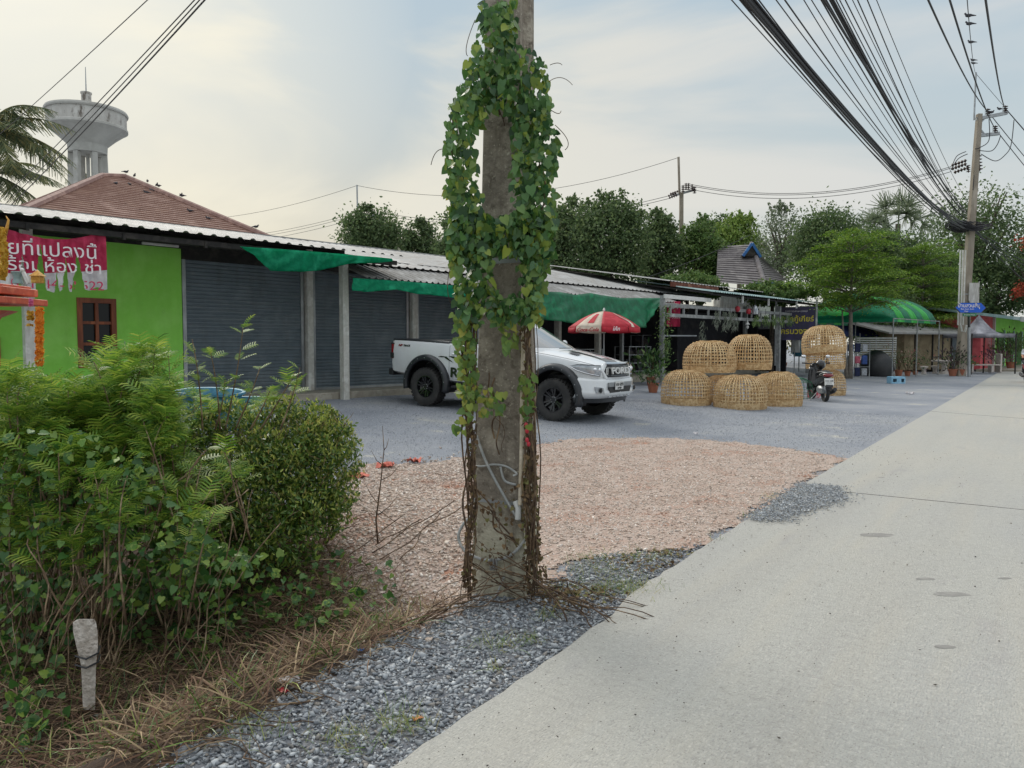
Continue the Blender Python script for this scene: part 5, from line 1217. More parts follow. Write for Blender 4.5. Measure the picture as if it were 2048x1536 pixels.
hang(1407, 640, 690, 2.4, MT['moss'], 'long grey drooping plant hanging at the left inside the stall', .14)
for i, (px, py) in enumerate(((1475, 618), (1497, 623))):
    u, z = buz(px, py, 2.7); t = T('lantern', ['red paper lantern hanging at the left under the awning', 'red and white lantern hanging beside the clear bell jar'][i], 'lantern', B(u, 2.7, z))
    mk('shade', MB().lathe([(.02, .12), (.09, .08), (.11, 0), (.08, -.09), (.02, -.12)], n=14), MT['red'], t, smooth=60); mb = MB(); mb.cyl((0, 0, .12), (0, 0, .6), .006, n=4); mk('cord', mb, MT['cable'], t)
u, z = buz(1495, 654, 2.7); t = T('hanging_lamp', 'white bulb lamp hanging on a cord above the upper right basket', 'lamp', B(u, 2.7, z))
mk('bulb', MB().ball((0, 0, 0), (.055, .055, .08), 12, 8), MT['white'], t, smooth=180); mb = MB(); mb.lathe([(.10, .10), (.03, .2), (.02, .28)], n=14); mb.cyl((0, 0, .28), (0, 0, .9), .006, n=4); mk('shade', mb, MT['white'], t)
u, z = buz(1510, 620, 2.9); t = T('bell_jar', 'pale translucent bell shaped jar hanging under the awning', 'jar', B(u, 2.9, z))
mk('jar', MB().lathe([(.13, -.18), (.13, .05), (.08, .14), (.03, .2)], n=16), MT['lens'], t, smooth=60); mb = MB(); mb.cyl((0, 0, .2), (0, 0, .6), .01, n=4); mk('cord', mb, MT['cable'], t)
# red banner in the stall
u, z = buz(1347, 628, 2.1); c = B(u, 2.1, z); t = T('banner', 'small red banner with white writing hanging at the left end of the stall', 'banner', c)
e = Vector((.93, -.37, 0)).normalized(); w_ = px2m(26, c.y); h = px2m(50, c.y)
mb = MB(); mb.grid([[e * (w_ * (i / 8 - .5)) + Vector((0, .02 * math.sin(i * 1.3), h * (.5 - j / 6)- .0)) for i in range(9)] for j in range(7)]); mk('cloth', mb, MT['bred'], t, solid=.005)
text("เช่า", .30, MT['lett'], e.cross(UZ) * .03 + UZ * h * .30, e, UZ, t); text("04-5522", .16, MT['lett'], e.cross(UZ) * .03 - UZ * h * .12, e, UZ, t)
# purple signboard
YSG = B(bU(1592, 647, 2.8), 2.8, 0).y; SGK = YSG / 25.5; c = at(1592, 647, YSG); t = T('signboard', 'dark purple signboard with yellow writing hanging behind the baskets and plants', 'sign', c); e = Vector((.97, -.24, 0)).normalized(); f = e.cross(UZ)
w_, h = px2m(72, YSG), px2m(66, YSG)
mb = MB(); mb.box((0, 0, 0), (w_, h, .03), e, UZ); mk('panel', mb, mat('sign_purple', S(28, 20, 62), (S(20, 14, 48), S(36, 24, 76)), 2, .5), t)
MT['yel'] = mat('sign_yellow', S(178, 164, 48), rough=.8)
text("จำหน่ายสุ่มไก่และอุปกรณ์", .075 * SGK, MT['bwhite'], f * .02 + UZ * h * .37, e, UZ, t, sx=.95); text("จารถกู้เกียร์", .24 * SGK, MT['yel'], f * .02 + UZ * h * .13, e, UZ, t, bold=.006); text("ครบวงจร", .26 * SGK, MT['yel'], f * .02 - UZ * h * .24, e, UZ, t, bold=.008)
for s in (-1, 1): mb = MB(); mb.box(e * s * (w_ / 2 + .05) + Vector((0, 0, -.45)), (.08, .08, 3.0), e, f, UZ); mk('post', mb, MT['frame'], t)

# ---------------------------------------------------------------- bamboo baskets
MT['bamb'] = mat('bamboo_strip', S(206, 172, 124), (S(180, 144, 98), S(222, 194, 148), S(194, 160, 112)), 7, .7, spots=[(S(140, 108, 72), 3, .64)])
def basket_mb(R_, H_):
    prof = [(.955, .0), (.99, .10), (1.0, .25), (.995, .42), (.965, .58), (.90, .72), (.79, .84), (.62, .935), (.42, .985), (.22, 1.0)]
    def pf_(t):
        k = t * (len(prof) - 1); i = min(int(k), len(prof) - 2); f = k - i; return ((prof[i][0] + (prof[i + 1][0] - prof[i][0]) * f) * R_, (prof[i][1] + (prof[i + 1][1] - prof[i][1]) * f) * H_)
    mb = MB(); nv = 50
    for j in range(nv):
        a = 2 * math.pi * j / nv + random.uniform(-.012, .012); lean = random.uniform(-.03, .03); rows = []
        top = 1.0 if j % 2 == 0 else .86
        for i in range(13):
            t = top * i / 12; r, z = pf_(t); al = a + lean * t; w_ = .0128 * R_ / .6
            d = Vector((math.cos(al), math.sin(al), 0)); e_ = Vector((-math.sin(al), math.cos(al), 0)); off = .004 if i % 2 else -.002
            rows.append([d * (r + off) - e_ * w_ + UZ * z, d * (r + off) + e_ * w_ + UZ * z])
        mb.grid(rows)
    zs = [.23, .30, .37, .44, .51, .58, .65, .72, .79, .86, .92]
    for t in zs:
        r, z = pf_(t * .98 + .0); n = 46; rows = [[], []]; hw = .0128 * R_ / .6
        for k in range(n + 1):
            a = 2 * math.pi * k / n; wv = (.004 if k % 2 else -.004); zz_ = z + .006 * math.sin(k * .7 + t * 30)
            for q, s in enumerate((-1, 1)): rows[q].append(Vector((math.cos(a) * (r + wv), math.sin(a) * (r + wv), zz_ + s * hw)))
        mb.grid(rows)
    for i in range(6):   # close woven foot band
        z0 = i * .026 * H_ / .8; rows = [[], []]; n = 60
        for k in range(n + 1):
            a = 2 * math.pi * k / n; wv = .005 * math.sin(k * math.pi / 2 + i * 2)
            r0, _ = pf_(i * .022)
            for q, dz in enumerate((0, .024 * H_ / .8)): rows[q].append(Vector((math.cos(a) * (r0 + wv), math.sin(a) * (r0 + wv), z0 + dz)))
        mb.grid(rows)
    return mb
GB = 'woven bamboo coop baskets piled by the stall'
def basket(px0, px1, pyb, pyt, Y, label, z=None, tilt=(0, 0), squash=None):
    R_ = (px1 - px0) / 2 * Y / F * .985; c = at((px0 + px1) / 2, pyb, Y); c.z = gz(c.x, c.y) if z is None else z
    H_ = px2m(pyb - pyt, Y) * .97 if squash is None else squash
    o = mk('bamboo_basket', basket_mb(R_, H_), MT['bamb'], fix=False, label=label, cat='basket', group=GB); o.location = c; o.rotation_euler = (tilt[0], tilt[1], random.uniform(0, 3)); return o
g1 = gpix(1372, 812); g2 = gpix(1480, 820); g3 = gpix(1560, 814)
basket(1321, 1424, 812, 741, g1.y + .6, 'bamboo basket on the gravel at the left front of the pile, nearest the pickup')
basket(1426, 1534, 820, 746, g2.y + .6, 'bamboo basket standing nearest the camera, middle of the front row', squash=.86)
basket(1515, 1604, 814, 744, g3.y + .6, 'bamboo basket at the right of the front row beside the scooter')
basket(1405, 1480, 790, 735, g2.y + 2.1, 'bamboo basket half hidden behind the two left front baskets')
basket(1500, 1590, 790, 735, g3.y + 2.2, 'low brown bamboo basket hidden behind the right front basket')
zA = float(gz(g1.x, g1.y)) + .84
basket(1365, 1472, 748, 676, g1.y + 1.15, 'upper bamboo basket resting on the left front baskets', z=zA, squash=.86)
basket(1454, 1543, 746, 671, g2.y + 2.3, 'taller upper bamboo basket behind and right of the other upper one', z=zA + .06, squash=.98)
Ys = 25.5
for i, (x0, x1, yb, yt, z, lb) in enumerate(((1618, 1690, 787, 740, None, 'bottom bamboo basket of the stack behind the scooter'), (1612, 1688, 0, 0, .62, 'middle bamboo basket of the stack behind the scooter'), (1604, 1690, 0, 0, 1.12, 'top bamboo basket of the stack behind the scooter, tilted over'))):
    if z is None: basket(x0, x1, yb, yt, Ys, lb, squash=.85)
    else: basket(x0, x1, 760, 700, Ys, lb, z=z + .2, squash=.92 if i == 2 else .8, tilt=(0, .10 if i == 2 else 0))
# green wire coop
MT['gwire'] = mat('green_wire', S(50, 110, 80), rough=.6)
t = T('wire_coop', 'round green wire coop between the right front basket and the scooter', 'coop', gpix(1592, 796)); mb = MB()
for j in range(26):
    a = 2 * math.pi * j / 26; mb.tube([(math.cos(a) * r, math.sin(a) * r, z) for r, z in ((.48, 0), (.50, .3), (.44, .5), (.2, .62), (0, .64))], .006, 4)
for r, z in ((.48, .02), (.5, .15), (.5, .3), (.44, .5), (.3, .59)): mb.tube([(math.cos(a) * r, math.sin(a) * r, z) for a in np.linspace(0, 2 * math.pi, 25)], .006, 4)
mk('wire_mesh', mb, MT['gwire'], t)

# ---------------------------------------------------------------- parasol
MT['ured'] = mat('parasol_red', S(206, 44, 62), (S(186, 36, 52), S(214, 66, 80)), 3, .7, trans=.25)
MT['ucream'] = mat('parasol_cream', S(228, 214, 196), (S(208, 192, 174), S(234, 222, 206)), 3, .7, trans=.25)
YU = 20.6; ut = at(1208, 622, YU); zr_ = at(1208, 655, YU).z; RU = px2m(71, YU)
um = T('parasol', 'red and cream market parasol standing open in front of the dark bay', 'parasol', (ut.x, ut.y, float(gz(ut.x, ut.y))))
b0 = um.location.z; zt3 = ut.z - b0; zr3 = zr_ - b0
yaw = math.atan2(-ut.x, -ut.y)   # angle 0 faces the camera
def up_(a, r, z): t_ = R(a); return Vector((math.sin(t_) * r, -math.cos(t_) * r, z))
bnd = [-56 - 0, -11, 34, 79, 124, 169, 214, 259]
def prof_u(k): return RU * k, zr3 + (zt3 - zr3) * (1 - k ** 1.7) * .98
for i, a0 in enumerate(bnd):
    a1 = a0 + 45; cream = i in (0, 3, 5); rows = []
    for j in range(8):
        k = j / 7; r, z = prof_u(k); rows.append([up_(a0 + (a1 - a0) * q / 6, r * (1 - .035 * math.sin(math.pi * q / 6)), z - .02 * k * math.sin(math.pi * q / 6)) for q in range(7)])
    mb = MB(); mb.grid(rows); pn = mk('canopy_panel', mb, MT['ucream' if cream else 'ured'], um, smooth=180, solid=.004)
    rows = [[up_(a0 + .6 + (a1 - a0 - 1.2) * q / 6, RU * (1 - .035 * math.sin(math.pi * q / 6)) + .01 * s, zr3 - .02 * math.sin(math.pi * q / 6) - .13 * s) for q in range(7)] for s in (0, .5, 1)]
    mb = MB(); mb.grid(rows); mk('valance', mb, MT['ucream' if cream else 'ured'], pn, smooth=180, solid=.004)
    if i == 0:
        rows = [[up_(a0 + 45 * q, prof_u(k)[0] * (1 - .03 * math.sin(math.pi * q)), prof_u(k)[1] + .012 - .02 * k * math.sin(math.pi * q)) for q in (.36, .5, .66)] for k in (.38, .55, .7, .84)]; mb = MB(); mb.grid(rows); mk('stripe', mb, MT['ured'], pn)
    if i == 2:
        mb = MB(); rows = [[up_(a0 + 45 * q, prof_u(k)[0] * (1 - .03 * math.sin(math.pi * q)), prof_u(k)[1] + .014 - .02 * k * math.sin(math.pi * q)) for q in (c_ - .10, c_ + .10)] for k, c_ in ((.3, .42), (.45, .28), (.6, .36), (.75, .58), (.88, .52), (1.0, .3))]; mb.grid(rows); mk('stripe', mb, MT['ucream'], pn)
def utext(s, a, z, size, m, r=None, **k):
    p = up_(a, (RU if r is None else r) * .985 + .02, z); t_ = R(a); text(s, size, m, p, (math.cos(t_), math.sin(t_), 0), UZ, um, shear=k.get('shear', 0), sx=k.get('sx', 1), bold=.002)
utext("Coca-Cola", -33, zr3 - .075, .14, MT['ured'], shear=.35, sx=1.05); utext("โค้ก", 12, zr3 - .06, .13, MT['lett'], shear=.3)
mb = MB(); mb.cyl((0, 0, 0), (0, 0, zt3 + .05), .018, n=10); mk('pole', mb, MT['steel'], um)
mb = MB()
for a in bnd: mb.bar(up_(a, .03, zt3 - .06), up_(a, RU * .98, zr3 - .01), .012, .012)
mk('rib', mb, MT['steel'], um)
mk('finial', MB().lathe([(.03, 0), (.035, .03), (.02, .07), (.0, .09)], (0, 0, zt3), 10), MT['white'], um)
mk('base', MB().lathe([(.24, 0), (.24, .06), (.05, .10), (.03, .16)], n=20), MT['conc'], um)

# ---------------------------------------------------------------- scooter
def scooter(p, yawd, label, body_m, name='motor_scooter'):
    t = T(name, label, 'scooter', p, R(yawd))   # local +x forward
    for x, nm in ((0, 'wheel'), (1.24, 'wheel')):
        mb = MB(); mb.lathe([(.22, -.035), (.27, -.05), (.29, -.02), (.295, 0), (.29, .02), (.27, .05), (.22, .035), (.22, -.035)], (x, 0, .295), 28, 'Y'); mb.f = [f for f in mb.f if len(f) == 4]
        w_ = mk('wheel', mb, MT['rubber'], t, smooth=60); mb = MB(); mb.lathe([(.225, -.02), (.225, .02)], (x, 0, .295), 24, 'Y')
        mb.f = [f for f in mb.f if len(f) == 4]
        for i in range(5): a = i * 2 * math.pi / 5; mb.bar((x, 0, .295), (x + .22 * math.cos(a), 0, .295 + .22 * math.sin(a)), .025, .02, up=(0, 1, 0))
        mb.cyl((x, -.05, .295), (x, .05, .295), .05); mk('rim', mb, MT['steel'], w_)
    def loft(name, secs, m, par=t, **k):
        rows = []
        for x, z, hw, hh in secs: rows.append([(x, hw * math.cos(a), z + hh * math.sin(a)) for a in np.linspace(0, 2 * math.pi, 15)])
        mb = MB(); mb.grid(rows); mb.add([rows[0][i] for i in range(14)], [tuple(range(14))]); mb.add([rows[-1][i] for i in range(14)], [tuple(range(14))]); return mk(name, mb, m, par, smooth=50, **k)
    loft('tail_body', [(-.28, .74, .05, .05), (-.18, .72, .10, .09), (.05, .66, .15, .13), (.35, .60, .16, .15), (.55, .50, .14, .16), (.62, .42, .10, .1)], body_m)
    loft('seat', [(-.22, .80, .09, .03), (0, .815, .13, .045), (.3, .79, .14, .05), (.55, .76, .10, .05), (.66, .72, .05, .03)], MT['black'])
    loft('floorboard', [(.55, .33, .14, .06), (.8, .31, .16, .05), (1.0, .33, .14, .06)], body_m)
    mb = MB(); mb.grid([[(.98 + .10 * abs(q) ** 2 * -1 + .06 * k, .24 * q * (1 - .35 * k), .30 + .62 * k) for q in np.linspace(-1, 1, 9)] for k in np.linspace(0, 1, 8)]); mk('leg_shield', mb, body_m, t, smooth=180, solid=.05)
    loft('front_cowl', [(1.0, .95, .10, .09), (1.08, .93, .14, .12), (1.16, .86, .12, .10), (1.2, .80, .05, .05)], body_m)
    mb = MB(); rows = [[(1.24 + r * math.cos(a), y, .295 + r * math.sin(a)) for y, r in ((-.07, .30), (-.05, .335), (0, .345), (.05, .335), (.07, .30))] for a in np.linspace(.5, 2.9, 12)]; mb.grid(rows); mk('front_mudguard', mb, body_m, t, smooth=180, solid=.01)
    mb = MB(); rows = [[(r * math.cos(a), y, .295 + r * math.sin(a)) for y, r in ((-.08, .32), (0, .35), (.08, .32))] for a in np.linspace(1.2, 3.0, 10)]; mb.grid(rows); mb.grid([[(-.30, y, .66), (-.38, y, .42)] for y in (-.09, .09)]); mk('rear_mudguard', mb, MT['black'], t, solid=.01)
    mb = MB(); mb.tube([(1.24, 0, .3), (1.12, 0, .75), (1.03, 0, 1.0)], .03, 8); mb.tube([(.94, .34, 1.03), (1.0, .22, 1.02), (1.04, 0, 1.0), (1.0, -.22, 1.02), (.94, -.34, 1.03)], .016, 8); hb = mk('handlebar', mb, MT['black'], t, smooth=60)
    for s in (1, -1):
        mb = MB(); mb.cyl((.93, s * .27, 1.03), (.90, s * .38, 1.035), .02, n=10); mk('grip', mb, MT['black'], hb)
        mb = MB(); mb.tube([(1.0, s * .22, 1.03), (.98, s * .27, 1.16), (.96, s * .31, 1.2)], .007, 5); mb.ball((.95, s * .33, 1.22), (.018, .065, .045), 12, 8); mk('mirror', mb, MT['chrome'], t, smooth=60)
    mk('headlamp', MB().ball((1.17, 0, .93), (.05, .10, .06), 12, 8), MT['lens'], t, smooth=180)
    mb = MB(); mb.ball((-.25, 0, .73), (.06, .14, .055), 12, 8); mk('tail_lamp', mb, MT['rlens'], t, smooth=180)
    mb = MB(); mb.box((-.34, 0, .56), (.01, .24, .19), (.97, 0, -.24), (0, 1, 0)); pl_ = mk('number_plate', mb, MT['white'], t)
    mb = MB(); mb.tube([(.35, -.10, .26), (.1, -.16, .24), (-.12, -.18, .30), (-.26, -.18, .36)], [.03, .05, .06, .05], 12); mk('exhaust', mb, MT['black'], t, smooth=60)
    mb = MB(); mb.ball((.30, .02, .32), (.26, .11, .13), 12, 8); mb.box((.1, .09, .3), (.42, .06, .12)); mk('engine', mb, MT['steel'], t, smooth=60)
    mb = MB(); mb.tube([(.45, .10, .22), (.40, .28, .03), (.38, .30, .01)], .012, 6); mk('side_stand', mb, MT['steel'], t)
    mb = MB()
    for s in (1, -1): mb.tube([(.1, s * .13, .74), (-.2, s * .12, .80), (-.3, s * .05, .80), (-.3, 0, .80)], .012, 6)
    mk('grab_rail', mb, MT['steel'], t)
    return t
ps = gpix(1657, 805)
sc_ = scooter(ps + Vector((0, .25, 0)), 84, 'black scooter with a white front parked by the baskets, rear towards the camera', MT['gloss'])
sc_.rotation_euler = (R(0), R(0), R(84)); sc_.scale = (1.08,) * 3
text("กจธ 228", .06, MT['black'], (-.347, 0, .585), (0, -1, 0), (.24, 0, .97), sc_, thick=.001); text("นครปฐม", .04, MT['black'], (-.352, 0, .53), (0, -1, 0), (.24, 0, .97), sc_, thick=.001)
hm = T('helmet', 'glossy black helmet resting on the seat of the parked scooter', 'helmet', at(1645, 700, ps.y + .75))
hm.location = sc_.location + Matrix.Rotation(R(84), 3, 'Z') @ Vector((.48, 0, .98)) * 1.08
mb = MB(); mb.ball((0, 0, .02), (.145, .125, .15), 20, 14); mk('shell', mb, MT['gloss'], hm, smooth=180)
mb = MB(); mb.grid([[(.150 * math.cos(a) * math.cos(b), .132 * math.sin(a) * math.cos(b), .02 + .158 * math.sin(b)) for a in np.linspace(-1.1, 1.1, 10)] for b in np.linspace(-.35, .25, 5)]); mk('visor', mb, MT['wind'], hm, smooth=180)
# pink bag / board leaning on the scooter's left
t = T('crumpled_bag', 'pink and white plastic bag slumped at the left side of the parked scooter', 'bag', gpix(1628, 796)); mb = MB(); rows = []
for k, (w_, z) in enumerate(((.16, .0), (.22, .15), (.19, .32), (.11, .46), (.04, .52))): rows.append([(w_ * math.cos(a) * (1 + .15 * math.sin(3 * a + k)), .6 * w_ * math.sin(a) * (1 + .2 * math.cos(2 * a + k)), z + .02 * math.sin(4 * a)) for a in np.linspace(0, 2 * math.pi, 17)])
mb.grid(rows); mk('sack', mb, mat('pink_plastic', S(232, 170, 176), (S(220, 60, 80), S(240, 226, 226)), 4, .4), t, smooth=50)

# ================================================================ GREEN TENT
MT['tg1'] = mat('tent_green_dark', S(10, 142, 98), (S(8, 122, 84), S(24, 158, 112)), 1.2, .5, trans=.25, bump=.3, bscale=4)
MT['tg2'] = mat('tent_green_light', S(52, 196, 74), (S(40, 180, 62), S(80, 208, 96)), 1.2, .5, trans=.25, bump=.3, bscale=4)
p0 = at(1787, 636, 38); dx_ = Vector((.72, .69, 0)).normalized(); dy_ = Vector((-dx_.y, dx_.x, 0))
tz0 = float(gz(p0.x, p0.y)); tent = T('canopy_tent', 'green striped canopy tent with scalloped edge on thin white legs', 'tent', (p0.x, p0.y, tz0))
Lt, Wt, he = 6.7, 4.8, p0.z - tz0; hh = 1.3
def tf(u, v):
    e = min(1, u / .55) ** .6 if u < .55 else 1; e2 = min(1, (Lt - u) / .5) ** .5 if u > Lt - .5 else 1
    return dx_ * u + dy_ * v + UZ * (he + hh * (math.sin(math.pi * v / Wt) ** .62) * e * (.55 + .45 * e2))
for k in range(7):
    ua, ub = (0, .55) if k == 0 else (.55 + (k - 1) * .93, .55 + k * .93)
    mb = MB(); mb.grid([[tf(min(Lt, ua + (ub - ua) * i / 8), Wt * j / 24) for j in range(25)] for i in range(9)]); m = MT['tg1'] if k % 2 == 0 else MT['tg2']; pn = mk('canopy_panel', mb, m, tent, smooth=180, solid=.006)
    sk_ = MB(); sk_.grid([[dx_ * u + UZ * he - UZ * (0 if j == 0 else .16 + .03 * abs(math.sin(u * 9))) for u in np.linspace(ua, min(ub, Lt), 16)] for j in range(2)])
    sk_.grid([[dx_ * u + dy_ * Wt + UZ * he - UZ * (0 if j == 0 else .16 + .03 * abs(math.sin(u * 9))) for u in np.linspace(ua, min(ub, Lt), 16)] for j in range(2)])
    if k == 0: sk_.grid([[dy_ * v + UZ * he - UZ * (0 if j == 0 else .16 + .03 * abs(math.sin(v * 9))) for v in np.linspace(0, Wt, 40)] for j in range(2)])
    mk('valance', sk_, m, pn, solid=.006)
for (u, v) in ((0, 0), (3.3, 0), (Lt, 0), (0, Wt), (3.3, Wt), (Lt, Wt)):
    q = dx_ * u + dy_ * v; zg = float(gz(p0.x + q.x, p0.y + q.y)) - tz0; mb = MB(); mb.cyl(q + UZ * zg, q + UZ * he, .032, n=8); mk('leg', mb, MT['frame'], tent)
mb = MB()
for u in (0.02, Lt): mb.bar(dx_ * u + UZ * (he - .02), dx_ * u + dy_ * Wt + UZ * (he - .02), .04)
for v in (0, Wt): mb.bar(dy_ * v + UZ * (he - .02), dx_ * Lt + dy_ * v + UZ * (he - .02), .04)
mk('frame', mb, MT['frame'], tent)
t = T('canopy_tent', 'light green sheet canopy edge behind the purple signboard', 'tent', at(1660, 700, 38)); mb = MB(); a, b = at(1600, 612, 38), at(1712, 612, 41)
mb.grid([[a.lerp(b, i / 14) + Vector((0, 0, -.02 * math.sin(i)))- UZ * (.5 * j + .04 * abs(math.sin(i * 1.9)) * j) + Vector((0, -.9 * j, 0)) for i in range(15)] for j in (0, .5, 1)]); mb.v = [Vector(p) - t.location for p in mb.v]; mk('canopy', mb, MT['tg2'], t, smooth=180, solid=.01)
for q in (a, b): mk('leg', MB().cyl(Vector((q.x, q.y, .3)) - t.location, q - t.location, .03, n=8), MT['frame'], t)
t = T('canopy_tent', 'navy blue canopy with scalloped edge in the shade behind the green tent', 'tent', at(1690, 700, 46)); mb = MB(); a, b = at(1560, 640, 46), at(1800, 650, 48)
mb.grid([[a.lerp(b, i / 40) - UZ * (.75 * j + .10 * abs(math.sin(i * .5)) * j) + Vector((.2 * (1 - j), 1.6 * (1 - j), .35 * (1 - j))) for i in range(41)] for j in np.linspace(0, 1, 5)]); mb.v = [Vector(p) - t.location for p in mb.v]; mk('canopy', mb, mat('navy_cloth', S(24, 40, 84), (S(18, 30, 66), S(36, 56, 104)), 1, .7), t, smooth=180, solid=.01)
for k in (0, .33, .66, 1): q = a.lerp(b, k); mk('leg', MB().cyl(Vector((q.x, q.y, .3)) - t.location, q - UZ * .6 - t.location, .03, n=8), MT['frame'], t)

# ================================================================ LOW BUILDINGS BEHIND THE TENT
bb = T('low_shed', 'low beige shed with white metal roof and dark shuttered door behind the tent', 'shed', at(1850, 735, 47)); bo_ = bb.location.copy(); bo_.z = .1; bb.location = bo_
e = Vector((.9, .43, 0)).normalized(); n_ = Vector((e.y, -e.x, 0)); Ld = 7.4
mb = MB(); mb.box(e * .2 + UZ * 1.2 - n_ * 1.5, (4.2, 3, 2.4), e, n_, UZ); mk('wall', mb, mat('beige_wall', S(150, 136, 108), (S(126, 112, 88), S(166, 152, 124)), .8, .9), bb)
mb = MB(); mb.box(e * 3.7 + UZ * 1.2 - n_ * 1.7, (2.8, 3, 2.4), e, n_, UZ); mk('door', mb, MT['shutter'], bb)
mb = MB(); mb.prism([e * -4 + UZ * 2.25 + n_ * .6, e * -4 + UZ * 3.2 - n_ * 3.4, e * -4 + UZ * 3.1 - n_ * 3.4, e * -4 + UZ * 2.15 + n_ * .6], e * 9.6); mk('roof', mb, MT['roof'], bb)
for x in (-1.0, .6, 2.35, 3.2, 4.1): mk('door_frame', MB().box(e * x + UZ * 1.2 + n_ * .03, (.07, .07, 2.4), e, n_, UZ), MT['dark'], bb)
t = T('slatted_screen', 'white slatted metal screen under the blue canopy', 'screen', at(1752, 740, 45)); t.location.z = .2; mb = MB()
for k in range(13): mb.box((0, 0, .25 + k * .13), (2.3, .03, .075))
mk('slat', mb, MT['white'], t, kind='stuff'); mb = MB()
for x in (-1.15, 0, 1.15): mb.box((x, .04, .95), (.06, .05, 1.9))
mk('frame', mb, MT['frame'], t)
t = T('covered_mound', 'large rounded black tarpaulin covered mound beside the tent leg', 'covered load', gpix(1752, 752)); mb = MB(); rows = []
for k, (w_, z) in enumerate(((.75, 0), (.85, .35), (.8, .75), (.6, 1.1), (.25, 1.3), (.01, 1.34))): rows.append([(w_ * math.cos(a) * (1 + .08 * math.sin(3 * a + k * 2)), .8 * w_ * math.sin(a) * (1 + .08 * math.cos(4 * a + k)), z) for a in np.linspace(0, 2 * math.pi, 21)])
mb.grid(rows); mk('tarpaulin', mb, MT['black'], t, smooth=180)
MT['fab'] = [mat('fabric_' + n_ame, c, (tuple(q * .6 for q in c), c), 6, .8) for n_ame, c in (('blue', S(70, 100, 170)), ('pink', S(214, 110, 130)), ('pale', S(196, 200, 206)), ('navy', S(40, 50, 90)))]
rk = T('display_rack', 'rack of blue, pink and white goods hanging right of the tree trunk', 'rack', gpix(1716, 754)); mb = MB()
for x in (-.55, .55): mb.bar((x, 0, 0), (x, 0, 1.75), .035)
for z in (.5, 1.15, 1.7): mb.bar((-.55, 0, z), (.55, 0, z), .03)
mk('frame', mb, MT['frame'], rk)
for i in range(9): mb = MB(); x = -.45 + .34 * (i % 3) + .05; z = (.25, .85, 1.45)[i // 3]; mb.box((x, -.03, z), (.26, .12, .36 + .08 * (i % 2))); mk('hanging_cloth', mb, MT['fab'][(i * 7 + i // 3) % 4], rk, bevel=.03)

# ---------------------------------------------------------------- sign post, board
sp0 = at(1938, 752, 40.); sp0.z = float(gz(sp0.x, sp0.y)); YS = sp0.y
sg = T('street_sign', 'blue arrow shaped road sign numbered 1 on a grey post', 'sign', sp0)
def sl(px, py, dy=0): return at(px, py, YS + dy) - sp0
mb = MB(); mb.cyl((0, 0, 0), sl(1938, 655), .075, n=12); mk('post', mb, MT['steel'], sg, smooth=60)
mb = MB(); mb.cyl(sl(1938, 655), sl(1938, 606), .07, n=12); mb.cyl(sl(1938, 606), sl(1938, 601), .04, .01, n=8); mk('post_top', mb, MT['gloss'], sg, smooth=60)
MT['sblue'] = mat('sign_blue', S(20, 96, 210), (S(16, 88, 196), S(28, 104, 218)), 3, .4)
P6 = [sl(*q, -.14) for q in ((1912, 615.5), (1921, 606), (1962, 606), (1971, 615.5), (1962, 625), (1921, 625))]
mk('arrow_panel', MB().prism([P6[i] for i in (0, 5, 4, 3, 2, 1)], (0, .05, 0)), MT['sblue'], sg)
mk('arrow_rim', MB().prism([(P6[i] - sl(1941, 615.5, -.14)) * 1.07 + sl(1941, 615.5, -.14) + Vector((0, .012, 0)) for i in (0, 5, 4, 3, 2, 1)], (0, .03, 0)), MT['gloss'], sg)
text("บ้านสวนส้ม", .26, MT['lett'], sl(1938, 611.5, -.155), (1, 0, 0), UZ, sg, bold=.004); text("Ban Suan Som", .12, MT['lett'], sl(1935, 618, -.155), (1, 0, 0), UZ, sg); text("Village", .09, MT['lett'], sl(1932, 622.3, -.155), (1, 0, 0), UZ, sg)
text("1", .30, MT['lett'], sl(1959, 614, -.155), (1, 0, 0), UZ, sg, bold=.006)
mk('green_plate', MB().prism([sl(*q, -.10) for q in ((1926, 626.5), (1926, 632.5), (1953, 632.5), (1953, 626.5))], (0, .03, 0)), mat('sign_green', S(20, 120, 80), rough=.4), sg)
text("สวนสาธารณะ", .11, MT['lett'], sl(1939, 629.5, -.115), (1, 0, 0), UZ, sg)
t = T('blank_board', 'weathered blank white board fixed high beside the right pole', 'board', at(1948, 588, YR - .3)); mb = MB(); mb.box((0, 0, 0), (px2m(20, YR), .05, px2m(44, YR))); mk('panel', mb, mat('old_white', S(206, 204, 200), (S(170, 166, 160), S(216, 214, 210)), 1.5, .8, stretch=(3, 1, .5), spots=[(S(120, 114, 106), 2.2, .60)]), t)
mb = MB(); mb.bar((-.25, .08, 0), (-.6, .2, 0), .05); mk('bracket', mb, MT['steel'], t)

# ---------------------------------------------------------------- pink and green house
pg0 = at(1962, 735, 49); pg0.z = .05
hs = T('painted_rowhouse', 'pink and lime green single storey rowhouse with wide eaves at the right edge', 'house', pg0)
def hb_(mb, u0, u1, o0, o1, z0, z1): return mb.box(BU * (u0 + u1) / 2 + BV * (o0 + o1) / 2 + UZ * (z0 + z1) / 2, (u1 - u0, o1 - o0, z1 - z0), BU, BV, UZ)
MT['pinkw'] = mat('pink_wall', S(226, 108, 112), (S(206, 90, 96), S(234, 124, 126)), .8, .85)
uu = 3.4
mk('pink_wall', hb_(MB(), -.3, uu, -6, 0, 0, 3.5), MT['pinkw'], hs); mk('green_wall', hb_(MB(), uu, 22, -6, -.01, 0, 3.5), MT['green'], hs)
mb = MB(); hb_(mb, uu - .12, uu + .12, -.05, .14, 0, 3.5)
mk('white_pilaster', mb, MT['white'], hs)
MT['dgreen'] = mat('green_shutter', S(70, 120, 50), (S(56, 100, 40), S(84, 136, 60)), 2, .6)
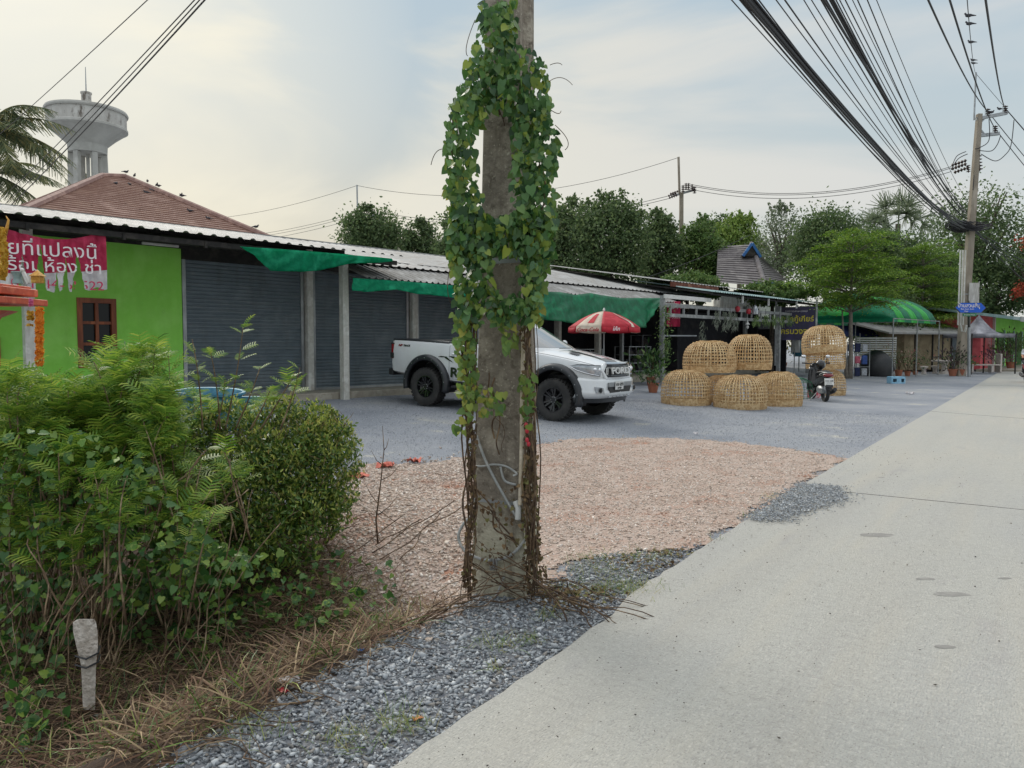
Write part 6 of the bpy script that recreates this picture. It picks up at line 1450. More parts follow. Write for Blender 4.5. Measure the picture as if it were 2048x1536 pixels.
for k, (a, b) in enumerate(((4.8, 7.0), (8.4, 10.6), (12, 14.2), (15.5, 17.7))):
    mb = MB(); rows = []
    for i in range(25): u = a + (b - a) * i / 24; rows.append([BU * u + BV * (.05 + .05 * (i % 2)) + UZ * z for z in (0.05, 2.45)])
    mb.grid(rows); mk('folding_door', mb, MT['dgreen'], hs); mk('aqua_panel', hb_(MB(), b + .1, b + .4, .0, .08, .05, 2.6), MT['tealroof'], hs)
mk('red_door', hb_(MB(), .8, 2.6, .0, .06, .05, 2.1), MT['red'], hs)
mb = MB(); mb.prism([BU * -1.2 + BV * 2.2 + UZ * 3.25, BU * -1.2 + BV * -6.5 + UZ * 4.6, BU * -1.2 + BV * -6.5 + UZ * 4.5, BU * -1.2 + BV * 2.2 + UZ * 3.05], BU * 24); mk('roof', mb, MT['tealroof'], hs)
mk('fascia', hb_(MB(), -1.2, 22.8, 2.2, 2.26, 2.98, 3.28), MT['roof'], hs)
mk('paving', hb_(MB(), -1.5, 22, 0, 2.6, -.3, .06), MT['slab'], hs)
t = T('gazebo_canopy', 'grey pop up canopy with dark legs in front of the pink wall', 'canopy', Vector((at(1972, 738, 44.5).x, 44.5, 0))); o_ = t.location.copy(); YG = o_.y; W2 = 1.45; hE = at(1972, 668, YG).z - o_.z; pk_ = at(1950, 630, YG).z - o_.z
def cn(i, j, w_=W2): return Vector((i * w_ * .85 - .5, j * w_, hE))
mb = MB(); ap = Vector((-.5, 0, pk_)); 
for (i, j), (k, l) in (((-1, -1), (1, -1)), ((1, -1), (1, 1)), ((1, 1), (-1, 1)), ((-1, 1), (-1, -1))):
    rows = []
    for q in range(7):
        f = q / 6; rows.append([cn(i, j).lerp(cn(k, l), s).lerp(ap, f) - UZ * .45 * math.sin(math.pi * f) for s in np.linspace(0, 1, 7)])
    mb.grid(rows); mb.grid([[cn(i, j).lerp(cn(k, l), s) - UZ * d for s in np.linspace(0, 1, 5)] for d in (0, .22)])
mk('canopy', mb, mat('grey_cloth', S(150, 150, 158), (S(120, 120, 128), S(186, 186, 192)), .8, .7, trans=.2), t, smooth=40, solid=.01)
for i in (-1, 1):
    for j in (-1, 1): mb = MB(); mb.cyl(cn(i, j), (cn(i, j).x, cn(i, j).y, -.1), .04, n=8); mk('leg', mb, MT['dark'], t)
# stone table sets
MT['terraz'] = mat('terrazzo', S(214, 204, 196), (S(190, 178, 170), S(226, 218, 212)), 14, .6)
def tset(px, py, label, nst=3, sc=1.0):
    p = gpix(px, py); t = T('stone_table', label, 'table', p); mb = MB().lathe([(.62, .70), (.66, .73), (.66, .78), (.62, .80), (0.001, .80)], n=28); mk('tabletop', mb, MT['terraz'], t, smooth=40)
    mk('pedestal', MB().lathe([(.34, 0), (.30, .10), (.16, .2), (.13, .45), (.24, .70)], n=16), MT['terraz'], t, smooth=40)
    for k in range(nst):
        a = (math.pi, -.2, 1.6)[k]; q = p + Vector((1.15 * math.cos(a), .9 * math.sin(a), 0)); s = T('stone_stool', f'{["curved pale stool at the left of","curved pale stool at the right of","pale stool behind"][k]} {label.split(" in ")[0].replace("round","the round")}', 'stool', q)
        mk('seat', MB().lathe([(.20, .36), (.22, .38), (.22, .43), (.19, .45), (.001, .45)], n=18), MT['terraz'], s, smooth=40); mk('base', MB().lathe([(.15, 0), (.11, .12), (.12, .3), (.17, .37)], n=14), MT['terraz'], s, smooth=40)
tset(1888, 748, 'round terrazzo table in front of the dark shed door')
t = T('stone_bench', 'high backed pale stone bench below the grey pop up canopy', 'bench', Vector((at(1965, 737, 45).x, 45, .0))); mb = MB(); mb.box((0, 0, .45), (1.9, .45, .07)); mk('seat', mb, MT['terraz'], t, bevel=.02)
mb = MB(); mb.box((1.0, .1, .55), (.12, .5, 1.1)); mk('armrest', mb, MT['terraz'], t, bevel=.03)
for x in (-.7, .5): mk('leg', MB().box((x, 0, .21), (.18, .38, .42)), MT['terraz'], t, bevel=.03)
# crate
t = T('plastic_crate', 'pale blue plastic crate standing upside down on the gravel', 'crate', gpix(1792, 767)); mb = MB(); W3 = px2m(27, t.location.y); D3 = W3 * .7; H3 = px2m(13.5, t.location.y)
for s in (-1, 1):
    mb.box((s * W3 * .5, 0, H3 / 2), (.03, D3, H3)); 
    for z, h_ in ((H3 * .12, H3 * .24), (H3 * .86, H3 * .28)): mb.box((0, s * D3 * .5, z), (W3 - .03, .03, h_))
    for x in (-.46, -.05, .12, .46): mb.box((x * W3, s * D3 * .5, H3 * .48), (W3 * (.08 if abs(x) > .3 else .17), .03, H3 * .48))
mb.box((0, 0, H3 - .0), (W3 - .034, D3 - .034, .03)); mk('shell', mb, mat('pale_blue_plastic', S(150, 196, 220), (S(130, 180, 208), S(166, 206, 226)), 4, .5), t, bevel=.006)
# ================================================================ FAR TREES
def leafmat(n_, cs, tr=.3, r=.7): return mat(n_, cs[0], tuple(cs[1:]), rough=r, trans=tr, island=True)
MT['lf_dark'] = leafmat('foliage_dark', [S(92, 114, 70), S(66, 88, 56), S(110, 130, 82), S(78, 100, 62), S(130, 146, 92)], .38)
MT['lf_mid'] = leafmat('foliage_mid', [S(94, 122, 62), S(66, 96, 50), S(114, 140, 72), S(80, 108, 56), S(134, 152, 84)])
MT['lf_yel'] = leafmat('foliage_yellow_green', [S(122, 146, 66), S(90, 120, 52), S(146, 166, 82), S(104, 132, 58)])
MT['lf_grey'] = leafmat('foliage_grey_green', [S(120, 132, 104), S(92, 106, 82), S(140, 150, 120), S(104, 118, 92)])
MT['lf_tier'] = leafmat('foliage_tiered', [S(112, 150, 50), S(66, 104, 38), S(146, 174, 62), S(84, 122, 44), S(166, 186, 76)])
MT['lf_red'] = leafmat('flame_flowers', [S(206, 84, 62), S(170, 58, 46), S(222, 116, 84), S(120, 70, 44), S(196, 82, 60)])
LQ = np.array([(-.5, 0, 0), (0, -.32, .08), (.5, 0, 0), (0, .32, .08)]); LQF = np.array([(0, 1, 2, 3)])
def cloud(name, P, size, m, par, up=.35, tmpl=(LQ, LQF), **tags):
    n = len(P); d = runit(n); nn = runit(n) + np.array([0, 0, up]); V, Fc = inst(P, basis(d, nn), size, *tmpl); return fastmesh(name, V, Fc, m, par, **tags)
def limbs(mb, base, tips, r0, bend=.15, n=6):
    for tp_ in tips:
        a, b = Vector(base), Vector(tp_); mid = a.lerp(b, .5) + Vector((random.uniform(-1, 1), random.uniform(-1, 1), random.uniform(0, 1))) * bend * (b - a).length
        pts = [a.lerp(mid, t).lerp(mid.lerp(b, t), t) for t in np.linspace(0, 1, n + 1)]; mb.tube(pts, [r0 * (1 - .8 * t) for t in np.linspace(0, 1, n + 1)], 6)
def crown_pts(rx, ry, rz, nclump, per, csz, hollow=.45, flat=1.0, zmin=-1):
    out = []
    for _ in range(nclump):
        while True:
            v = rng.normal(size=3); v /= np.linalg.norm(v); r = rng.uniform(hollow, 1) ** .6
            if v[2] > zmin: break
        c = v * r * np.array([rx, ry, rz]); s = csz * rng.uniform(.55, 1.25); k = int(per * rng.uniform(.6, 1.3))
        out.append(c + rng.normal(0, 1, (k, 3)) * np.array([s, s, s * flat]))
    return np.concatenate(out)
GT = 'trees behind the shop row'
def tree(label, x0, x1, y0, y1, Y, m, nclump=70, per=60, leaf=.20, csz=None, hollow=.4, trunk=.2, group=GT, bark='bark', name='leafy_tree', flat=.8, spikes=0, base_px=None):
    c = at((x0 + x1) / 2, (y0 + y1) / 2, Y); rx = px2m((x1 - x0) / 2, Y); rz = px2m((y1 - y0) / 2, Y); b = Vector((c.x, c.y, .25))
    if base_px: b.x = at(base_px, 700, Y).x
    t = T(name, label, 'tree', b, 0, group); o = c - b; csz = csz or min(rx, rz) * .20
    P = crown_pts(rx * .88, rx * .75, rz * .88, int(nclump * 1.15), int(per * 1.45), csz * random.uniform(.95, 1.15), hollow, flat) + np.array(tuple(o))
    for _ in range(spikes):
        a = rng.uniform(0, 6.28); q = rng.uniform(.0, .85); base = np.array([math.cos(a) * rx * q, math.sin(a) * rx * q * .7, rz * math.sqrt(max(0, 1 - q * q)) * .85]); k = 60; tt = rng.uniform(0, 1, k)[:, None]
        P = np.concatenate([P, base + np.array(tuple(o)) + tt * np.array([rng.uniform(-.3, .3), 0, rz * rng.uniform(.15, .35)]) + rng.normal(0, 1, (k, 3)) * .22 * (1.1 - tt)])
    cr_ = cloud('crown', P, rng.uniform(.6, 1.25, len(P)) * leaf * .86, m, t)
    mb = MB(); fork = Vector((o.x * .3, 0, max(.8, o.z - rz * .55))); mb.tube([(0, 0, -.3), (o.x * .1, 0, fork.z * .5), fork], [trunk * 1.2, trunk, trunk * .8], 9)
    tips = [o + Vector((random.uniform(-.75, .75) * rx, random.uniform(-.6, .6) * rx, random.uniform(-.3, .8) * rz)) for _ in range(12)]; limbs(mb, fork, tips, trunk * .5); mk('trunk', mb, MT[bark], t, smooth=180)
    return t
tree('dark rounded tree behind the left slender pole, just above the grey roof', 682, 806, 412, 530, 52, MT['lf_dark'], 80, 70, .26, spikes=4)
tree('low dark tree between the left slender pole and the vine pole', 800, 880, 440, 540, 54, MT['lf_dark'], 60, 60, .26, spikes=4)
tree('dark tree half hidden just left of the vine covered pole', 868, 960, 420, 560, 50, MT['lf_dark'], 60, 60, .26)
tree('dark conical tree filling the gap right of the vine pole', 1085, 1200, 400, 590, 44, MT['lf_dark'], 90, 70, .24, spikes=8)
tree('tallest dark spiky tree right of the vine pole behind the grey roof', 1140, 1300, 392, 600, 42, MT['lf_dark'], 130, 80, .22, spikes=14)
tree('dense dark tree directly left of the middle slender pole', 1270, 1365, 425, 600, 45, MT['lf_dark'], 80, 70, .24, spikes=10)
tree('mid green bushy tree just right of the middle slender pole', 1350, 1450, 440, 590, 46, MT['lf_mid'], 80, 70, .24, spikes=6)
tree('yellowish green tree behind the ridge of the grey gabled house', 1430, 1530, 432, 540, 58, MT['lf_yel'], 80, 60, .28, spikes=8)
tree('dark crown peeping behind the grey gabled house', 1395, 1480, 428, 520, 62, MT['lf_dark'], 60, 60, .28)
tree('pale airy bamboo like tree between the gabled house and the domed tree', 1500, 1625, 415, 580, 52, MT['lf_grey'], 90, 40, .20, hollow=.2, spikes=12)
tree('big smooth domed dark green tree right of the grey gabled house', 1592, 1716, 420, 580, 47, MT['lf_dark'], 150, 90, .20, csz=.55, hollow=.75)
tree('low spreading dark tree right of the domed tree', 1700, 1800, 458, 560, 50, MT['lf_dark'], 80, 70, .24)
tree('wide leafy scrub tree overhanging the grey roof before the gabled house', 1290, 1460, 548, 610, 36, MT['lf_mid'], 90, 60, .18, trunk=.1)
tree('low green scrub below the gabled house above the stall roof', 1450, 1640, 560, 615, 38, MT['lf_mid'], 80, 60, .18, trunk=.1)
tree('large sparse tree with gaps of sky behind the tall right pole', 1850, 2050, 365, 600, 62, MT['lf_dark'], 150, 42, .30, csz=1.0, hollow=.25, trunk=.4)
tree('dark undergrowth tree below the sparse tree at the right', 1900, 2070, 520, 650, 60, MT['lf_dark'], 80, 70, .3)
tree('dark tree beyond the right edge behind the flame tree', 2030, 2190, 440, 620, 64, MT['lf_dark'], 80, 60, .32)
tree('dim dark tree filling the back of the tent', 1690, 1830, 560, 720, 49, MT['lf_dark'], 90, 80, .26)
tree('dark tree behind the low beige shed', 1800, 1960, 540, 690, 58, MT['lf_dark'], 100, 70, .3)
tree('dense green tree filling the gap between the domed tree and the tall right pole', 1700, 1850, 455, 600, 54, MT['lf_dark'], 110, 80, .24, hollow=.3)
tree('mid green broad crown behind the second layered tree and left of the tall right pole', 1780, 1935, 480, 640, 55, MT['lf_mid'], 110, 80, .24, hollow=.3)
# flame tree
ft = tree('flame tree with red blossom above the eaves of the painted rowhouse', 2008, 2110, 470, 620, 57, MT['lf_dark'], 40, 50, .24, group=None, name='flame_tree')
o_ = at(2050, 550, 57) - ft.location; P = np.concatenate([crown_pts(1.2, .9, .45, 14, 34, .22, .3) + np.array(tuple(o_ + Vector((dx, -.6, dz)))) for dx, dz in ((.1, 2.3), (.9, 1.9), (-.5, -1.3), (.7, -1.0), (1.6, .4))]); cloud('blossom', P, rng.uniform(.10, .22, len(P)), MT['lf_red'], ft, kind='stuff')
# tiered roadside trees
def tiered(label, px, y0, y1, x0, x1, Y, seed=1):
    c = at(px, 700, Y); b = Vector((c.x, c.y, float(gz(c.x, c.y)))); t = T('tiered_tree', label, 'tree', b, 0, 'layered shade trees beside the tent'); zt_ = at(px, y0, Y).z - b.z; zb = at(px, y1, Y).z - b.z; hw = px2m((x1 - x0) / 2, Y); cx_ = px2m((x0 + x1) / 2 - px, Y)
    pts = []; mb = MB(); nt_ = 8
    mb.tube([(0, 0, -.2), (.05, 0, 1.0), (-.02, 0, zb), (.05, 0, zt_ * .98)], [.15, .10, .08, .02], 9)
    for i in range(nt_):
        f = i / (nt_ - 1); z = zb + (zt_ - zb) * f; r = hw * (1.05 - .50 * f ** 2) * (.62 if i == 0 else .9 if i == 1 else 1); nb = 11 - i
        for k in range(nb):
            a = 2 * math.pi * k / nb + random.uniform(-.35, .35) + i * 1.3; L2 = r * random.uniform(.55, 1.08); dz = random.uniform(-.16, .22); e = Vector((math.cos(a) * L2 + cx_, math.sin(a) * L2, z + dz))
            mb.tube([(0, 0, z - .45), Vector((0, 0, z - .2)).lerp(e, .5), e], [.035, .022, .008], 5)
            for q in (.45, .72, 1.0):
                c = np.array(tuple(Vector((0, 0, z)).lerp(e, q))) + rng.normal(0, .08, 3); w_ = random.uniform(.22, .42); m_ = int(210 * w_ / .3)
                u = rng.normal(0, 1, (m_, 3)) * np.array([w_, w_, .045]); u[:, 2] += .05 * (1 - (u[:, 0] ** 2 + u[:, 1] ** 2) / w_ ** 2); pts.append(c + u)
    P = np.concatenate(pts); n = len(P); d = runit(n); d[:, 2] *= .3; nn = runit(n) * .5 + np.array([0, 0, 1]); V, Fc = inst(P, basis(d, nn), rng.uniform(.06, .12, n), LQ, LQF); fastmesh('crown', V, Fc, MT['lf_tier'], t); mk('trunk', mb, MT['barkl'], t, smooth=180); return t
tiered('bright green layered shade tree on a slim trunk beside the basket stack', 1700, 470, 606, 1588, 1815, gpix(1700, 757).y)
tiered('darker layered shade tree behind the striped tent next to the right pole', 1842, 492, 655, 1775, 1932, 50)
mb = MB(); tb = gpix(1700, 757)
t = T('forked_trunk', 'slim second stem leaning beside the layered tree trunk', 'tree stem', gpix(1694, 757)); mb.tube([(0, 0, -.2), (-.1, 0, .9), (-.22, 0, 2.1), (-.3, 0, 3.2)], [.11, .07, .05, .03], 8); mk('stem', mb, MT['barkl'], t, smooth=180)
# palms
MT['palm'] = leafmat('palm_leaf', [S(92, 106, 72), S(70, 84, 58), S(116, 124, 84), S(150, 140, 90)])
def palm(label, px, py, Y, L2, n=22, trunk_px=None, nleaf=46, name='coconut_palm'):
    c = at(px, py, Y); b = Vector((at(trunk_px or px, py, Y).x, Y, .2)); t = T(name, label, 'palm', b, 0, None); o = c - b; rach = MB(); P, D, Sz = [], [], []
    for i in range(n):
        a = 2 * math.pi * i / n * 2.4; el_ = random.uniform(-.35, 1.25); h = Vector((math.cos(a), math.sin(a), 0)); L3 = L2 * random.uniform(.85, 1.1); pts = []
        for q in np.linspace(0, 1, 12): pts.append(o + h * (L3 * q * math.cos(el_ * (1 - .3 * q))) + UZ * (L3 * (math.sin(el_) * q - (.80 + .2 * max(0, el_)) * q * q * .62)))
        rach.tube(pts, [.05 * (1 - .85 * q) for q in np.linspace(0, 1, 12)], 5)
        for k in range(nleaf):
            q = .12 + .88 * k / nleaf; j = min(int(q * 11), 10); p = pts[j].lerp(pts[j + 1], q * 11 - j); tg = (pts[j + 1] - pts[j]).normalized(); sd_ = tg.cross(UZ).normalized()
            for s in (-1, 1):
                P.append(tuple(p)); D.append(tuple(sd_ * s * .8 + tg * .5 - UZ * random.uniform(.35, .9))); Sz.append(L3 * .24 * math.sin(math.pi * (.15 + .8 * q)) * random.uniform(.8, 1.1))
    P, D, Sz = np.array(P), np.array(D), np.array(Sz); V, Fc = inst(P, basis(D, runit(len(P))), Sz, BL * np.array([1, .35, 1]), BLF); fastmesh('frond', V, Fc, MT['palm'], t, kind='stuff'); mk('rachis', rach, MT['palm'], t, smooth=180, kind='stuff')
    mb = MB(); mb.tube([(0, 0, -.2), o * .5 + Vector((.2, 0, 0)), o], [.24, .18, .15], 9); mk('trunk', mb, MT['bark'], t, smooth=180); return t
palm('tall coconut palm at the left edge in front of the water tower', -22, 258, 38, 3.9, 30, -50)
palm('lower drooping palm crown below the tall coconut palm at the left edge', -10, 350, 42, 3.4, 16, -30)
palm('palm seen between the legs and right of the water tower', 196, 372, 95, 4.6, 18)
palm('low palm tip left of the water tower legs', 146, 398, 88, 2.6, 12)
def fanpalm(label, px, py, Y, R_):
    c = at(px, py, Y); b = Vector((c.x, Y, .2)); t = T('fan_palm', label, 'palm', b); o = c - b; P, D = [], []
    for i in range(26):
        v = rng.normal(size=3); v[2] = abs(v[2]) * .9 - .15; v /= np.linalg.norm(v); ce = np.array(tuple(o)) + v * R_ * .65; u = np.cross(v, rng.normal(size=3)); u /= np.linalg.norm(u)
        for k in range(22): a = math.pi * (k / 21 - .5) * 1.3; P.append(ce); D.append(v * math.cos(a) + u * math.sin(a))
    P, D = np.array(P), np.array(D); V, Fc = inst(P, basis(D, runit(len(P))), rng.uniform(.8, 1.1, len(P)) * R_ * .5, BL * np.array([1, .3, 1]), BLF); fastmesh('fan_leaves', V, Fc, MT['lf_grey'], t, kind='stuff'); mb = MB(); mb.cyl((0, 0, -.2), o, .22, .18, 9); mk('trunk', mb, MT['bark'], t)
fanpalm('fan palm with stiff grey green leaves left of the tall right pole', 1796, 448, 57, 2.5)
fanpalm('smaller fan palm with brown lower leaves beside the domed tree', 1748, 462, 56, 1.5)

# grey gabled house
gh = T('gabled_house', 'house with a grey tiled hip roof and small blue gable among the trees', 'house', at(1510, 560, 43)); gl = gh.location.copy(); gl.z = .2; gh.location = gl; gh_Y = 43
def gp_(px, py, Y=43): return at(px, py, Y) - gl
MT['gtile'] = mat('grey_tile', S(124, 118, 118), (S(104, 98, 98), S(140, 134, 132)), 1.5, .8, spots=[(S(90, 84, 84), 3, .6)])
a1, a2 = gp_(1436, 493, 46), gp_(1503, 489, 44.5); c1 = gp_(1432, 566, 39.5); c2 = gp_(1531, 575, 39.5); c3 = gp_(1572, 560, 47); gb = gp_(1491, 507, 43.4)
def gtile(a, b, c, d, n=18):
    mb = tiles(a, b, c, d, n); return mk('roof_slope', mb, MT['gtile'], gh)
gtile(c1, c2, a2, a1); gtile(c2, c3, gp_(1522, 515, 45.5), a2)
for q in ((a2, c2),): mb = MB(); mb.cyl(q[0] + UZ * .05, q[1] + UZ * .05, .13, n=8); mk('ridge_tile', mb, MT['gtile'], gh)
MT['blue'] = mat('blue_paint', S(50, 110, 170), (S(40, 92, 150), S(60, 120, 180)), 2, .6)
g1_, g2_, g3_ = gp_(1486, 512, 42.6), gp_(1504, 488, 42.6), gp_(1521, 514, 42.8)
mk('gable', MB().prism([g1_, g3_, g2_], (0, .5, 0)), MT['dark'], gh)
mb = MB(); mb.bar(g1_, g2_ + UZ * .03, .14, .12, up=(0, 1, 0)); mb.bar(g2_ + UZ * .03, g3_, .14, .12, up=(0, 1, 0)); mk('barge_board', mb, MT['blue'], gh)
mb = MB(); mb.bar(gp_(1513, 570, 39.8), gp_(1545, 570, 40.2), .3, .22); mk('blue_eave', mb, MT['blue'], gh)
mb = MB(); mb.prism([Vector((c1.x + .5, c1.y + 1, -.4)), Vector((c2.x - .3, c2.y + 1, -.4)), Vector((c3.x, c3.y, -.4)), Vector((a1.x, a1.y + 1, -.4))], (0, 0, c1.z - .1)); mk('wall', mb, MT['post'], gh)

# ================================================================ HEDGE AND SHRUBS AT THE LEFT
# lanceolate leaf, folded on its midrib
LV = np.array([(0, 0, 0), (.35, .17, .05), (.72, .13, .03), (1, 0, -.05), (.72, -.13, .03), (.35, -.17, .05), (.5, 0, -.02)]); LF = np.array([(0, 6, 2, 1), (6, 3, 2, 2), (0, 5, 4, 6), (6, 4, 4, 3)])
LF = np.array([(0, 6, 1), (6, 2, 1), (6, 3, 2), (0, 5, 6), (5, 4, 6), (4, 3, 6)])
MT['hedge'] = leafmat('hedge_leaf', [S(84, 116, 48), S(54, 86, 36), S(112, 140, 58), S(70, 100, 42), S(166, 176, 82), S(60, 92, 40), S(94, 124, 52)], .22, .34)
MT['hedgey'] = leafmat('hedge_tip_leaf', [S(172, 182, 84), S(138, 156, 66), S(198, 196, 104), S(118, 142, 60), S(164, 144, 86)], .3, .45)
MT['broad'] = leafmat('creeper_leaf', [S(76, 120, 54), S(48, 86, 42), S(104, 142, 62), S(60, 100, 48), S(142, 166, 72), S(54, 92, 44)], .26, .4)
MT['frond'] = leafmat('mimosa_leaf', [S(120, 158, 58), S(74, 116, 46), S(152, 180, 66), S(92, 134, 50), S(178, 192, 82), S(104, 146, 54)], .4, .5)
MT['dry'] = leafmat('dry_grass', [S(146, 122, 92), S(108, 84, 64), S(180, 158, 124), S(84, 66, 52), S(132, 106, 82), S(76, 60, 48), S(104, 76, 60), S(122, 92, 72)], .15, .9)
MT['twig'] = mat('twig', S(140, 118, 92), (S(100, 80, 62), S(170, 150, 122)), 8, .9)
def hshell(boxes, n, thick=.16):
    """points near the surface of a union of ellipsoid lumps (c, r)"""
    out = []
    tot = sum(r[0] * r[2] for _, r in boxes)
    for c, r in boxes:
        k = int(n * r[0] * r[2] / tot); v = runit(k); s = 1 - np.abs(rng.normal(0, thick, (k, 1))); out.append(np.array(tuple(c)) + v * s * np.array(r))
    return np.concatenate(out)
hg = T('hedge', 'clipped yellow green hedge with dry twiggy top at the edge of the ditch', 'hedge', (-3.2, 7.2, 0))
H_ = Vector((-1.95, 7.0, 0)); lumps = []
def lump(px, py, Y, rp, ry=None, rz=None): lumps.append((at(px, py, Y), (px2m(rp, Y), ry or px2m(rp, Y) * .8, px2m(rz or rp, Y))))
for px, py, Y, rp, rz in ((160, 960, 6.7, 100, 150), (60, 960, 6.7, 100, 160), (-40, 960, 6.6, 100, 160), (640, 1010, 6.7, 62, 70), (560, 1060, 6.4, 85, 80), (470, 1090, 6.2, 80, 80), (655, 935, 7.0, 68, 110), (610, 960, 6.8, 80, 120), (560, 900, 7.1, 80, 100), (530, 980, 6.6, 90, 120), (470, 930, 6.9, 90, 125), (430, 1010, 6.4, 90, 110), (380, 930, 6.9, 90, 120), (320, 960, 6.7, 100, 130), (600, 870, 7.2, 80, 70), (660, 880, 7.2, 50, 55), (250, 950, 6.8, 100, 130)): lump(px, py, Y, rp, None, rz)
hp0 = np.array(tuple(hg.location))
P = hshell(lumps, 44000, .24); P = P + (np.sin(P[:, [1, 2, 0]] * 17) + np.sin(P[:, [2, 0, 1]] * 29 + 1)) * .035; d = runit(len(P)) + np.array([0, -.25, .5]); V, Fc = inst(P, basis(d, runit(len(P)) + np.array([0, -.5, .6])), rng.uniform(.032, .064, len(P)), LV, LF); fastmesh('leaves', V - hp0, Fc, MT['hedge'], hg, kind='stuff')
# brighter tips at the top and right
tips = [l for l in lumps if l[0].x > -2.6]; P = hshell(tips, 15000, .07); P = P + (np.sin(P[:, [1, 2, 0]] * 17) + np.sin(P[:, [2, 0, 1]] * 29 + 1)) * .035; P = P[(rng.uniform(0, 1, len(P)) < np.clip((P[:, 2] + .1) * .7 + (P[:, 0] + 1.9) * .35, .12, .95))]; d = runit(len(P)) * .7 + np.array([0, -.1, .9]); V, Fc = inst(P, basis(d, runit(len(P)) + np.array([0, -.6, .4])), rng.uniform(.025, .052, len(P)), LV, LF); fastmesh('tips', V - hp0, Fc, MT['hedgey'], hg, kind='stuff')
mb = MB()
for _ in range(420):
    c, r = random.choice(lumps); v = Vector(rng.normal(size=3)); v.z = abs(v.z) * 1.3; v.normalize(); p = c + Vector((v.x * r[0], v.y * r[1], v.z * r[2])) * .9; q = p + Vector((random.uniform(-.12, .12), random.uniform(-.1, .05), random.uniform(.02, .16))); mb.tube([p, p.lerp(q, .5) + Vector((random.uniform(-.02, .02),) * 3), q], [.003, .0025, .001], 3)
for _ in range(60):
    c, r = random.choice(lumps); p = c + Vector((random.uniform(-.4, .05), random.uniform(-.1, .3), -.1)); q = Vector((p.x, p.y, float(gz(p.x, p.y)) - .05)); mb.tube(wig(p, q, 6, .03), random.uniform(.006, .014), 5)
mb.v = [Vector(p) - hg.location for p in mb.v]; mk('twigs', mb, MT['twig'], hg, kind='stuff')
# mimosa: pinnate fronds on arching stems
fv, ff = [], []
npn = 6
for k in range(npn):
    x = .2 + .8 * k / npn; ln = .46 * math.sin(math.pi * (.22 + .62 * k / npn)) + .06; w_ = .034
    for s in (-1, 1):
        b = len(fv); z0 = .06 * math.sin(x * 2) - .16 * x * x; fv += [(x - w_, 0, z0), (x + w_, 0, z0), (x + .12 + w_, s * ln * .6, z0 + .015), (x + .12 - w_ * .8, s * ln * .6, z0 + .015), (x + .17, s * ln, z0 - .05)]
        ff += [(b, b + 1, b + 2), (b, b + 2, b + 3), (b + 3, b + 2, b + 4)]
b = len(fv); fv += [(0, -.008, 0), (0, .008, 0), (1, .006, -.08), (1, -.006, -.08)]; ff += [(b, b + 1, b + 2), (b, b + 2, b + 3)]
FV, FFc = np.array(fv), np.array(ff)
def mimosa(label, stems, nfr, loc, size=(.11, .22)):
    t = T('mimosa_shrub', label, 'shrub', loc, 0, 'feathery shrubs in front of the lime wall'); P, D, N = [], [], []; mb = MB()
    for (a, b, lean) in stems:
        a, b = Vector(a), Vector(b); mid = a.lerp(b, .55) + Vector(lean); pts = [a.lerp(mid, q).lerp(mid.lerp(b, q), q) for q in np.linspace(0, 1, 12)]; mb.tube(pts, [.006 * (1 - .8 * q) + .002 for q in np.linspace(0, 1, 12)], 5)
        for k in range(nfr):
            q = random.uniform(.35, 1) ** .8 * 11; j = min(int(q), 10); p = pts[j].lerp(pts[j + 1], q - j); r = Vector(rng.normal(size=3)); r.z = abs(r.z) * .5; r.normalize(); P.append(tuple(p)); D.append(tuple(r + (pts[j + 1] - pts[j]).normalized() * .4)); N.append((random.uniform(-.4, .4), random.uniform(-.4, .2), 1))
    P, D, N = np.array(P), np.array(D), np.array(N); V, Fc = inst(P, basis(D, N), rng.uniform(*size, len(P)), FV, FFc); V = V - np.array(tuple(t.location))
    V[:, 2] -= 0; fastmesh('fronds', V, Fc, MT['frond'], t, kind='stuff'); mb.v = [Vector(p) - t.location for p in mb.v]; mk('stems', mb, MT['twig'], t, smooth=180, kind='stuff'); return t
def rst(x0, x1, yt0, yt1, Y0, Y1, n, base=(-.25, .1), yb=1050):
    r = []
    for _ in range(n):
        x = random.uniform(x0, x1); Y = random.uniform(Y0, Y1); q = at(x, random.uniform(yt0, yt1), Y); p = at(x + random.uniform(-70, 70), yb, Y + random.uniform(-.2, .2)); r.append((p, q, (random.uniform(-.15, .15), random.uniform(-.25, .05), random.uniform(.05, .25))))
    return r
mimosa('tall feathery shrub rising highest at the far left under the spirit house', rst(-60, 210, 735, 900, 5.3, 6.3, 50), 24, (-3.6, 5.9, -.3))
mimosa('feathery shrub spreading in front of the brown window', rst(180, 345, 690, 880, 5.6, 6.6, 54), 24, (-3., 6.2, -.3))
mimosa('sprawling feathery shrub over the dry top of the hedge', rst(250, 540, 780, 860, 6.9, 7.5, 16, yb=900), 9, (-2.3, 6.3, -.3), (.09, .18))
mimosa('feathery shrub hanging forward over the dark gap at the lower left', rst(0, 430, 900, 1090, 5.0, 5.8, 42, yb=1250), 11, (-2.9, 5.3, -.4), (.10, .20))
mimosa('low feathery branches lying across the left flank of the hedge', rst(230, 470, 850, 990, 5.9, 6.15, 16, yb=1080), 9, (-2.3, 6.0, -.3), (.12, .22))
mimosa('thin feathery sprigs standing up before the first roller shutter', [(at(x, 860, 6.5), at(x2, y2, 6.4), (.03, 0, .02)) for x, x2, y2 in ((405, 384, 678), (450, 486, 655), (440, 420, 700), (470, 520, 735), (520, 590, 745), (560, 600, 735), (430, 450, 760), (500, 540, 780))], 8, (-2.4, 6.4, -.2), (.08, .15))
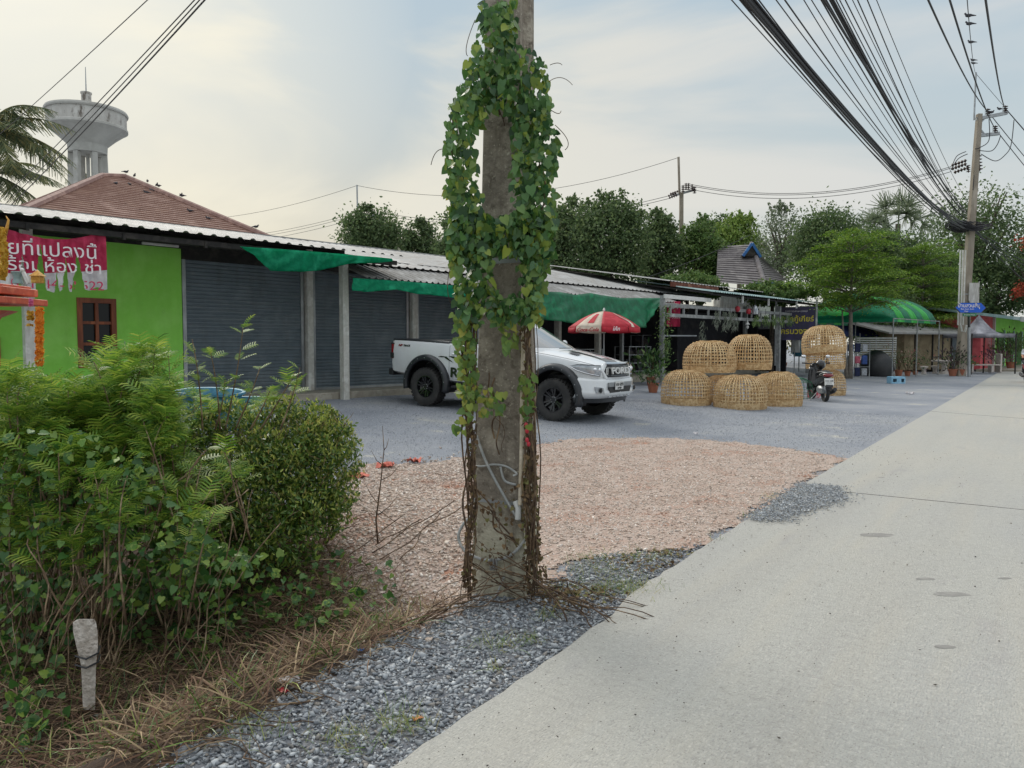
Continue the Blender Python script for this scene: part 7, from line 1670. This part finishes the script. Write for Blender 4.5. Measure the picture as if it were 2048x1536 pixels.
# creeping vines with broad leaves in the ditch
TL = np.concatenate([HV * .8, (HV * .7) @ np.array([[.5, .87, 0], [-.87, .5, 0], [0, 0, 1]]), (HV * .7) @ np.array([[.5, -.87, 0], [.87, .5, 0], [0, 0, 1]])]); TLF = np.concatenate([HF, HF + 11, HF + 22])
cv = T('ditch_creeper', 'broad leaved creeper tangled over the ditch bank below the shrubs', 'creeper', (-2.2, 5.2, -.4))
def ditchpts(polys, up0, up1):
    out = []
    for poly, n in polys:
        p = np.array(poly, float); c = 0; x0, y0 = p.min(0); x1, y1 = p.max(0)
        while c < n:
            x = rng.uniform(x0, x1); y = rng.uniform(y0, y1)
            if pip(np.array([x]), np.array([y]), p)[0]: q = gpix(x, y); q.z = float(gz(q.x, q.y)) + random.uniform(up0, up1); out.append(tuple(q)); c += 1
    return np.array(out)
A_ = [(-40, 900), (200, 880), (420, 1000), (560, 1110), (640, 1140), (560, 1200), (300, 1200), (150, 1330), (-40, 1400)]
P = np.concatenate([vine_pts([([(-60, 860), (180, 860), (330, 960), (440, 1080), (520, 1130), (430, 1200), (200, 1230), (130, 1300), (-60, 1400)], 2300)], 4.9, 6.3), vine_pts([([(330, 1060), (640, 1110), (600, 1170), (420, 1230), (200, 1220)], 160)], 5.2, 6.3)])
gzP = gz(P[:, 0], P[:, 1]); P = P[P[:, 2] > gzP]
B2 = ditchpts([([(430, 1160), (660, 1110), (790, 1160), (800, 1240), (640, 1290), (430, 1280), (330, 1240)], 210), ([(180, 1230), (500, 1260), (430, 1340), (240, 1330)], 130), ([(0, 1330), (120, 1330), (150, 1500), (0, 1530)], 60)], .02, .22)
P = np.concatenate([P, B2]); n = len(P); d = runit(n) + np.array([0, -.3, -.35]); V, Fc = inst(P, basis(d, runit(n) * .6 + np.array([0, -.7, .7])), rng.uniform(.03, .068, n), HV, HF); fastmesh('leaves', V - np.array(tuple(cv.location)), Fc, MT['broad'], cv, kind='stuff')
Pk = P[rng.uniform(0, 1, n) < .22]; k = len(Pk); V, Fc = inst(Pk + rng.normal(0, .03, (k, 3)), basis(runit(k) + np.array([0, -.3, -.3]), runit(k) * .6 + np.array([0, -.7, .7])), rng.uniform(.05, .085, k), TL, TLF); fastmesh('lobed_leaves', V - np.array(tuple(cv.location)), Fc, MT['broad'], cv, kind='stuff')
mb = MB()
for _ in range(70):   # hanging brown stems
    x = random.choice([random.uniform(0, 210), random.uniform(0, 210), random.uniform(0, 200), random.uniform(200, 460)]); Y = random.uniform(4.8, 5.5); a = at(x + random.uniform(-60, 150), random.uniform(960, 1150), Y + .3); b = at(x + random.uniform(-110, 40), random.uniform(1220, 1430), Y - .1); b.z = max(b.z, float(gz(b.x, b.y)))
    mb.tube(wig(a, b, 12, .035, -.03), random.uniform(.0018, .0055), 4)
for _ in range(12):
    x = random.uniform(60, 360); Y = random.uniform(5.6, 6.3); a = at(x, random.uniform(1060, 1200), Y - .3); b = at(x + random.uniform(20, 220), random.uniform(800, 980), Y); mb.tube(wig(a, b, 10, .04, .0), random.uniform(.003, .007), 5)
mb.v = [Vector(p) - cv.location for p in mb.v]; mk('stems', mb, MT['twig'], cv, smooth=180, kind='stuff')
# dry grass and straw
GB2 = np.array([(0, -.014, 0), (0, .014, 0), (.35, .012, .10), (.35, -.012, .10), (.7, .009, .12), (.7, -.009, .12), (1, 0, .02)]); GF = np.array([(0, 1, 2), (0, 2, 3), (3, 2, 4), (3, 4, 5), (5, 4, 6)])
def straw(name, P, ln, m, label, cat, lay=.25, **k):
    n = len(P); a = rng.uniform(0, 2 * np.pi, n); d = np.stack([np.cos(a), np.sin(a), np.abs(rng.normal(0, lay, n)) + .03], 1); V, Fc = inst(P, basis(d, np.stack([rng.normal(0, .5, n), rng.normal(0, .5, n), np.ones(n)], 1)), ln, GB2, GF); return fastmesh(name, V, Fc, m, kind='stuff', label=label, cat=cat)
D_ = [gpix(*q) for q in [(-60, 1560), (-60, 1180), (200, 1180), (450, 1150), (560, 1110), (650, 1090), (700, 1180), (830, 1262), (700, 1330), (560, 1405), (300, 1560)]]
P = sample(D_, 9500); P[:, 2] += rng.uniform(.0, .07, len(P)); straw('dry_grass', P, rng.uniform(.10, .34, len(P)), MT['dry'], 'tangled dry straw covering the ditch bank between the shrubs and the gravel', 'dry grass')
P = sample(D_, 2600); P[:, 2] += rng.uniform(.0, .08, len(P)); straw('green_grass', P, rng.uniform(.08, .26, len(P)), MT['hedge'], 'green blades growing through the straw on the ditch bank', 'grass', .7)
G_ = [gpix(*q) for q in [(560, 1110), (640, 1090), (790, 1150), (900, 1200), (930, 1215), (820, 1290), (640, 1230)]]
P = sample(G_, 1500); P[:, 2] += .02; straw('bank_straw', P, rng.uniform(.06, .22, len(P)), MT['dry'], 'loose straw and runners on the pink stones below the hedge', 'dry grass')
Wd = []
for (x, y, n, r) in ((620, 1180, 160, .16), (700, 1200, 160, .16), (660, 1250, 120, .14), (560, 1240, 120, .14), (1210, 1150, 120, .14), (1260, 1190, 90, .08), (400, 1470, 60, .10), (500, 1470, 90, .10), (790, 1450, 60, .06), (360, 1400, 30, .1), (1000, 1300, 70, .07), (1060, 1290, 60, .05), (1240, 1180, 160, .16), (1180, 1190, 90, .14), (1290, 1120, 110, .14), (1180, 1120, 60, .1), (700, 1490, 110, .08), (820, 1470, 60, .05), (1100, 1240, 40, .05), (1545, 1000, 40, .08), (1510, 1040, 30, .05), (990, 1350, 16, .02), (1430, 1085, 16, .04)):
    c = gpix(x, y); q = np.stack([rng.normal(c.x, r, n), rng.normal(c.y, r * .7, n)], 1); Wd.append(np.concatenate([q, gz(q[:, 0], q[:, 1])[:, None] + .02], 1))
P = np.concatenate(Wd); straw('verge_weeds', P, rng.uniform(.04, .12, len(P)), leafmat('weed', [S(120, 146, 72), S(90, 120, 56), S(160, 168, 96), S(168, 150, 100)], .3), 'small green weeds sprouting along the gravel verge and road edge', 'weeds', 1.0)
Wd = []
for (x, y, n, r) in ((1150, 1195, 260, .20), (1270, 1130, 160, .2), (1080, 1185, 120, .1), (1340, 1110, 60, .1)):
    c = gpix(x, y); q = np.stack([rng.normal(c.x, r, n), rng.normal(c.y, r * .6, n)], 1); Wd.append(np.concatenate([q, gz(q[:, 0], q[:, 1])[:, None] + .02], 1))
P = np.concatenate(Wd); n = len(P); V, Fc = inst(P, basis(runit(n) * [1, 1, .3], runit(n) * .6 + [0, 0, 1]), rng.uniform(.012, .04, n), HV, HF); fastmesh('leaf_litter', V, Fc, MT['dleaf'], kind='stuff', label='brown dead leaves lying round the foot of the vine pole', cat='leaf litter')

mb = MB()
for _ in range(420):   # tangled runners over the bank
    a = D_[0]; x, y = random.uniform(-30, 800), random.uniform(1130, 1520)
    if not pip(np.array([x]), np.array([y]), np.array([(-60, 1560), (-60, 1180), (450, 1150), (650, 1100), (830, 1262), (560, 1400), (300, 1560)], float))[0]: continue
    a = gpix(x, y); an = random.uniform(-.6, 1.2); ln_ = random.uniform(.15, .55); b = a + Vector((math.cos(an) * ln_, math.sin(an) * ln_, 0)); a.z = float(gz(a.x, a.y)) + random.uniform(.01, .07); b.z = float(gz(b.x, b.y)) + random.uniform(.01, .07)
    mb.tube(wig(a, b, 9, .035, -random.uniform(.0, .05)), random.uniform(.0014, .0035), 4)
mk('dry_runners', mb, MT['stem'], smooth=180, kind='stuff', label='dead brown creeper stems tangled over the ditch bank', cat='dead stems')
# lone dry sapling in front of the pink gravel
sp = T('bare_sapling', 'thin leafless sapling standing in the pink gravel left of the pole', 'sapling', gpix(757, 1090)); mb = MB()
def sx_(px, py): return at(px, py, sp.location.y) - sp.location
mb.tube([(0, 0, -.05), sx_(752, 1040), sx_(762, 960), sx_(768, 900), sx_(765, 852)], [.010, .008, .006, .004, .002], 6)
for a, b in (((758, 1010), (725, 955)), ((763, 960), (800, 930)), ((756, 1030), (800, 985)), ((765, 930), (742, 900)), ((757, 1020), (830, 1060)), ((768, 900), (778, 876))): mb.tube([sx_(*a), sx_((a[0] + b[0]) / 2, (a[1] + b[1]) / 2 + 6), sx_(*b)], [.004, .003, .001], 4)
mk('stem', mb, MT['stem'], sp, smooth=180)
for i in range(3):
    a, b = ((745, 1115, 910, 1030), (770, 1135, 925, 1040), (650, 1150, 800, 1085))[i]if False else ((745, 1115), (910, 1035)), None
fb = T('fallen_branch', 'dry fallen branches lying between the sapling and the pole', 'branch', gpix(830, 1090)); mb = MB()
for (x0, y0, x1, y1) in ((745, 1115, 908, 1035), (760, 1130, 925, 1045), (800, 1130, 880, 1060), (700, 1120, 800, 1070), (750, 1100, 840, 1075)):
    p, q = gpix(x0, y0), gpix(x1, y1); p.z = float(gz(p.x, p.y)) + .04; q.z = float(gz(q.x, q.y)) + .16; mb.tube(wig(p - fb.location, q - fb.location, 10, .02), .005, 5)
mk('twig', mb, MT['stem'], fb, smooth=180)

# concrete stump
sp_ = at(172, 1400, 4.55); sp_.z = float(gz(sp_.x, sp_.y)); st2 = T('marker_stump', 'broken pale concrete marker post leaning in the ditch at the lower left', 'marker post', sp_)
def s2(px, py, d=0): return at(px, py, 4.5 + d) - sp_
mb = MB()
rows = []
for (l, r, y) in ((166, 190, 1420), (162, 192, 1330), (152, 196, 1290), (146, 195, 1262), (146, 192, 1244), (156, 188, 1238)):
    a, b, c, d = s2(l, y), s2(r, y), s2(r - 2, y, .11), s2(l + 2, y, .11); rows.append([a, a.lerp(b, .5) + Vector((0, -.008, .004)), b, c, d, a])
mb.grid(rows); mb.add(rows[-1][:5], [(0, 1, 2, 3, 4)]); mk('post', mb, MT['conc2'] if 'conc2' in MT else mat('stump_concrete', S(206, 196, 186), (S(178, 168, 156), S(220, 212, 202)), 9, .95, bump=.8, bscale=40, spots=[(S(110, 98, 84), 9, .62)]), st2)
mb = MB()
for y in (1312, 1330): mb.tube([s2(150, y, -.02), s2(172, y + 6, -.025), s2(196, y - 6, -.01), s2(200, y - 20, .05)], .006, 5)
mk('black_strap', mb, MT['black'], st2)
# loose stones and litter
for (px, py, r, lb) in ((205, 1440, .045, 'pale flat stone beside the marker post foot'), (45, 1510, .05, 'pale stone at the lower left corner'), (195, 1402, .03, 'small stone below the marker post')):
    o = mk('loose_stone', MB().add([(v * np.array([1.4, 1, .8]) * r) for v in STV], [tuple(f) for f in STF]), MT['conc'], label=lb, cat='stone'); o.location = gpix(px, py) + UZ * .03
def litter(name, px, py, sz, m, lb, cat='litter', group=None, up=.015):
    mb = MB(); n = 6; mb.grid([[(sz * (i / n - .5) + random.uniform(-.1, .1) * sz, sz * .7 * (j / n - .5) + random.uniform(-.1, .1) * sz, random.uniform(0, .35) * sz) for i in range(n + 1)] for j in range(n + 1)]); o = mk(name, mb, m, smooth=60, label=lb, cat=cat, group=group); p = gpix(px, py); o.location = p + UZ * up; o.rotation_euler = (0, 0, random.uniform(0, 3)); return o
litter('crisp_packet', 578, 1378, .09, MT['bwhite'], 'white and red crumpled packet at the edge of the gravel and straw', up=.03)
litter('packet_scrap', 566, 1390, .05, MT['red'], 'small red scrap beside the crumpled packet')
litter('blue_scrap', 722, 1308, .035, MT['blue'], 'tiny blue scrap at the edge of the gravel shoulder')
litter('paper_scrap', 1392, 870, .12, MT['bwhite'], 'white scrap on the far side of the pink gravel')
litter('paper_scrap', 1820, 789, .25, MT['bwhite'], 'white paper lying on the gravel near the road beyond the crate', up=.01)
litter('paper_scrap', 958, 862, .06, MT['bwhite'], 'white scrap on the gravel behind the pole')
litter('orange_leaf', 835, 1446, .045, mat('leaf_orange', S(190, 130, 84), rough=.8), 'orange dry leaf on the gravel shoulder near the road', 'leaf')
litter('brown_leaf', 1146, 1192, .09, MT['dleaf'], 'large curled brown leaf at the right foot of the pole', 'leaf')
litter('dark_rag', 788, 1248, .10, MT['black'], 'black rag lying below the pink stones beside the gravel shoulder')
for x, y, lb in ((688, 965, 'left end'), (800, 935, 'right end'), (740, 945, 'middle')): litter('red_netting', x + 30, y - 8, .22, mat('faded_red_net', S(206, 120, 104), rough=.9), f'faded reddish netting scrap at the {lb} of the row beyond the hedge', 'netting', up=.01)

# ---------------------------------------------------------------- potted plants at the stall
def potted(px, pyb, Y, h, label, m, n=260, leaf=.16, pot=.18, tmpl=(LV, LF), spread=.4, name='potted_plant', potm=None, group='potted plants by the stalls'):
    p = gpix(px, pyb) if Y < 45 else at(px, pyb, Y)
    if Y >= 45: p.z = .02
    h *= p.y / Y; spread *= p.y / Y; t = T(name, label, 'potted plant', p, 0, group)
    mk('pot', MB().lathe([(pot * .7, 0), (pot, pot * 1.5), (pot * 1.08, pot * 1.5), (pot * 1.08, pot * 1.65), (pot * .9, pot * 1.65), (pot * .85, pot * 1.4), (.001, pot * 1.4)], n=18), potm or MT['terracotta'], t, smooth=40)
    P = rng.normal(0, 1, (n, 3)) * np.array([spread, spread, h * .22]) + np.array([0, 0, pot * 1.5 + h * .5]); P[:, 2] = np.clip(P[:, 2], pot * 1.4, None); d = P - np.array([0, 0, pot]); d = d + runit(n) * .6
    V, Fc = inst(P, basis(d, runit(n) + [0, 0, .8]), rng.uniform(.6, 1.2, n) * leaf, *tmpl); fastmesh('foliage', V, Fc, m, t)
    mb = MB()
    for _ in range(7): mb.tube(wig((0, 0, pot), Vector((random.uniform(-1, 1) * spread * .7, random.uniform(-1, 1) * spread * .7, pot + h * random.uniform(.4, .9))), 5, .02), .012, 5)
    mk('stem', mb, MT['stem'], t); return t
DG = leafmat('shade_plant', [S(60, 96, 48), S(42, 72, 38), S(84, 120, 60), S(110, 130, 70)], .2, .45)
potted(1302, 770, 23.5, .9, 'dark broad leaved potted plant left of the stall corner post', DG, 220, .24, spread=.24)
potted(1292, 720, 25.5, 1.9, 'tall dark leafy plant behind the pickup bonnet beside the tarpaulin end', DG, 160, .34, spread=.20)
potted(1343, 740, 23.8, 1.5, 'reddish green bushy plant just behind the left basket pile', leafmat('croton', [S(96, 100, 48), S(66, 84, 40), S(128, 112, 56), S(120, 80, 50)], .2, .5), 340, .24, spread=.34)
potted(1306, 785, 22.2, .5, 'low potted plant on the gravel in front of the stall corner', DG, 140, .16, spread=.22)
potted(1568, 735, 25.5, 1.3, 'plant with yellowish leaves standing below the purple sign', leafmat('yellow_plant', [S(120, 130, 60), S(70, 96, 44), S(170, 150, 80)], .2, .5), 260, .2, spread=.28)
potted(1797, 752, 32.3, 1.1, 'twiggy desert rose in a wide terracotta bowl by the tent leg', leafmat('rose', [S(150, 150, 120), S(110, 124, 84), S(190, 150, 140)], .2), 200, .14, .2)
potted(1815, 752, 31.8, .9, 'potted shrub with pink flowers right of the terracotta bowl', leafmat('pinkfl', [S(110, 130, 80), S(80, 104, 60), S(214, 130, 130)], .2), 200, .13, .16)
potted(1830, 750, 33, .8, 'small potted plant between the tent legs', DG, 140, .16, .14)
potted(1905, 752, 38, 1.2, 'dark potted plant at the foot of the right utility pole', leafmat('purplish', [S(76, 84, 60), S(56, 56, 48), S(96, 70, 80)], .2), 260, .2, .22)
potted(1921, 752, 37.8, .8, 'potted plant in a terracotta pot touching the sign post', DG, 180, .16, .22)
potted(1995, 735, 47, 1.0, 'purple leaved plant near the pop up canopy leg', leafmat('purple', [S(110, 70, 84), S(80, 54, 66)], .2), 180, .2, .25, group=None)
potted(2022, 732, 50, 1.9, 'dense round green bush in front of the folding doors of the painted rowhouse', MT['lf_dark'], 900, .2, .3, spread=.6, group=None)
t = T('post_creeper', 'pale green creeper climbing the stall corner post', 'creeper', B(US0, 2.7, .3)); n = 420; P = np.stack([rng.normal(0, .13, n), rng.normal(0, .13, n), rng.uniform(.8, 2.7, n)], 1); V, Fc = inst(P, basis(runit(n) - [0, 0, .4], runit(n)), rng.uniform(.06, .14, n), LV, LF); fastmesh('foliage', V, Fc, MT['hangp'], t, kind='stuff')

# ================================================================ SPIRIT HOUSE, GARLANDS, TUB
MT['gold'] = mat('gold_paint', S(214, 164, 70), (S(186, 130, 50), S(232, 190, 100)), 12, .4, .3)
MT['mari'] = leafmat('marigold', [S(240, 156, 40), S(226, 130, 30), S(250, 184, 70)], .2, .7); MT['mary'] = leafmat('marigold_yellow', [S(222, 178, 56), S(196, 150, 44), S(236, 200, 90)], .2, .7)
MT['orange'] = mat('shrine_orange', S(214, 104, 72), (S(190, 84, 58), S(226, 128, 92)), 5, .55)
YH = 8.3; s0 = at(-70, 700, YH); s0.z = float(gz(s0.x, s0.y)); shr = T('spirit_house', 'orange and gold spirit house on a pillar at the left edge', 'shrine', s0)
def h_(px, py, d=0): return at(px, py, YH + d) - s0
xr = h_(96, 590, .37).x; zt_p, zb_p = h_(0, 590, -.37).z, h_(0, 604, -.37).z
mb = MB(); W4 = xr * 2; mb.box((0, 0, (zt_p + zb_p) / 2 - .01), (W4, .74, .07)); mk('platform', mb, MT['orange'], shr, bevel=.01)
mb = MB(); mb.box((0, 0, zt_p + .06), (W4 - .14, .62, .08)); mb.box((0, 0, zt_p + .115), (W4 - .24, .54, .03)); mk('plinth', mb, MT['orange'], shr, bevel=.01)
mb = MB()
for i in range(15): x = -W4 / 2 + .30 + i * (W4 - .62) / 14; mb.ball((x, -.32, zt_p + .055), (.045, .03, .034), 8, 6)
mk('gold_trim', mb, MT['gold'], shr, kind='stuff')
mk('pillar', MB().lathe([(.42, 0), (.40, .1), (.25, .2), (.22, zb_p - .35), (.34, zb_p - .14), (.5, zb_p - .07)], n=10), MT['orange'], shr)
mb = MB(); mb.box((-.2, 0, zt_p + .35), (.6, .6, .5)); mk('shrine_body', mb, MT['gold'], shr, bevel=.02)
mb = MB(); mb.prism([(-.55, -.45, zt_p + .60), (.18, -.45, zt_p + .60), (-.18, -.2, zt_p + .95)], (0, .9, 0)); mk('shrine_roof', mb, MT['orange'], shr)
xg = h_(5, 470).x; 
mb = MB(); mb.tube([h_(10, 470, -.5), h_(14, 455, -.5), h_(17, 440, -.5), h_(12, 432, -.5)], [.02, .016, .01, .003], 6); mb.tube([h_(2, 560, -.5), h_(6, 500, -.5), h_(10, 468, -.5)], .018, 6); mk('roof_finial', mb, MT['gold'], shr, smooth=180)
mb = MB()  # small pavilion and figures on the corner
c = h_(76, 575, -.2); c.z = zt_p + .13
mb.box(c + Vector((0, 0, .04)), (.09, .09, .07)); mb.add([c + Vector((x * .06, y * .06, .075)) for x, y in ((-1, -1), (1, -1), (1, 1), (-1, 1))] + [c + Vector((0, 0, .145))], [(0, 1, 4), (1, 2, 4), (2, 3, 4), (3, 0, 4), (3, 2, 1, 0)]); mk('corner_pavilion', mb, MT['gold'], shr, bevel=.004)
mb = MB(); c = h_(57, 572, -.2); c.z = zt_p + .13; mb.bar(c, c + Vector((-.05, 0, .12)), .03); mb.ball(c + Vector((-.06, 0, .14)), .022, 8, 6); mb.bar(c + Vector((.03, 0, 0)), c + Vector((.01, 0, .10)), .02); mk('figurine', mb, MT['white'], shr)
c = h_(35, 572, -.2); c.z = zt_p + .13; mk('glass_vase', MB().lathe([(.05, 0), (.045, .03), (.035, .06), (.06, .12), (.055, .125), (.03, .06)], c, 14), MT['tealroof'], shr, smooth=50)
def garland(pts, r, m, label, dens=900, group='marigold garlands on the spirit house', base=None):
    p0_ = Vector(pts[0]); t = T('garland', label, 'garland', p0_, 0, group); L4 = sum((Vector(b) - Vector(a)).length for a, b in zip(pts, pts[1:])); n = int(dens * L4); P, D = [], []
    for _ in range(n):
        q = random.uniform(0, .9999) * (len(pts) - 1); j = int(q); p = Vector(pts[j]).lerp(Vector(pts[j + 1]), q - j); a = random.uniform(0, 6.28); tg = (Vector(pts[j + 1]) - Vector(pts[j])).normalized(); s = tg.orthogonal().normalized(); u = tg.cross(s)
        d = s * math.cos(a) + u * math.sin(a); zz_ = (p - p0_).length; rr = r * (.72 + .28 * abs(math.sin(zz_ / .05 * math.pi / 2))); P.append(tuple(p + d * rr * .8 - p0_)); D.append(tuple(d + Vector(rng.normal(size=3)) * .3))
    P, D = np.array(P), np.array(D); V, Fc = inst(P, basis(D, runit(n)), np.full(n, .028), LQ * [1, 1.4, 1], LQF); fastmesh('petals', V, Fc, m, t, kind='stuff'); mb = MB(); mb.tube([Vector(p) - p0_ for p in pts], r * .7, 8); mk('core', mb, m, t)
    return t
garland([s0 + h_(79, y, -.36) for y in (614, 660, 700, 732)], px2m(9, 7.6), MT['mari'], 'long orange marigold garland hanging below the shrine platform')
garland([s0 + h_(61, y, -.36) for y in (622, 640)], px2m(7, 7.6), MT['mary'], 'short yellow flower ball hanging left of the long orange garland')
garland([s0 + h_(60, y, -.36) for y in (648, 652)], px2m(8, 7.6), MT['mary'], 'lower yellow flower ring left of the long orange garland')
garland([s0 + h_(62, y, -.36) for y in (598, 612)], px2m(3, 7.6), leafmat('pink_flower', [S(214, 90, 150), S(230, 140, 180)], .2), 'tiny pink flower string just below the platform edge')
garland([s0 + h_(x, y, -.6) for x, y in ((0, 455), (6, 480), (8, 510), (7, 540), (3, 560))], px2m(8, 7.7), MT['mary'], 'thick yellow garland draped over the shrine at the picture edge')
# stacked blue tubs
MT['tub'] = mat('blue_tub', S(80, 138, 160), (S(64, 120, 144), S(104, 158, 176)), 4, .6)
for i, (px, y, w_, lb) in enumerate(((420, 782, 66, 'faded blue plastic tub tilted on top of the other behind the hedge'), (480, 797, 60, 'wide blue plastic tub standing behind the hedge top'))):
    c = at(px, y, 8.6); r = px2m(w_, 8.6); t = T('plastic_tub', lb, 'tub', Vector((c.x, c.y, c.z - .34))); mk('bowl', MB().lathe([(r * .7, 0), (r * .9, .30), (r * 1.0, .32), (r * 1.0, .345), (r * .9, .34), (r * .68, .03), (.001, .02)], n=32), MT['tub'], t, smooth=40)
    if i == 0: t.rotation_euler = (.05, .05, 0)
    tb_ = T('tub_stand', ['rough wooden stand under the tilted blue tub', 'rough wooden stand under the wide blue tub'][i], 'stand', Vector((c.x, c.y, float(gz(c.x, c.y))))); mb = MB(); H5 = c.z - .34 - tb_.location.z; mb.box((0, 0, H5 - .02), (r * 1.5, r * 1.3, .04)); 
    for sx in (-1, 1):
        for sy in (-1, 1): mb.box((sx * r * .65, sy * r * .5, H5 / 2 - .03), (.05, .05, H5))
    mk('frame', mb, MT['barkl'], tb_)
# ================================================================ RIDER AT THE RIGHT EDGE
pr = at(2052, 764, 33.5); pr.z = .012
sc2 = scooter(pr, -112, 'red and silver scooter being ridden towards the camera at the right edge of the road', MT['red'])
Mr = Matrix.Translation(pr) @ Matrix.Rotation(R(-112), 4, 'Z')
def skin_person(name, label, joints, edges, rad, mtx, m):
    me = bpy.data.meshes.new(name); me.from_pydata([mtx @ Vector(j) - pr for j in joints], edges, []); o = bpy.data.objects.new(name, me); COL.objects.link(o)
    sk_ = o.modifiers.new('skin', 'SKIN'); me.skin_vertices[0].data[0].use_root = True
    for i, r in enumerate(rad): me.skin_vertices[0].data[i].radius = (r, r)
    q = o.modifiers.new('sub', 'SUBSURF'); q.levels = q.render_levels = 1
    bpy.context.view_layer.update(); m2 = bpy.data.meshes.new_from_object(o.evaluated_get(bpy.context.evaluated_depsgraph_get())); bpy.data.objects.remove(o)
    m2.polygons.foreach_set('use_smooth', [True] * len(m2.polygons)); m2.materials.clear(); return m2
J = [(.18, 0, .93), (.22, 0, 1.15), (.28, 0, 1.38), (.30, 0, 1.48), (.34, 0, 1.56), (.36, 0, 1.68),
     (.27, .18, 1.36), (.45, .26, 1.15), (.70, .29, 1.08), (.90, .31, 1.06), (.27, -.18, 1.36), (.45, -.26, 1.15), (.70, -.29, 1.08), (.90, -.31, 1.06),
     (.20, .10, .88), (.62, .19, .86), (.70, .16, .52), (.84, .16, .42), (.20, -.10, .88), (.62, -.19, .86), (.70, -.16, .52), (.84, -.16, .42)]
Eg = [(0, 1), (1, 2), (2, 3), (3, 4), (4, 5), (2, 6), (6, 7), (7, 8), (8, 9), (2, 10), (10, 11), (11, 12), (12, 13), (0, 14), (14, 15), (15, 16), (16, 17), (0, 18), (18, 19), (19, 20), (20, 21)]
Rr = [.15, .15, .14, .06, .085, .075, .07, .045, .036, .035, .07, .045, .036, .035, .095, .07, .05, .045, .095, .07, .05, .045]
MT['skin'] = mat('skin', S(176, 124, 96), rough=.6)
bm_ = skin_person('person', '', J, Eg, Rr, Mr, None)
person = link('person', bm_, MT['skin'], None); person.location = pr; tag(person, label='person in a grey shirt and white helmet riding the scooter at the right edge', cat='person')
def clothe(name, idx, grow, m):
    id_ = {v: k for k, v in enumerate(idx)}; me = skin_person(name, '', [J[i] for i in idx], [(id_[a], id_[b]) for a, b in Eg if a in id_ and b in id_], [Rr[i] + grow for i in idx], Mr, None); link(name, me, m, person)
clothe('shirt', [0, 1, 2, 6, 7, 10, 11], .016, mat('grey_shirt', S(170, 174, 178), (S(150, 154, 158), S(184, 188, 190)), 6, .85))
clothe('trousers', [0, 14, 15, 16, 18, 19, 20], .016, mat('dark_trousers', S(48, 50, 60), rough=.85))
hl_ = MB(); c = Mr @ Vector((.36, 0, 1.68)) - pr; hl_.ball(c, (.15, .15, .16), 16, 12); mk('helmet', hl_, MT['white'], person, smooth=180)
hd2 = MB(); f_ = Mr.to_3x3() @ Vector((1, 0, 0)); s_ = Mr.to_3x3() @ Vector((0, 1, 0)); hd2.grid([[c + f_ * .155 * math.cos(a) * math.cos(b) + s_ * .155 * math.sin(a) * math.cos(b) + UZ * (.165 * math.sin(b) - .01) for a in np.linspace(-1, 1, 9)] for b in np.linspace(-.45, .25, 5)]); mk('visor', hd2, MT['wind'], person, smooth=180)
for s in (1, -1):
    for k in range(4):
        mb = MB(); p0 = Mr @ Vector((.90, s * (.29 + .022 * k), 1.075)) - pr; p1 = Mr @ Vector((.95, s * (.29 + .022 * k), 1.065)) - pr; p2 = Mr @ Vector((.955, s * (.29 + .022 * k), 1.03)) - pr; mb.tube([p0, p1, p2], [.011, .010, .008], 6); mk('finger', mb, MT['skin'], person, smooth=180)
